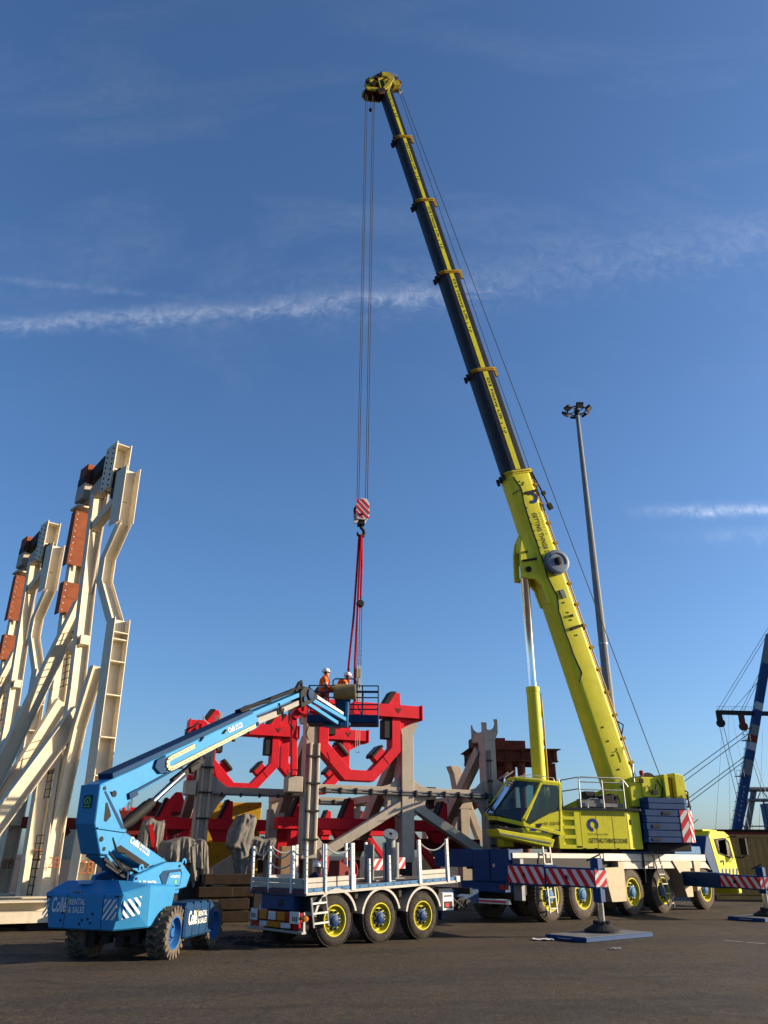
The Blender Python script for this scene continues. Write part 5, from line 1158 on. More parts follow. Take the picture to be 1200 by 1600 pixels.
g.tube([BP(12.4, yb-.02, -.12), BP(12.35, yb-.03, -.35), BP(12.3, -.3, -.52)], .022, 6)
g.build('cable', BLACK, bs)
for s_, q0, q1 in ((12.25, -.02, .50), (6.6, -.05, .50)):
    g = sm(); g.bar(BP(s_-.05, yb-.03, q0), BP(s_+.02, yb-.03, q1), .1, .09, (0, 1, 0)); g.tube([BP(s_, yb, q1), BP(s_-.12, -.3, q1+.1), BP(s_-.2, -.1, q1+.12)], .02, 5); g.build('cable_strap', BLACK, bs)
g = sm(); g.bar(BP(8.1, yb-.04, .10), BP(7.75, yb-.04, .12), .05, .2, qdir); g.build('junction_box', STEEL, bs, .01)
g = sm(); g.bar(BP(7.1, yb-.03, .18), BP(7.0, yb-.03, .18), .05, .12, qdir); g.build('sensor', BLACK, bs, .01)
# cable reel on the side
g = sm(); g.lathe([(0, .02), (.47, .02), (.48, .06), (.48, .10), (.40, .12), (.40, .22), (.48, .24), (.48, .30), (.46, .32), (.38, .33), (0, .33)], BP(9.15, yb, .20), (0, -1, 0), 36); rl = g.build('cable_reel', mat('reel grey blue', (.20, .25, .31), .45, .2), CR, smooth=True)
g = sm(); g.lathe([(.16, .33), (.16, .38), (.08, .42), (0, .42)], BP(9.15, yb, .20), (0, -1, 0), 20)
ar = [BP(9.15+.34*math.sin(R(a)), yb-.34, .20+.34*math.cos(R(a))) for a in range(-30, 160, 15)]; g.tube(ar, .014, 5)
g.build('reel_hub', BLACK, rl, smooth=True)
# rails and hoses along the top edge
g = sm()
for y_ in (-.34, -.2, .1, .25): g.tube([BP(1.2, y_, hb/2+.08), BP(12.9, y_, hb/2+.08)], .028, 6)
k = 1.5
while k < 12.9: g.bar(BP(k, -.42, hb/2+.06), BP(k, .32, hb/2+.06), .16, .10, bdir); k += .85
g.build('top_hose_rail', YELO, bs)
g = sm(); g.tube([BP(13.2, -.36, .62), BP(12.2, -.38, .78), BP(11.5, -.40, .86)], .035, 6); g.bar(BP(11.65, -.4, .86), BP(11.4, -.4, .9), .16, .16, qdir); g.bar(BP(12.2, -.4, .78), BP(12.05, -.4, .82), .12, .14, qdir); g.build('boom_lock_bar', BLACK, bs)
sm().tube([BP(3.0, -.36, .58), BP(2.8, -.4, .78), BP(2.5, -.38, .60)], .025, 6).build('hose_loop', BLACK, bs)
g = sm(); g.prism([(0, 0), (.5, 0), (0, .32)], BP(2.1, yb-.01, .18), -bdir, qdir, (0, .012, 0)); g.bar(BP(2.0, yb-.02, .1), BP(2.0, yb-.02, .5), .03, .03); g.build('rib_plate', YEL, bs)
# underside cylinder bracket
for y_ in (-.36, .24):
    sm().prism([(-2.02, 11.45), (-2.0, 12.5), (-1.92, 13.0), (-1.70, 13.45), (-1.25, 13.2), (-.6, 11.6), (-.55, 10.4), (-1.0, 10.5), (-1.2, 11.15), (-1.45, 11.42)], (0, y_, 0), (1, 0, 0), (0, 0, 1), (0, .12, 0)).build('cylinder_bracket', YEL, bs, .012)
g = sm(); g.lathe([(0, -.44), (.11, -.44), (.11, .42), (0, .42)], (-1.72, 0, 11.78), (0, 1, 0), 14); g.lathe([(0, -.42), (.05, -.42), (.05, .38), (0, .38)], (-1.74, 0, 12.5), (0, 1, 0), 10); g.bar((-1.95, -.4, 12.1), (-1.35, -.4, 12.25), .06, .07); g.build('pivot_pin', BLACK, bs)
M(TS).box(-1.9, -.9, -.22, .22, 12.6, 13.2).build('bracket_web', YEL, bs, .02)
# luffing cylinder
g = sm(); g.lathe([(.0, 2.5), (.235, 2.5), (.235, 7.16), (.25, 7.17), (.25, 7.34), (.2, 7.36), (0, 7.36)], (-1.72, 0, 0), (0, 0, 1), 28); lc = g.build('luffing_cylinder', YEL, CR, smooth=True)
g = sm(); g.lathe([(.165, 7.3), (.165, 11.45), (.2, 11.5), (.2, 12.0), (0, 12.0)], (-1.72, 0, 0), (0, 0, 1), 28); g.build('cylinder_rod', CHROME, lc, smooth=True)
g = sm(); g.tube([(-1.46, -.1, 7.1), (-1.45, -.12, 6.0), (-1.44, -.1, 4.6), (-1.46, -.1, 3.6)], .03, 6); g.bar((-1.5, -.05, 6.4), (-1.42, -.05, 6.4), .1, .2); g.bar((-1.5, -.05, 5.4), (-1.42, -.05, 5.4), .1, .2); g.build('cylinder_pipe', YELO, lc)
# boom head
hd = sm()
for y_ in (-.34, .26):
    ho = [(-7.30, 36.9), (-7.05, 37.55), (-7.35, 37.9), (-7.75, 37.75), (-8.55, 36.85), (-8.60, 36.45), (-8.40, 36.2), (-7.65, 36.35)]; hc = Vector((-7.85, 36.98, 0))
    hi = [(hc.x+(p[0]-hc.x)*.62+.02, hc.y+(p[1]-hc.y)*.62) for p in ho]
    hd.ring(ho, hi, (0, y_, 0), (1, 0, 0), (0, 0, 1), (0, .07, 0)); hd.bar((-7.95, y_+.035, 37.4), (-7.75, y_+.035, 36.45), .06, .12, (0, 1, 0))
hd.bar((-7.3, 0, 37.7), (-8.4, 0, 36.85), .6, .12); hd.bar((-7.4, 0, 36.6), (-7.2, 0, 37.3), .6, .12)
hd.bar((-7.1, 0, 37.3), (-6.75, 0, 37.45), .5, .3)
HDO = hd.build('boom_head', mat('dull boom head yellow', (.46, .38, .03), .5, 0, .2, .6, (.05, .04, .02), 6), CR, .012)
for x_, z_, r_ in ((-8.27, 36.45, .25), (-7.75, 36.55, .27), (-6.85, 37.45, .2)):
    for y_ in (-.21, -.08, .05, .18): sm().lathe([(0, -.03), (r_, -.03), (r_*.86, 0), (r_, .03), (0, .03)], (x_, y_, z_), (0, 1, 0), 20).build('head_sheave', RUST, HDO, smooth=True)
for x_, z_, y_ in ((-8.0, 37.2, -.36), (-7.8, 37.45, -.36), (-8.45, 36.75, -.38), (-8.2, 36.6, -.38)):
    g = sm(); g.lathe([(0, -.06), (.11, -.06), (.11, .04), (0, .04)], (x_, y_, z_), (0, 1, 0), 12); g.bar((x_, y_, z_), (x_+.05, y_, z_+.25), .08, .08); g.build('head_fitting', BLACK, HDO)
sm().bar((-7.95, -.4, 36.2), (-7.6, -.4, 36.45), .1, .2).build('head_fitting', BLACK, HDO)
g = sm()
for k, (dx, dz_) in enumerate(((-.35, .55), (-.2, .6), (-.02, .62), (.15, .66), (.3, .5), (.42, .35))): g.tube([(-7.1+dx*.4, -.2+.08*k, 37.6), (-7.1+dx, -.25+.1*k, 37.75+dz_)], .022, 5)
g.bar((-7.2, -.2, 37.8), (-6.85, -.2, 37.9), .12, .2); g.bar((-6.9, .1, 37.5), (-6.6, .1, 37.2), .14, .22); g.build('head_antenna', GALV, HDO)
# hoist ropes
g = sm()
for xt, xb, y_ in ((-8.48, -8.47, -.16), (-8.385, -8.385, -.10), (-8.12, -8.13, -.12), (-8.025, -8.045, -.08)): g.tube([(xt, y_, 36.4), (xb, y_, 13.85)], .016, 5)
g.build('hoist_rope', DGREY, CR)
g = sm(); g.tube([(-6.7, 0, 37.45), (3.05, -.1, 4.3)], .016, 5); g.tube([(-6.75, .12, 37.45), (2.2, .15, 4.35)], .014, 5); g.build('boom_rope', DGREY, CR)
g = sm(); g.lathe([(0, -.1), (.06, -.08), (.09, 0), (.06, .08), (0, .1)], (-8.2, -.05, 35.2), (0, 0, 1), 10); g.tube([(-8.22, -.05, 35.2), (-8.22, -.05, 36.4)], .012, 4); g.build('rope_switch_weight', BLACK, CR)

# hook block, slings and chain hoist
HK = TM(Os, AS) @ Vector((-8.26, 0, 0))
t = thing('hook_block', 'red and white striped hook block hanging on the crane ropes', 'hook block', (HK.x, HK.y, 0), AS)
pl_ = [(-.18, 13.15), (.18, 13.15), (.25, 13.3), (.25, 13.82), (.14, 14.02), (-.07, 14.02), (-.25, 13.78), (-.25, 13.2)]
for y_ in (-.24, .18):
    M().prism(pl_, (0, y_, 0), (1, 0, 0), (0, 0, 1), (0, .06, 0)).build('side_plate', WHITE, t, .01)
g = M()
for k in range(-3, 5):
    x0 = -.9+k*.24
    P = [(x0, 0), (x0+.12, 0), (x0+.12-.9, .9), (x0-.9, .9)]
    P = [(a+.85, b) for a, b in P]; q = clip_rect([(a, b) for a, b in P], .5, .78)
    if q: g.prism([(a-.25, b+13.2) for a, b in q], (0, -.244, 0), (1, 0, 0), (0, 0, 1), (0, -.006, 0))
g.build('warning_stripes', RED, t)
g = M()
for y_ in (-.14, -.05, .04, .13): g.lathe([(0, -.03), (.27, -.03), (.23, 0), (.27, .03), (0, .03)], (0, y_, 13.65), (0, 1, 0), 22)
g.build('sheave', DGREY, t, smooth=True)
g = M(); g.box(-.12, .12, -.16, .16, 12.98, 13.18); g.lathe([(0, -.3), (.05, -.3), (.05, .28), (0, .28)], (-.02, 0, 13.35), (0, 1, 0), 10); g.build('cross_head', BLACK, t, .02)
hk = [(0, 0, 13.05), (0, 0, 12.9), (.09, 0, 12.82), (.13, 0, 12.7), (.08, 0, 12.58), (-.03, 0, 12.54), (-.12, 0, 12.62), (-.13, 0, 12.72)]
M().tube(hk, [.06, .055, .06, .07, .075, .07, .05, .02], 10).build('hook', BLACK, t, smooth=True)
o = M(TM((HK.x, HK.y, 0), AS))
def sling(pts, w, label, shade=SLING):
    o = M(TM((HK.x, HK.y, 0), AS))
    for i in range(len(pts)-1): o.bar(pts[i], pts[i+1], w, .05, (1, 0, 0)); 
    o.tube(pts, .04, 8)
    ob = o.build('round_sling', shade, None, .008); return tag(ob, label, 'sling', 'red round slings under the hook')
sling([(-.06, 0, 12.62), (-.13, 0, 11.0), (-.2, 0, 9.5), (-.34, 0, 7.7), (-.36, .05, 6.45)], .12, 'left long red round sling from hook to saddle')
sling([(0, -.06, 12.6), (-.05, -.06, 11.0), (-.08, -.05, 9.5), (-.12, .0, 7.9), (-.1, .05, 6.45)], .10, 'middle long red round sling from hook to saddle')
sling([(.06, .06, 12.62), (.07, .05, 11.4), (.05, .04, 10.2)], .12, 'short red round sling carrying the chain hoist')
t = thing('chain_hoist', 'chain hoist with dangling hand chains between sling and saddle', 'chain hoist', (HK.x, HK.y, 0), AS)
g = M(); g.lathe([(0, -.12), (.1, -.12), (.14, -.05), (.14, .05), (.1, .12), (0, .12)], (.03, 0, 9.95), (0, 1, 0), 16); g.tube([(.05, 0, 10.05), (.05, 0, 10.22)], .03, 8); g.build('hoist_body', DGREY, t, smooth=True)
g = M(); k = 9.8
while k > 7.6:
    for x_ in (-.05, .02, .09): g.bar((x_, 0, k), (x_, 0, k-.05), .035, .02, (1, 0, 0) if int(k*20) % 2 else (0, 1, 0))
    k -= .06
g.build('load_chain', STEEL, t)
g = M()
for x_ in (-.06, .0, .06): g.tube([(x_, -.1, 7.7), (x_*1.2, -.12, 6.5), (x_*1.1, -.1, 4.9), (x_*.6+.02, -.1, 4.8)], .012, 5)
g.build('hand_chain', STEEL, t)
g = M(); g.box(-.1, .1, -.06, .06, 7.3, 7.6); g.tube([(0, 0, 7.3), (-.02, 0, 6.5)], .06, 8); g.lathe([(0, -.05), (.09, -.05), (.09, .05), (0, .05)], (0, 0, 7.0), (0, 1, 0), 10); g.build('lower_block', mat('olive hook paint', (.16, .13, .04), .5), t, .01)

# spreader pads under the outriggers
for (c, yaw, lb) in (((-2.95, -3.52), -4, 'blue edged outrigger pad lying nearest the camera'), ((6.25, -3.45), -4, 'blue edged outrigger pad at the right edge of the photo')):
    p = TC @ Vector((c[0], c[1], 0)); t = thing('outrigger_pad', lb, 'outrigger pad', p, AC+yaw, 'outrigger pads')
    M().box(-1.25, 1.25, -.58, .58, .0, .095).build('pad_core', CBLUE, t, .012)
    M().box(-1.22, 1.22, -.55, .55, .095, .102).build('pad_top', mat('worn pad top', (.17, .18, .19), .7, 0, .2, .6, (.07, .06, .05), 4), t)
    g = M()
    for s_ in (-1, 1): g.tube([(s_*1.25, -.2, .06), (s_*1.31, -.12, .05), (s_*1.31, .12, .05), (s_*1.25, .2, .06)], .014, 6)
    g.build('rope_handle', GALV, t)

# ------------------------------------------------------------------ flat trailer
Ot = (-.95, 17.93); AT = 42.5
TR = thing('flatbed_trailer', 'low silver and blue flatbed trailer with three axles and white stakes', 'trailer', Ot, AT)
TD = Matrix.Translation((-.81, 0, 1.07)) @ Matrix.Rotation(-math.atan(.0385), 4, 'Y')
def td(): return M(TD)
wr = YRIM
wh = mat('blue trailer hub', (.015, .05, .16), .4, 0, .15, .3)
for x_ in (0, 1.275, 2.58):
    wheel(TR, x_, -.0, .30, .48, wr, wh, -1); wheel(TR, x_, 1.66, 1.96, .48, wr, wh, 1)
    g = M(); g.bar((x_, .3, .48), (x_, 1.7, .48), .14, .14); g.build('axle', DGREY, TR)
    for y_ in (-.02, 1.64):
        g = M(); a0, a1 = R(15), R(172); n_ = 16
        P = lambda r_: [(x_+r_*math.cos(a0+(a1-a0)*k/n_), .50+r_*math.sin(a0+(a1-a0)*k/n_)) for k in range(n_+1)]
        g.ring(P(.575), P(.555), (0, y_, 0), (1, 0, 0), (0, 0, 1), (0, .34, 0), closed=False)
        g.ring(P(.58), P(.53), (0, y_-.005, 0), (1, 0, 0), (0, 0, 1), (0, .012, 0), closed=False)
        g.build('mudguard', ALU, TR, smooth=True)
g = M(); g.box(-.6, 4.6, .62, .74, .58, .98); g.box(-.6, 4.6, 1.24, 1.36, .58, .98)
for x_ in (-.5, .6, 1.9, 3.2, 4.3): g.box(x_, x_+.1, .1, 1.86, .86, 1.0)
g.build('chassis_beam', DGREY, TR, .01)
# deck: planks, side rail in two colours
for k in range(10):
    td().box(.03, 4.5, .04+.189*k, .04+.189*k+.18, -.06, 0-.002*(k % 2)).build('deck_plank', mat('dark deck plank', (.12, .10, .085), .75, 0, .3, .5, (.05, .04, .03), 6) if k == 0 else bpy.data.materials['dark deck plank'], TR)
td().box(0, 4.56, -.02, .035, -.055, .012).build('side_rail', PBLUE, TR, .005)
td().box(0, 4.56, -.03, .03, -.115, -.058).build('lower_rail', ALU, TR, .005)
td().box(0, 4.56, 1.92, 1.98, -.115, .012).build('side_rail', ALU, TR, .005)
td().box(-.02, .03, -.02, 1.98, -.13, .01).build('rear_rail', mat('faded blue rail', (.05, .06, .11), .6, 0, .3, .7, (.16, .08, .05), 5), TR, .01)
g = td(); 
for k in range(12): g.box(-.026, -.021, .06+k*.158, .06+k*.158+.13, -.065, -.035)
g.build('red_marker_strip', mat('faded red strip', (.28, .05, .03), .6, 0, .3, .5), TR)
g = td()
for k in range(18): g.lathe([(0, 0), (.014, 0), (.014, .01), (0, .01)], (.2+k*.25, -.021, -.02), (0, -1, 0), 6)
g.build('rail_bolt', DGREY, TR)
td().box(4.48, 4.62, -.05, .12, -.10, .03).build('corner_lamp', WHITE, TR, .01)
# side boards
def board(x0, x1, y0, y1, h, name='side_board'):
    for k in range(2):
        td().box(x0, x1, y0, y1, .015+k*h/2, .015+(k+1)*h/2-.008).build(name, ALU, TR, .006)
board(.04, .80, -.015, .02, .2); board(.83, 1.27, -.012, .022, .2); board(3.32, 4.22, -.015, .02, .2)
board(-.02, .015, .05, 1.93, .19, 'rear_board'); board(.5, 1.3, 1.94, 1.97, .2)
def stake(x_, y_, h, w=.05, ma=WHITE):
    g = td(); g.box(x_-w/2, x_+w/2, y_-.03, y_+.03, -.08, h); o = g.build('stake', ma, TR, .006)
    g = td(); z_ = .25
    while z_ < h-.05: g.lathe([(0, 0), (.012, 0), (.012, .004), (0, .004)], (x_, y_-.03, z_), (0, -1, 0), 6); z_ += .12
    g.build('peg_hole', DGREY, o, kind='stuff')
stake(.0, -.02, .84, .05); stake(.50, -.02, .84, .05); stake(1.24, -.02, .84, .10); stake(1.29, -.02, .22, .05)
stake(3.28, -.02, .86, .09); stake(4.22, -.02, .86, .08)
stake(.0, 1.92, .82, .05); stake(.0, 1.28, .82, .05); stake(.0, .45, .82, .09)
for x_ in (1.2, 2.0, 2.7, 3.35, 4.2): stake(x_, 1.93, .82, .07, GALV)
stake(2.05, .35, .5, .05); stake(2.72, .55, .82, .09, GALV); stake(2.62, .3, .55, .06)
def chain(a, b, sag, name='chain', parent=None, T=None, r=.016):
    a = Vector(a); b = Vector(b); g = M(T); n_ = 12
    g.tube([a.lerp(b, k/n_)-Vector((0, 0, sag*4*(k/n_)*(1-k/n_))) for k in range(n_+1)], r, 5)
    return g.build(name, GALV, parent)
for a, b, s_ in (((.0, 1.92, .78), (.0, 1.28, .78), .14), ((.0, 1.28, .78), (.0, .45, .78), .2), ((.0, 1.28, .5), (.0, .45, .5), .12), ((.0, .45, .75), (.0, .0, .78), .12), ((.5, -.02, .8), (1.24, -.02, .8), .16), ((3.28, -.02, .82), (4.22, -.02, .82), .2), ((.5, 1.93, .8), (1.2, 1.93, .8), .15)):
    chain(a, b, s_, 'stake_chain', TR, TD)
# rear end: blue beam, light bar, bumper
M().box(-.77, -.2, .42, 1.60, .66, .96).build('rear_cross_member', CBLUE, TR, .015)
M().box(-.60, -.2, .05, .42, .66, .93).build('tool_bay', BLACK, TR, .01)
M().box(-.775, -.765, .78, .95, .72, .86).build('access_cover', DGREY, TR)
M().box(-.82, -.74, .12, 1.83, .46, .64).build('light_bar', LAMPR, TR, .01)
for y0, y1, ma in ((.62, .9, LAMPO), (1.28, 1.56, LAMPO), (.95, 1.22, WHITE)): M().box(-.835, -.822, y0, y1, .475, .63).build('reflector_panel', ma, TR, .005)
for y0 in (.12, 1.6): 
    p = M().box(-.85, -.835, y0, y0+.32-.06*(y0 > 1), .44, .66).build('marker_plate', WHITE, TR, .004)
    g = M()
    for k in range(3): g.box(-.853, -.85, y0+.07+k*.06, y0+.10+k*.06, .49, .57)
    g.build('print', TXTB, p)
for y0 in (.15, 1.58): M().box(-.83, -.76, y0, y0+.22, .33, .45).build('tail_light', LAMPR, TR, .01)
M().box(-.83, -.80, .80, 1.25, .34, .45).build('registration_plate', LAMPO, TR, .004)
M().box(-.82, -.80, .45, .78, .345, .44).build('white_panel', WHITE, TR); M().box(-.82, -.80, 1.28, 1.55, .345, .44).build('white_panel', WHITE, TR)
M().box(-.86, -.74, -.0, 1.95, .265, .31).build('bumper_bar', ALU, TR, .008)
g = M(); g.box(-.82, -.76, .0, .05, .30, .66); g.box(-.82, -.76, 1.86, 1.9, .30, .66); g.build('bumper_post', ALU, TR)
M().lathe([(0, 0), (.06, 0), (.05, .12), (0, .13)], (-.80, .01, .55), (-.3, -1, 0), 12).build('side_lamp', LAMPO, TR, smooth=True)
M().box(-.75, -.6, 1.2, 1.5, .08, .26).build('mud_flap', DGREY, TR)
ladder(TR, (-.70, -.06, .92), (-.62, -.08, .38), (1, 0, .05), .38, 3, GALV)
# bulk tank, document box and coupling at the front
M().box(3.2, 3.58, -.02, .3, .55, .92).build('document_box', WHITE, TR, .01)
g = M(); g.box(3.25, 3.53, -.028, -.02, .60, .74); 
for k in range(6): g.box(3.26+k*.045, 3.285+k*.045, -.028, -.02, .84, .87)
g.build('print', TXTB, TR)
M().box(3.28, 3.40, -.034, -.028, .63, .70).build('sticker', RED, TR)
g = M(); g.box(3.7, 5.1, .5, 1.5, .62, .95); g.bar((3.9, .7, .9), (3.9, .7, .3), .12, .12); g.bar((4.1, 1.3, .9), (4.1, 1.3, .3), .12, .12); g.build('coupling_frame', DBLUE, TR, .02)
g = M()
for k in range(5): g.lathe([(0, -.1), (.09, -.1), (.09, .1), (0, .1)], (3.75+.15*k, .3+.05*(k % 2), .72-.06*(k % 3)), (0, 1, 0), 10)
for k in range(4): g.tube([(3.6, .2, .9), (3.8+.1*k, .1, .7-.05*k), (4.2, .3, .8)], .02, 5)
g.build('air_fitting', DGREY, TR)
g = M(); g.tube([(-.3, .9, .75), (1.2, 1.0, .7), (3.0, .95, .75)], .05, 8); g.lathe([(0, -.5), (.16, -.5), (.16, .5), (0, .5)], (.65, 1.0, .75), (1, 0, 0), 14); g.build('air_tank', DGREY, TR)
# striped board at the deck front
b = td().box(3.35, 4.75, 1.99, 2.02, .16, .42).build('marker_board', WHITE, TR)
chevrons(TD @ Vector((3.35, 1.985, .16)), (1, 0, .038), (0, 0, 1), 1.4, .26, .12, .9, b)
# steel tubes standing on the deck
TW = TM(Ot, AT)
for i, (x_, y_, h, r_, lb) in enumerate(((1.72, .9, .78, .115, 'upright round steel tube without flange on the trailer deck'), (1.98, .45, .96, .115, 'upright round steel tube with a white flange ring on the trailer deck'), (2.75, 1.1, .80, .09, 'thin upright steel tube farthest forward on the trailer deck'))):
    p = TW @ TD @ Vector((x_+.81, y_, .002)); t = thing('steel_tube', lb, 'tube', p, AT, 'steel tubes standing on the trailer')
    M().tube([(0, 0, 0), (0, 0, h)], r_, 18).build('tube', STEEL, t, smooth=True)
    if i == 1: M().lathe([(.04, -.03), (.17, -.03), (.17, .03), (.04, .03)], (-.02, -.02, h+.02), (-.35, -.55, .75), 20).build('flange', GALV, t, smooth=True)
    M().box(-.16, .16, -.16, .16, 0, .02).build('foot_plate', STEEL, t)
p = TW @ TD @ Vector((1.95, 1.4, .01)); t = thing('red_bracket', 'red steel bracket lying on the trailer deck between the tubes', 'bracket', p, AT+10)
M().prism([(0, 0), (.6, 0), (.5, .28), (.1, .45)], (0, 0, 0), (1, 0, 0), (0, 0, 1), (0, .3, 0)).build('plate', REDD, t, .01); M().box(-.05, .65, -.08, .38, 0, .03).build('foot', REDD, t)

# ------------------------------------------------------------------ blue boom lift
Ol = (-4.5, 16.9); AL = 65.0; AK = 80.0
LF = thing('boom_lift', 'blue self propelled articulated boom lift with raised work basket', 'boom lift', Ol, AL)
TK = TM((0, 0), AK-AL)
lr = mat('blue wheel disc', (.02, .12, .36), .4, 0, .1, .3)
ty2 = []
def lift_wheel(x_, yo, front):
    wd = .34; r_ = .41; s_ = -1 if front else 1
    ax = (0, 1, 0) if front else (0, -1, 0); c = Vector((x_, yo, r_))
    g = M(TK); g.lathe([(r_*.60, .03), (r_*.64, .0), (r_*.9, .0), (r_*.97, .035), (r_*.98, wd-.035), (r_*.9, wd), (r_*.6, wd)], c, ax, 36)
    n = 20
    for k in range(n):       # chunky chevron lugs
        for q in (0, 1):
            a = 2*math.pi*(k+.5*q)/n
            P = []
            for z_ in (r_*.95, r_*1.07):
                for da, yy_ in ((-.06, 0), (.06, 0), (.06+.22, .55), (-.06+.22, .55)):
                    al = a+da*(1); yv = (-.012+yy_*wd*.95) if q == 0 else (wd+.012-yy_*wd*.95)
                    P.append(c+Vector((math.cos(al)*z_, -s_*yv if True else 0, math.sin(al)*z_)))
            g.hexa(P)
        a = 2*math.pi*k/n; d = Vector((math.cos(a), 0, math.sin(a)))
        t_ = Vector((-d.z, 0, d.x))
        for yv in (-.012, wd-.05):
            g.hexa([c+d*z_+t_*s2*.03+Vector((0, -s_*(yv+e), 0)) for z_ in (r_*.80, r_*1.06) for s2, e in ((-1, 0), (1, 0), (1, .06), (-1, .06))])
    w = g.build('wheel', LTYRE, LF)
    g = M(TK); g.lathe([(r_*.62, .02), (r_*.66, -.004), (r_*.60, -.006), (r_*.56, .05), (r_*.50, .10), (r_*.2, .10), (r_*.16, .05), (0.001, .05)], c, ax, 30); g.build('rim', lr, w, smooth=True)
    g = M(TK)
    for k in range(8): a = k*R(45); g.lathe([(0, 0), (.02, 0), (.02, .03), (0, .03)], c+Vector((math.cos(a)*.12, -s_*.10, math.sin(a)*.12)), (0, s_, 0), 6)
    g.build('wheel_nut', DGREY, w)
lift_wheel(-.90, -.93, True); lift_wheel(.98, -.96, True); lift_wheel(-.95, .93, False); lift_wheel(.98, .95, False)
k_ = lambda: M(TK)
g = k_(); g.box(-1.0, 1.05, -.30, .30, .32, .72); g.bar((-.92, -.6, .41), (-.92, .6, .41), .18, .18); g.bar((.98, -.6, .41), (.98, .6, .41), .18, .18); g.build('axle_frame', DGREY, LF, .02)
g = k_(); g.prism([(-.62, .28), (.72, .28), (.80, .40), (.80, .80), (.62, .88), (-.55, .88), (-.62, .80)], (0, -1.0, 0), (1, 0, 0), (0, 0, 1), (0, .55, 0)); hb_ = g.build('side_hood', DBLUE, LF, .04)  # hoods are light blue; the dark blue stands in for shade on them
for x_ in (-.3, .05, .4): k_().box(x_, x_+.012, -1.005, -.44, .3, .885).build('hood_gap', BLACK, hb_)
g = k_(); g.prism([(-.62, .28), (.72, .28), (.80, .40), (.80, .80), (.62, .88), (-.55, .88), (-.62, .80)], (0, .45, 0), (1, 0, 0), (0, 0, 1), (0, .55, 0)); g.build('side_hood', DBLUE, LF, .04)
k_().box(-.55, .75, -.45, .45, .4, .84).build('chassis_box', LBLUE, LF, .03)
g = k_(); g.box(-1.3, -.95, -.4, .4, .36, .66); g.build('rear_tray', DGREY, LF, .03)
g = k_()
for k in range(10): g.tube([(-1.05, -.5+.1*k, .7), (-1.25+.03*(k % 3), -.48+.1*k, .45), (-.9, -.45+.09*k, .3)], .022, 5)
for k in range(5): g.box(-1.3, -1.1, -.7+.28*k, -.55+.28*k, .2+.05*(k % 2), .42+.06*(k % 3))
g.lathe([(0, -.08), (.09, -.08), (.09, .08), (0, .08)], (-.75, -.5, .8), (0, 1, 0), 12)
g.tube([(-.8, -.62, .4), (-.78, -.64, .85), (-.6, -.6, .9)], .03, 6); g.box(-.85, -.6, -.62, -.45, .55, .78)
g.build('drive_unit', DGREY, LF, .01)
rental_logo(TK @ Vector((-.52, -1.006, .48)), TK.to_3x3() @ Vector((1, 0, 0)), (0, 0, 1), .9, .26, hb_)
M().lathe([(.48, .84), (.48, .98), (0, .98)], (0, 0, 0), (0, 0, 1), 28).build('turntable_ring', BLACK, LF)
# turntable with counterweight tail
tl = M()
r1 = [(-1.75, 1.02, 1.04), (-1.75, -.80, 1.08), (-1.75, -.66, .49), (-1.75, .82, .48)]
r2 = [(-1.36, 1.12, 1.18), (-1.30, -1.02, 1.20), (-1.22, -.98, .52), (-1.35, 1.05, .50)]
r2t = [(-1.42, .86, 1.25), (-1.42, -.36, 1.28)]
r3 = [(-.55, 1.1, 1.16), (-.55, -1.0, 1.18), (-.62, -.96, .55), (-.62, 1.05, .55)]
V_ = r1+r2+r2t+r3
tl.add(V_, [(0, 3, 2, 1), (0, 1, 9, 8), (0, 8, 4), (1, 5, 9), (1, 2, 6, 5), (0, 4, 7, 3), (3, 7, 6, 2), (8, 9, 5, 11, 10, 4), (5, 6, 12, 11), (4, 10, 13, 7), (10, 11, 12, 13), (7, 13, 12, 6)])
tail = tl.build('counterweight_tail', LBLUE, LF, .025)
rental_logo((-1.754, .80, .72), (0, -1, .02), (0, 0, 1), .78, .27, tail)
chevrons((-1.752, -.42, .66), (0, -1, .0), (0, 0, 1), .29, .32, .055, .8, tail, None, None, TXTW, 'reflective_stripes')
chevrons((-1.752, 1.0, .66), (0, -1, .0), (0, 0, 1), .12, .30, .045, .8, tail, None, None, TXTW, 'reflective_stripes')
e1 = (Vector(r2[1])-Vector(r1[1])).normalized()
chevrons(Vector((-1.745, -.785, .66))+e1*.05+Vector((-.012, -.012, 0)), e1, (.06, .07, 1), .32, .32, .055, -.8, tail, None, None, TXTW, 'reflective_stripes')
g = M()
for y_, z_ in ((.55, .62), (.52, .74), (-.15, .60), (-.18, .74), (-.08, .66), (.1, .58), (.05, .64)): g.lathe([(0, 0), (.022, 0), (.022, .006), (0, .006)], (-1.75, y_, z_), (-1, 0, 0), 10)
g.build('bolt_hole', BLACK, tail)
M().box(-1.62, -1.45, .16, .42, 1.20, 1.262).build('hatch', mat('pale blue hatch', (.25, .50, .75), .4), tail, .01)
M().box(-1.752, -1.71, .18, .34, 1.075, 1.10).build('label_plate', STEEL, tail)
for y_ in (.46, -.40): M().box(-1.7535, -1.7495, y_, y_+.01, .50, 1.05).build('tail_seam', DBLUE, tail)
for y_, z_ in ((.9, 1.0), (-.7, 1.04)): M().box(-1.765, -1.75, y_-.05, y_+.05, z_-.02, z_).build('tail_hinge', DGREY, tail)
for k, (x0, z0, x1, z1) in enumerate(((-1.75, 1.75, -1.0, 1.42), (-1.70, 1.98, -1.32, 1.72), (-1.5, 1.6, -.7, 1.3))): M().tube([(x0, -.34, z0), ((x0+x1)/2-.04, -.36, (z0+z1)/2-.1), (x1, -.34, z1)], .022, 6).build('hydraulic_hose', BLACK, LF, smooth=True)
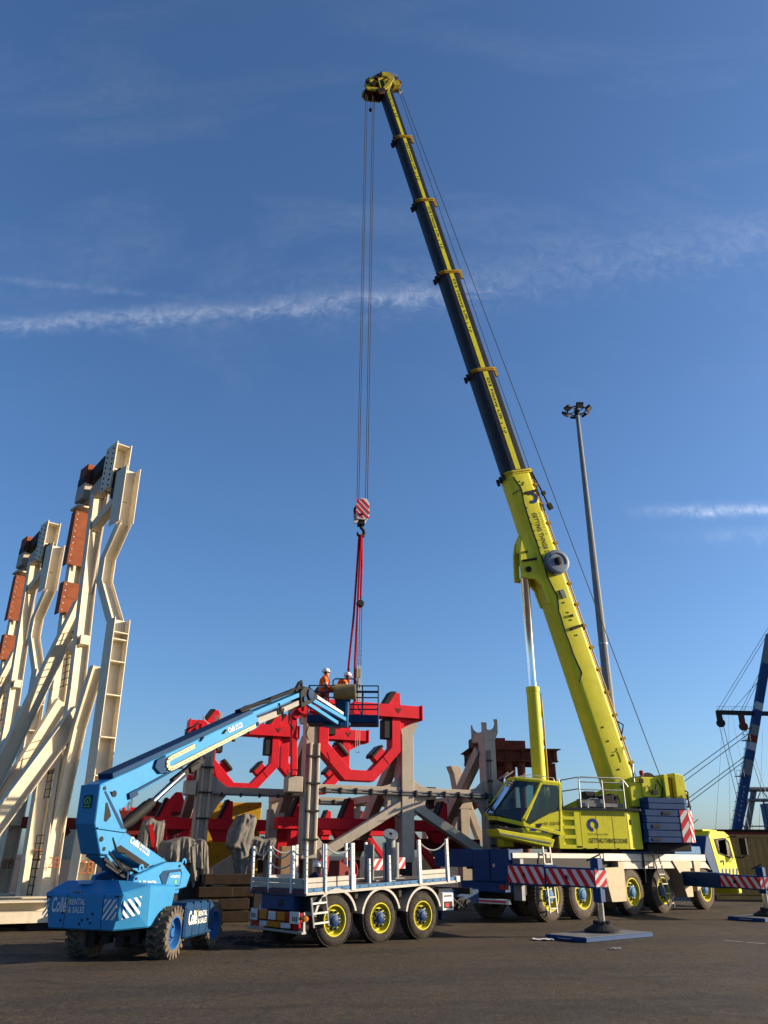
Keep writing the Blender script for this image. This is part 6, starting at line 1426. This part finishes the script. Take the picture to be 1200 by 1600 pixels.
g = M(); g.box(-1.4, -1.3, -.2, .1, 1.27, 1.38); g.tube([(-1.35, -.5, 1.25), (-1.35, -.5, 1.4), (-1.3, -.3, 1.4)], .025, 6); g.build('tail_fitting', DBLUE, LF, .01)
ts = [(-1.31, 1.07), (-1.22, 1.34), (-.38, 1.57), (.09, 1.57), (.40, 1.34), (.31, 1.12), (-.35, 1.03)]
for y_ in (-.56, .36): tp = M().prism(ts, (0, y_, 0), (1, 0, 0), (0, 0, 1), (0, .12, 0)).build('turret_side_plate', LBLUE, LF, .015)
M().box(-1.1, .25, -.44, .36, 1.0, 1.25).build('turret_floor', LBLUE, LF, .02)
pk = M().prism([(-.42, 1.16), (-.55, 1.34), (-.45, 1.42), (.06, 1.45), (.12, 1.36), (.07, 1.14)], (0, -.565, 0), (1, 0, 0), (0, 0, 1), (0, -.008, 0)).build('recess_panel', DBLUE, LF)
M().prism([(-.36, 1.17), (-.28, 1.38), (.04, 1.40), (.09, 1.34), (.05, 1.16)], (0, -.574, 0), (1, 0, 0), (0, 0, 1), (0, -.006, 0)).build('recess_cover', LBLUE, pk)
text('HT23RTJ', (-.24, -.582, 1.28), (1, 0, 0), (0, 0, 1), .26, .055, TXTW, pk, None, .02)
annulus((-.08, -.581, 1.22), (1, 0, 0), (0, 0, 1), .0, .035, 0, 6.28, LGREEN, pk, None, 'green_mark')
rental_logo((-1.12, -.564, 1.13), (1, 0, .02), (0, 0, 1), .50, .13, LF)
g = M()
for x_, z_ in ((-.42, 1.10), (.02, 1.50), (-1.18, 1.3), (.06, 1.40), (.06, 1.2), (-.30, 1.36)): g.lathe([(0, 0), (.025, 0), (.025, .016), (0, .016)], (x_, -.562, z_), (0, -1, 0), 10)
g.build('pin_head', DGREY, LF)
for x_, z_ in ((.24, 1.52), (-1.0, 1.42)):
    P = [(.07*math.cos(R(a)), .05+.07*math.sin(R(a))) for a in range(-30, 211, 24)]; Q = [(.03*math.cos(R(a)), .05+.03*math.sin(R(a))) for a in range(-30, 211, 24)]
    M().ring(P, Q, (x_, -.5, z_), (1, 0, 0), (0, 0, 1), (0, .03, 0), closed=False).build('lifting_eye', LBLUE, LF)
yA, yB = -.33, .10
def lp(poly, name, ma, y0=yA, y1=yB, bev=.015, parent=LF): return M().prism(poly, (0, y0, 0), (1, 0, 0), (0, 0, 1), (0, y1-y0, 0)).build(name, ma, parent, bev)
# riser
rs = lp([(-1.36, 2.09), (-1.05, 1.98), (-.05, 1.585), (-.62, 1.46), (-1.58, 1.78)], 'riser_arm', LBLUE, -.30, .08)
lp([(-1.55, 1.80), (-1.42, 1.86), (-.55, 1.52), (-.66, 1.46)], 'riser_recess', BLACK, -.305, -.30, 0, rs)
rental_logo((-1.20, -.305, 1.90), (1, 0, -.42), (.39, 0, .92), .62, .13, rs)
g = M(); g.bar((-1.85, -.1, 1.72), (-.9, -.1, 1.30), .34, .12); g.build('lower_link', LBLUE, LF, .01)
g = M(); g.bar((-1.80, -.30, 1.63), (-.95, -.30, 1.26), .05, .05); g.bar((-1.75, -.30, 1.54), (-.95, -.30, 1.20), .05, .04); g.build('link_rod', DGREY, LF)
g = M(); g.tube([(-1.2, -.1, 1.5), (-.2, -.1, 1.15)], .09, 12); g.build('riser_cylinder', BLACK, LF, smooth=True)
# knuckle mast
ms = lp([(-2.20, 2.86), (-2.19, 2.20), (-1.95, 1.70), (-1.75, 1.69), (-1.60, 1.79), (-1.38, 2.10), (-1.62, 2.45), (-2.04, 2.86)], 'knuckle_mast', LBLUE, yA-.02, yB+.02)
lp([(-2.08, 2.74), (-2.04, 2.76), (-1.42, 2.14), (-1.40, 2.06), (-1.46, 2.08)], 'mast_groove', DBLUE, yA-.026, yA-.02, 0, ms)
lp([(-2.0, 2.56), (-1.96, 2.56), (-1.86, 2.42), (-1.82, 2.34), (-1.92, 2.24), (-1.98, 2.25)], 'mast_opening', BLACK, yA-.026, yA-.02, 0, ms)
g = M(); g.bar((-2.13, yA-.03, 2.13), (-1.42, yA-.03, 2.10), .05, .025, m=None, h2=.06); g.build('mast_rib', LBLUE, ms, .005)
for x_, z_, r_ in ((-1.98, 1.95, .045), (-1.88, 1.79, .035), (-1.40, 2.10, .04), (-2.08, 2.80, .035), (-1.82, 2.72, .06)):
    M().lathe([(0, 0), (r_, 0), (r_, .012), (0, .012)], (x_, yA-.02, z_), (0, -1, 0), 14).build('pivot_pin', BLACK if r_ > .04 else DGREY, ms)
M().box(-2.208, -2.2, -.22, -.02, 2.46, 2.68).build('green_emblem_plate', mat('dark emblem plate', (.01, .06, .12), .5), ms)
annulus((-2.212, -.12, 2.58), (0, -1, 0), (0, 0, 1), .05, .075, R(-60), R(240), LGREEN, ms); M().bar((-2.214, -.12, 2.53), (-2.214, -.12, 2.60), .03, .006, (1, 0, 0)).build('emblem', LGREEN, ms)
M().bar((-2.214, -.20, 2.485), (-2.214, -.04, 2.485), .006, .02).build('emblem_bar', LGREEN, ms)
# main boom
bp_ = [(-2.13, 2.87), (-1.2, 3.25), (-.80, 3.43), (.34, 3.91), (2.60, 4.88), (2.79, 4.76), (2.88, 4.62), (2.74, 4.52), (1.49, 3.99), (.41, 3.51), (-.39, 3.11), (-1.19, 2.76), (-1.45, 2.50), (-1.66, 2.42)]
mb = lp(bp_, 'main_boom', LBLUE, -.30, .06)
dm = (Vector((2.60, 0, 4.88))-Vector((-.80, 0, 3.43))).normalized(); um = Vector((-dm.z, 0, dm.x))
g = M(); g.bar(Vector((-1.85, -.12, 2.99))+um*.045, Vector((2.52, -.12, 4.85))+um*.045, .37, .10, um); g.build('boom_top_cover', DBLUE, mb, .01)
g = M(); g.bar((-1.25, -.31, 2.80), (1.5, -.31, 4.05), .05, .05, um); g.bar((-1.40, -.315, 2.70), (-1.18, -.315, 2.80), .07, .12, um); g.build('boom_lower_rail', DBLUE, mb, .008)
# energy chain: two runs and a loop
A0, A1 = Vector((.38, -.33, 3.83)), Vector((-.36, -.33, 3.50)); B0, B1 = Vector((-.28, -.33, 3.31)), Vector((2.66, -.33, 4.58))
path = [A0.lerp(A1, k/8) for k in range(9)]
mid_ = (A1+B0)/2; rr_ = (A1-B0).length/2; vv = (A1-B0).normalized(); oo = Vector((-vv.z, 0, vv.x)); oo = oo if oo.x < 0 else -oo
path += [mid_+vv*rr_*math.cos(R(a))+oo*rr_*math.sin(R(a)) for a in range(20, 180, 20)]+[B0.lerp(B1, k/30) for k in range(31)]
# resample into links
pts = [path[0]]; acc = 0
for i in range(len(path)-1):
    L_ = (path[i+1]-path[i]).length; n_ = max(1, int(L_/.028)); pts += [path[i].lerp(path[i+1], (k+1)/n_) for k in range(n_)]
g = M()
for i in range(0, len(pts)-2, 2):
    g.bar(pts[i], pts[i]+(pts[i+2]-pts[i])*.86, .05, .085, (pts[i+2]-pts[i]).cross(Vector((0, 1, 0))))
ec = g.build('energy_chain', CHAIN, mb, kind='stuff')
g = M()
for i in range(1, len(pts)-2, 4): g.lathe([(0, 0), (.012, 0), (.012, .006), (0, .006)], pts[i]+Vector((0, -.026, 0)), (0, -1, 0), 6)
g.build('chain_pin', RED, mb, kind='stuff')
M().prism([(-.62, 3.18), (-.80, 3.28), (-.76, 3.43), (-.50, 3.55), (-.52, 3.42), (-.50, 3.28), (-.36, 3.22)], (0, -.36, 0), (1, 0, 0), (0, 0, 1), (0, .06, 0)).build('chain_guard', DBLUE, mb, .01)
g = M()
for k in range(5): p = B0.lerp(B1, .1+.2*k)-um*.08; g.box(p.x-.03, p.x+.03, -.35, -.29, p.z-.03, p.z+.05)
for k in range(2): p = A0.lerp(B1, .1+.35*k)+um*.06; g.bar(p, p+dm*.12+um*.05, .04, .03)
g.build('hose_clip', BLACK, mb)
M().lathe([(0, 0), (.05, 0), (.05, .02), (0, .02)], (2.76, -.30, 4.63), (0, -1, 0), 14).build('boom_roller', BLACK, mb)
rental_logo(Vector((1.62, -.306, 4.245)), dm, um, .58, .14, mb)
# telescopic arm
TG = mat('grey telescopic arm', (.30, .29, .27), .45, .1, .1, .3)
M().bar((2.72, -.12, 4.66), (3.9, -.12, 5.09), .22, .16, um).build('telescopic_arm', TG, LF, .01)
M().bar((3.86, -.12, 5.10), (4.95, -.12, 5.54), .20, .14, um).build('telescopic_arm', TG, LF, .01)
M().bar((2.62, -.12, 4.84), (4.80, -.12, 5.70), .24, .115, um).build('telescopic_arm_top', LBLUE, LF, .01)
g = M(); g.bar((2.2, -.12, 4.86), (4.7, -.12, 5.82), .22, .06, um); g.tube([(2.1, -.22, 4.84), (2.3, -.24, 4.96), (2.7, -.24, 5.09), (3.3, -.24, 5.27), (3.42, -.24, 5.36), (3.8, -.24, 5.50), (4.2, -.24, 5.64), (4.35, -.24, 5.74), (4.75, -.24, 5.88), (5.0, -.22, 5.88)], .045, 6); g.build('hose_track', BLACK, LF)
M().tube([(3.75, -.26, 5.3), (3.82, -.30, 5.05), (3.92, -.28, 5.0), (3.98, -.26, 5.2)], .02, 5).build('hose_loop', BLACK, LF)
M().tube([(4.5, -.25, 5.75), (4.62, -.30, 5.98), (4.75, -.28, 6.05), (4.86, -.25, 5.85)], .045, 6).build('hose_loop', BLACK, LF)
M().bar((3.72, -.24, 5.06), (3.95, -.24, 5.15), .04, .14, um).build('arm_clamp', BLACK, LF, .008)
# end joint and jib
g = M(); g.prism([(4.75, 5.75), (4.95, 5.95), (5.4, 5.98), (5.75, 5.8), (5.5, 5.62), (5.1, 5.45), (4.85, 5.35)], (0, -.28, 0), (1, 0, 0), (0, 0, 1), (0, .34, 0)); g.build('jib_knuckle', BLACK, LF, .02)
g = M(); g.lathe([(0, 0), (.15, 0), (.15, .05), (.09, .07), (0, .07)], (5.25, -.28, 5.78), (0, -1, 0), 18); g.build('knuckle_pin', DBLUE, LF); M().lathe([(0, 0), (.08, 0), (.08, .05), (0, .05)], (4.95, -.28, 5.6), (0, -1, 0), 14).build('knuckle_pin', DBLUE, LF)
jb0, jb1 = Vector((5.4, -.1, 5.92)), Vector((7.72, -.1, 5.60))
lk = M(); lk.bar(jb0, jb1, .07, .09); lk.build('jib_link', mat('white link bar', (.55, .56, .56), .4), LF, .006)
lk = M(); lk.bar(jb0+Vector((-.1, -.06, -.2)), jb1+Vector((0, -.06, -.16)), .10, .11); lk.build('jib_link', LBLUE, LF, .006)
lk = M(); lk.bar(jb0+Vector((-.15, -.0, -.32)), jb1+Vector((-.5, -.0, -.30)), .10, .10); lk.build('jib_link', LBLUE, LF, .006)
g = M(); g.tube([jb0+Vector((0, -.02, -.1)), jb1+Vector((-.6, -.02, -.1))], .05, 8); g.build('jib_cylinder', BLACK, LF)
# luffing cylinder under the boom
g = M(); g.tube([(-1.36, -.12, 2.12), (-1.05, -.12, 2.30), (-.62, -.12, 2.58)], [.06, .115, .115], 14); g.tube([(-.62, -.12, 2.58), (-.5, -.12, 2.65)], .10, 12); g.build('lift_cylinder', BLACK, LF, smooth=True)
g = M(); g.tube([(-.55, -.12, 2.62), (.36, -.12, 3.27)], .065, 14); g.build('cylinder_rod', CHROME, LF, smooth=True)
g = M(); g.bar((.05, -.12, 3.07), (.95, -.12, 3.62), .12, .14); g.bar((.5, -.2, 3.35), (.8, -.2, 3.5), .06, .12); g.build('cylinder_head', DGREY, LF, .01)
# work basket (world aligned)
TB = TM(Ol, AL).inverted() @ TM((-2.28, 23.9, 5.38), 0)
bk = lambda: M(TB)
BW, BD, BH = 2.14, .85, 1.12
bk().box(0, BW, 0, BD, 0, .06).build('basket_floor', DBLUE, LF, .01)
for x0, x1 in ((.0, .92), (1.22, BW)): bk().box(x0, x1, -.02, .0, .02, .24).build('toe_board', DBLUE, LF, .008)
bk().box(0, BW, BD, BD+.02, .02, .22).build('toe_board', DBLUE, LF, .008)
bk().box(-.02, .0, 0, BD, .02, .22).build('toe_board', DBLUE, LF); bk().box(BW, BW+.02, 0, BD, .02, .22).build('toe_board', DBLUE, LF)
g = bk()
for y_ in (0, BD):
    for x_ in (0, .55, 1.1, 1.65, BW): g.tube([(x_, y_, .05), (x_, y_, BH)], .02, 7)
    for z_ in (BH, BH-.2, .55): g.tube([(0, y_, z_), (BW, y_, z_)], .02, 7)
for x_ in (0, BW):
    for z_ in (BH, BH-.2, .55): g.tube([(x_, 0, z_), (x_, BD, z_)], .02, 7)
g.tube([(.74, -.05, BH), (.74, -.05, BH+.14), (.80, -.05, BH+.2), (1.4, -.05, BH+.2), (1.46, -.05, BH+.14), (1.46, -.05, .9)], .022, 7)
g.tube([(1.5, 0, .55), (1.7, 0, .1)], .016, 6)
g.build('basket_rail', DBLUE, LF, smooth=True)
g = bk(); g.lathe([(0, 0), (.23, 0), (.235, .03), (.23, .06), (.23, .60), (.235, .63), (.23, .66), (0, .66)], (.78, -.18, .90), (1, 0, 0), 28); g.build('control_box_cover', mat('tan rolled cover', (.30, .20, .08), .5, 0, .12, .3), LF, smooth=True)
g = bk(); g.prism([(.92, .0), (1.22, .0), (1.30, .68), (.88, .68)], (0, -.16, 0), (1, 0, 0), (0, 0, 1), (0, .12, 0)); g.build('basket_bracket', DBLUE, LF, .01)
g = bk(); g.box(1.15, 1.24, -.2, -.1, -.15, .6); g.box(1.0, 1.3, -.18, .3, -.1, -.01); g.box(.5, 1.2, .2, .5, -.08, 0); g.build('basket_pivot', LBLUE, LF, .01)

# ------------------------------------------------------------------ people
def chains_mesh(name, chains, ma, parent, n=10, smooth=True):
    """one continuous figure made of tapering limbs fused by a voxel remesh"""
    g = M()
    for pts, rs in chains:
        pts = [Vector(p) for p in pts]; g.tube(pts, rs, n)
        for p, r_ in zip(pts, rs): g.lathe([(r_*math.sin(R(a)), -r_*math.cos(R(a))) for a in (1, 30, 60, 90, 120, 150, 179)], p, (0, 0, 1), n)
    o = g.build(name, ma, parent, smooth=True)
    return o
def fuse(o, vox=.018):
    r_ = o.modifiers.new('fuse', 'REMESH'); r_.mode = 'VOXEL'; r_.voxel_size = vox; r_.use_smooth_shade = True
    s_ = o.modifiers.new('smooth', 'SMOOTH'); s_.factor = .5; s_.iterations = 4
    return o
def person(loc, rz, label, J, top, legs, glove, s=1.0, group='workers in hi vis and helmets'):
    t = thing('person', label, 'person', loc, rz, group); t.scale = (s, s, s)
    H, N = Vector(J['head']), Vector(J['neck'])
    body = [([J['pelvis'], J['waist'], J['chest'], J['neck']], [.15, .14, .165, .065]), ([N, H], [.06, .07])]
    for sd_ in ('l', 'r'):
        sh, el, wr_ = (Vector(J[k+sd_]) for k in ('sh', 'el', 'wr')); hp, kn, an = (Vector(J[k+sd_]) for k in ('hip', 'kn', 'an'))
        body += [([N-Vector((0, 0, .08)), sh, el, wr_], [.07, .075, .052, .036]), ([J['pelvis'], hp, kn, an], [.12, .10, .065, .048]), ([an, an+Vector((.16, 0, -.05))], [.05, .04])]
        # hand: palm, four fingers, thumb
        d = (wr_-el).normalized(); sdv = d.cross(Vector((0, 0, 1))).normalized(); dn = sdv.cross(d)
        pm = wr_+d*.08; body += [([wr_, pm], [.032, .036])]
        for k in range(4):
            b0 = pm+sdv*(.027-.018*k); L_ = (.062, .072, .068, .052)[k]
            body += [([b0, b0+d*L_*.6, b0+d*L_-dn*.03], [.010, .009, .008])]
        b0 = wr_+d*.03+sdv*.03; body += [([b0, b0+d*.03+sdv*.03, b0+d*.06+sdv*.035], [.012, .010, .009])]
    # head: skull, jaw, nose, ears
    f = Vector(J.get('face', (1, 0, 0))).normalized(); sdv = f.cross(Vector((0, 0, 1))).normalized()
    body += [([H+Vector((0, 0, .06)), H+f*.02-Vector((0, 0, .03)), H+f*.05-Vector((0, 0, .09))], [.098, .09, .06]), ([H+f*.10+Vector((0, 0, -.0)), H+f*.125-Vector((0, 0, .03))], [.016, .02])]
    for q in (-1, 1): body.append(([H+sdv*q*.095, H+sdv*q*.10-Vector((0, 0, .03))], [.02, .016]))
    fuse(chains_mesh('body', body, SKIN, t), .014)
    g = M()
    for q in (-1, 1): g.lathe([(0, 0), (.012, 0), (.01, .006), (0, .008)], H+f*.098+sdv*q*.035+Vector((0, 0, .015)), f, 8)
    g.bar(H+f*.103-sdv*.025-Vector((0, 0, .07)), H+f*.103+sdv*.025-Vector((0, 0, .07)), .012, .012); g.build('eyes_and_mouth', BLACK, t)
    jk = [([Vector(J['pelvis'])+Vector((0, 0, .02)), J['waist'], J['chest'], N-Vector((0, 0, .03))], [.175, .165, .19, .09])]
    for sd_ in ('l', 'r'):
        sh, el, wr_ = (Vector(J[k+sd_]) for k in ('sh', 'el', 'wr')); jk.append(([N-Vector((0, 0, .09)), sh, el, el.lerp(wr_, .9)], [.09, .095, .072, .055]))
    jo = fuse(chains_mesh('jacket', jk, top, t), .018)
    if top == ORANGE:
        for sd_ in ('l', 'r'):
            sh, el = Vector(J['sh'+sd_]), Vector(J['el'+sd_]); p = sh.lerp(el, .75); d = (el-sh).normalized()
            M().lathe([(.081, -.025), (.084, 0), (.081, .025)], p, d, 14).build('reflective_band', REFL, jo, smooth=True)
        w_, c_ = Vector(J['waist']), Vector(J['chest']); M().lathe([(.176, -.03), (.18, 0), (.176, .03)], w_.lerp(c_, .25), c_-w_, 20).build('reflective_band', REFL, jo, smooth=True)
    tr = [([Vector(J['pelvis'])+Vector((0, 0, .05)), J['pelvis']], [.165, .165])]
    for sd_ in ('l', 'r'):
        hp, kn, an = (Vector(J[k+sd_]) for k in ('hip', 'kn', 'an')); tr.append(([J['pelvis'], hp, kn, an], [.13, .125, .092, .075]))
    fuse(chains_mesh('trousers', tr, legs, t), .018)
    g = []
    for sd_ in ('l', 'r'):
        an = Vector(J['an'+sd_]); g.append(([an+Vector((-.02, 0, .04)), an+Vector((0, 0, -.03)), an+Vector((.17, 0, -.045))], [.07, .06, .048]))
    fuse(chains_mesh('boots', g, BLACK, t), .016)
    if glove:
        for sd_ in ('l', 'r'):
            el, wr_ = Vector(J['el'+sd_]), Vector(J['wr'+sd_]); d = (wr_-el).normalized(); sdv2 = d.cross(Vector((0, 0, 1))).normalized(); pm = wr_+d*.08
            ch_ = [([wr_-d*.03, wr_, pm], [.044, .04, .044])]
            for k in range(4): b0 = pm+sdv2*(.03-.02*k); ch_.append(([b0, b0+d*.05, b0+d*.065-Vector((0, 0, .03))], [.014, .013, .011]))
            b0 = wr_+d*.03+sdv2*.034; ch_.append(([b0, b0+d*.03+sdv2*.032, b0+d*.06+sdv2*.036], [.016, .014, .012]))
            fuse(chains_mesh('glove', ch_, glove, t), .010)
    # helmet with brim, ear muffs
    hz = H+Vector((0, 0, .055)); hp_ = [(.135, .0), (.134, .03), (.122, .075), (.095, .11), (.05, .132), (.001, .138)]
    up_ = (Vector((0, 0, 1))+f*-.06).normalized()
    ho = M().lathe(hp_, hz, up_, 22).build('helmet', HELM, t, smooth=True)
    g = M(); g.add([hz+f*.12+sdv*.09, hz+f*.19+sdv*.05-Vector((0, 0, .01)), hz+f*.19-sdv*.05-Vector((0, 0, .01)), hz+f*.12-sdv*.09, hz+f*.12+sdv*.09+Vector((0, 0, .012)), hz+f*.19+sdv*.05, hz+f*.19-sdv*.05, hz+f*.12-sdv*.09+Vector((0, 0, .012))], [(3, 2, 1, 0), (4, 5, 6, 7), (0, 1, 5, 4), (1, 2, 6, 5), (2, 3, 7, 6), (3, 0, 4, 7)])
    g.build('helmet_brim', HELM, ho)
    g = M()
    for q in (-1, 1): g.lathe([(0, 0), (.045, 0), (.04, .035), (0, .04)], H+sdv*q*.10+Vector((0, 0, -.0)), sdv*q, 12)
    g.build('ear_muffs', BLACK, ho, smooth=True)
    return t
std = dict(pelvis=(0, 0, .95), waist=(.0, 0, 1.12), chest=(.02, 0, 1.36), neck=(.03, 0, 1.52), head=(.06, 0, 1.64), shl=(.02, .2, 1.44), shr=(.02, -.2, 1.44),
           ell=(.08, .26, 1.18), elr=(.10, -.26, 1.18), wrl=(.32, .16, 1.10), wrr=(.34, -.14, 1.10), hipl=(0, .09, .88), hipr=(0, -.09, .88), knl=(.03, .11, .5), knr=(.02, -.11, .5), anl=(0, .12, .09), anr=(0, -.12, .09))
person((-1.86, 24.35, 5.44), 0, 'worker in orange jacket and white helmet standing upright in the blue basket', std, ORANGE, REDD, GREEN, .93)
bent = dict(std); bent.update(waist=(.05, 0, 1.10), chest=(.14, 0, 1.31), neck=(.22, 0, 1.43), head=(.30, 0, 1.53), shl=(.15, .2, 1.37), shr=(.15, -.2, 1.37), ell=(.26, .27, 1.15), elr=(.28, -.27, 1.16), wrl=(.48, .2, 1.12), wrr=(.5, -.18, 1.14), face=(.9, 0, -.25))
person((-1.40, 24.40, 5.44), 4, 'worker in orange jacket bending forward behind the tan control box cover', bent, ORANGE, DNAVY, GREEN, .93)
st3 = dict(std); st3.update(ell=(.1, .25, 1.2), elr=(.12, -.25, 1.2), head=(.08, 0, 1.63))
person((-1.66, 21.0, -.13), 20, 'worker in dark navy jacket and white helmet standing behind the trailer boards', st3, DNAVY, DNAVY, None, .94)

# ------------------------------------------------------------------ small things on the ground
rnd = random.Random(4)
for i, (x_, y_, lb) in enumerate(((-2.75, 18.2, 'tangle of dark chain on the asphalt behind the trailer bumper'), (-2.25, 18.0, 'short dark chain piece on the asphalt near the trailer wheel'), (-3.25, 19.2, 'heap of black chain beside the lift front wheel'))):
    g = M(); pts = []
    for k in range(60 if i != 1 else 26): pts.append((rnd.gauss(0, .2 if i < 2 else .3), rnd.gauss(0, .10), .025+abs(rnd.gauss(0, .02))))
    pts.sort(key=lambda p: math.sin(p[0]*9)+p[0]*2)
    for p in pts: a = rnd.random()*6.28; g.tube([(p[0]+.035*math.cos(a+q*1.05), p[1]+.022*math.sin(a+q*1.05), p[2]) for q in range(6)], .009, 4, closed=True)
    o = g.build('chain_pile', DGREY, None); o.location = (x_, y_, 0); tag(o, lb, 'chain', 'chains lying on the asphalt')
for i, (x_, y_, lb) in enumerate(((3.62, 19.6, 'small crumpled white rag left of the near outrigger pad'), (4.75, 17.8, 'tiny scrap of white paper on the open asphalt'))):
    g = M(); n_ = 9; s_ = .11 if i == 0 else .05
    vs = [Vector(((a-4)*s_*.5, (b-4)*s_*.3, .012+.03*rnd.random())) for a in range(n_) for b in range(n_)]
    g.v = vs; g.f = [(a*n_+b, (a+1)*n_+b, (a+1)*n_+b+1, a*n_+b+1) for a in range(n_-1) for b in range(n_-1)]; g.mi = [None]*len(g.f)
    o = g.build('rag' if i == 0 else 'paper_scrap', WHITE, None, smooth=True); o.location = (x_, y_, 0); tag(o, lb, 'litter')
g = M()
for k in range(420):
    u_ = rnd.random(); x_ = rnd.uniform(-9, 12); y_ = 6.5+rnd.random()**1.4*16; s_ = rnd.uniform(.004, .014)
    z_ = s_*.3; c_ = [(x_+s_*rnd.uniform(.6, 1)*math.cos(a), y_+s_*rnd.uniform(.6, 1)*math.sin(a), 0) for a in (0, 1.6, 3.1, 4.7)]
    g.add([*c_, (x_, y_, s_*.9)], [(0, 1, 4), (1, 2, 4), (2, 3, 4), (3, 0, 4)])
g.build('loose_grit', mat('grit stone', (.13, .12, .10), .9, 0, .3), None, kind='stuff')
bpy.context.view_layer.update()
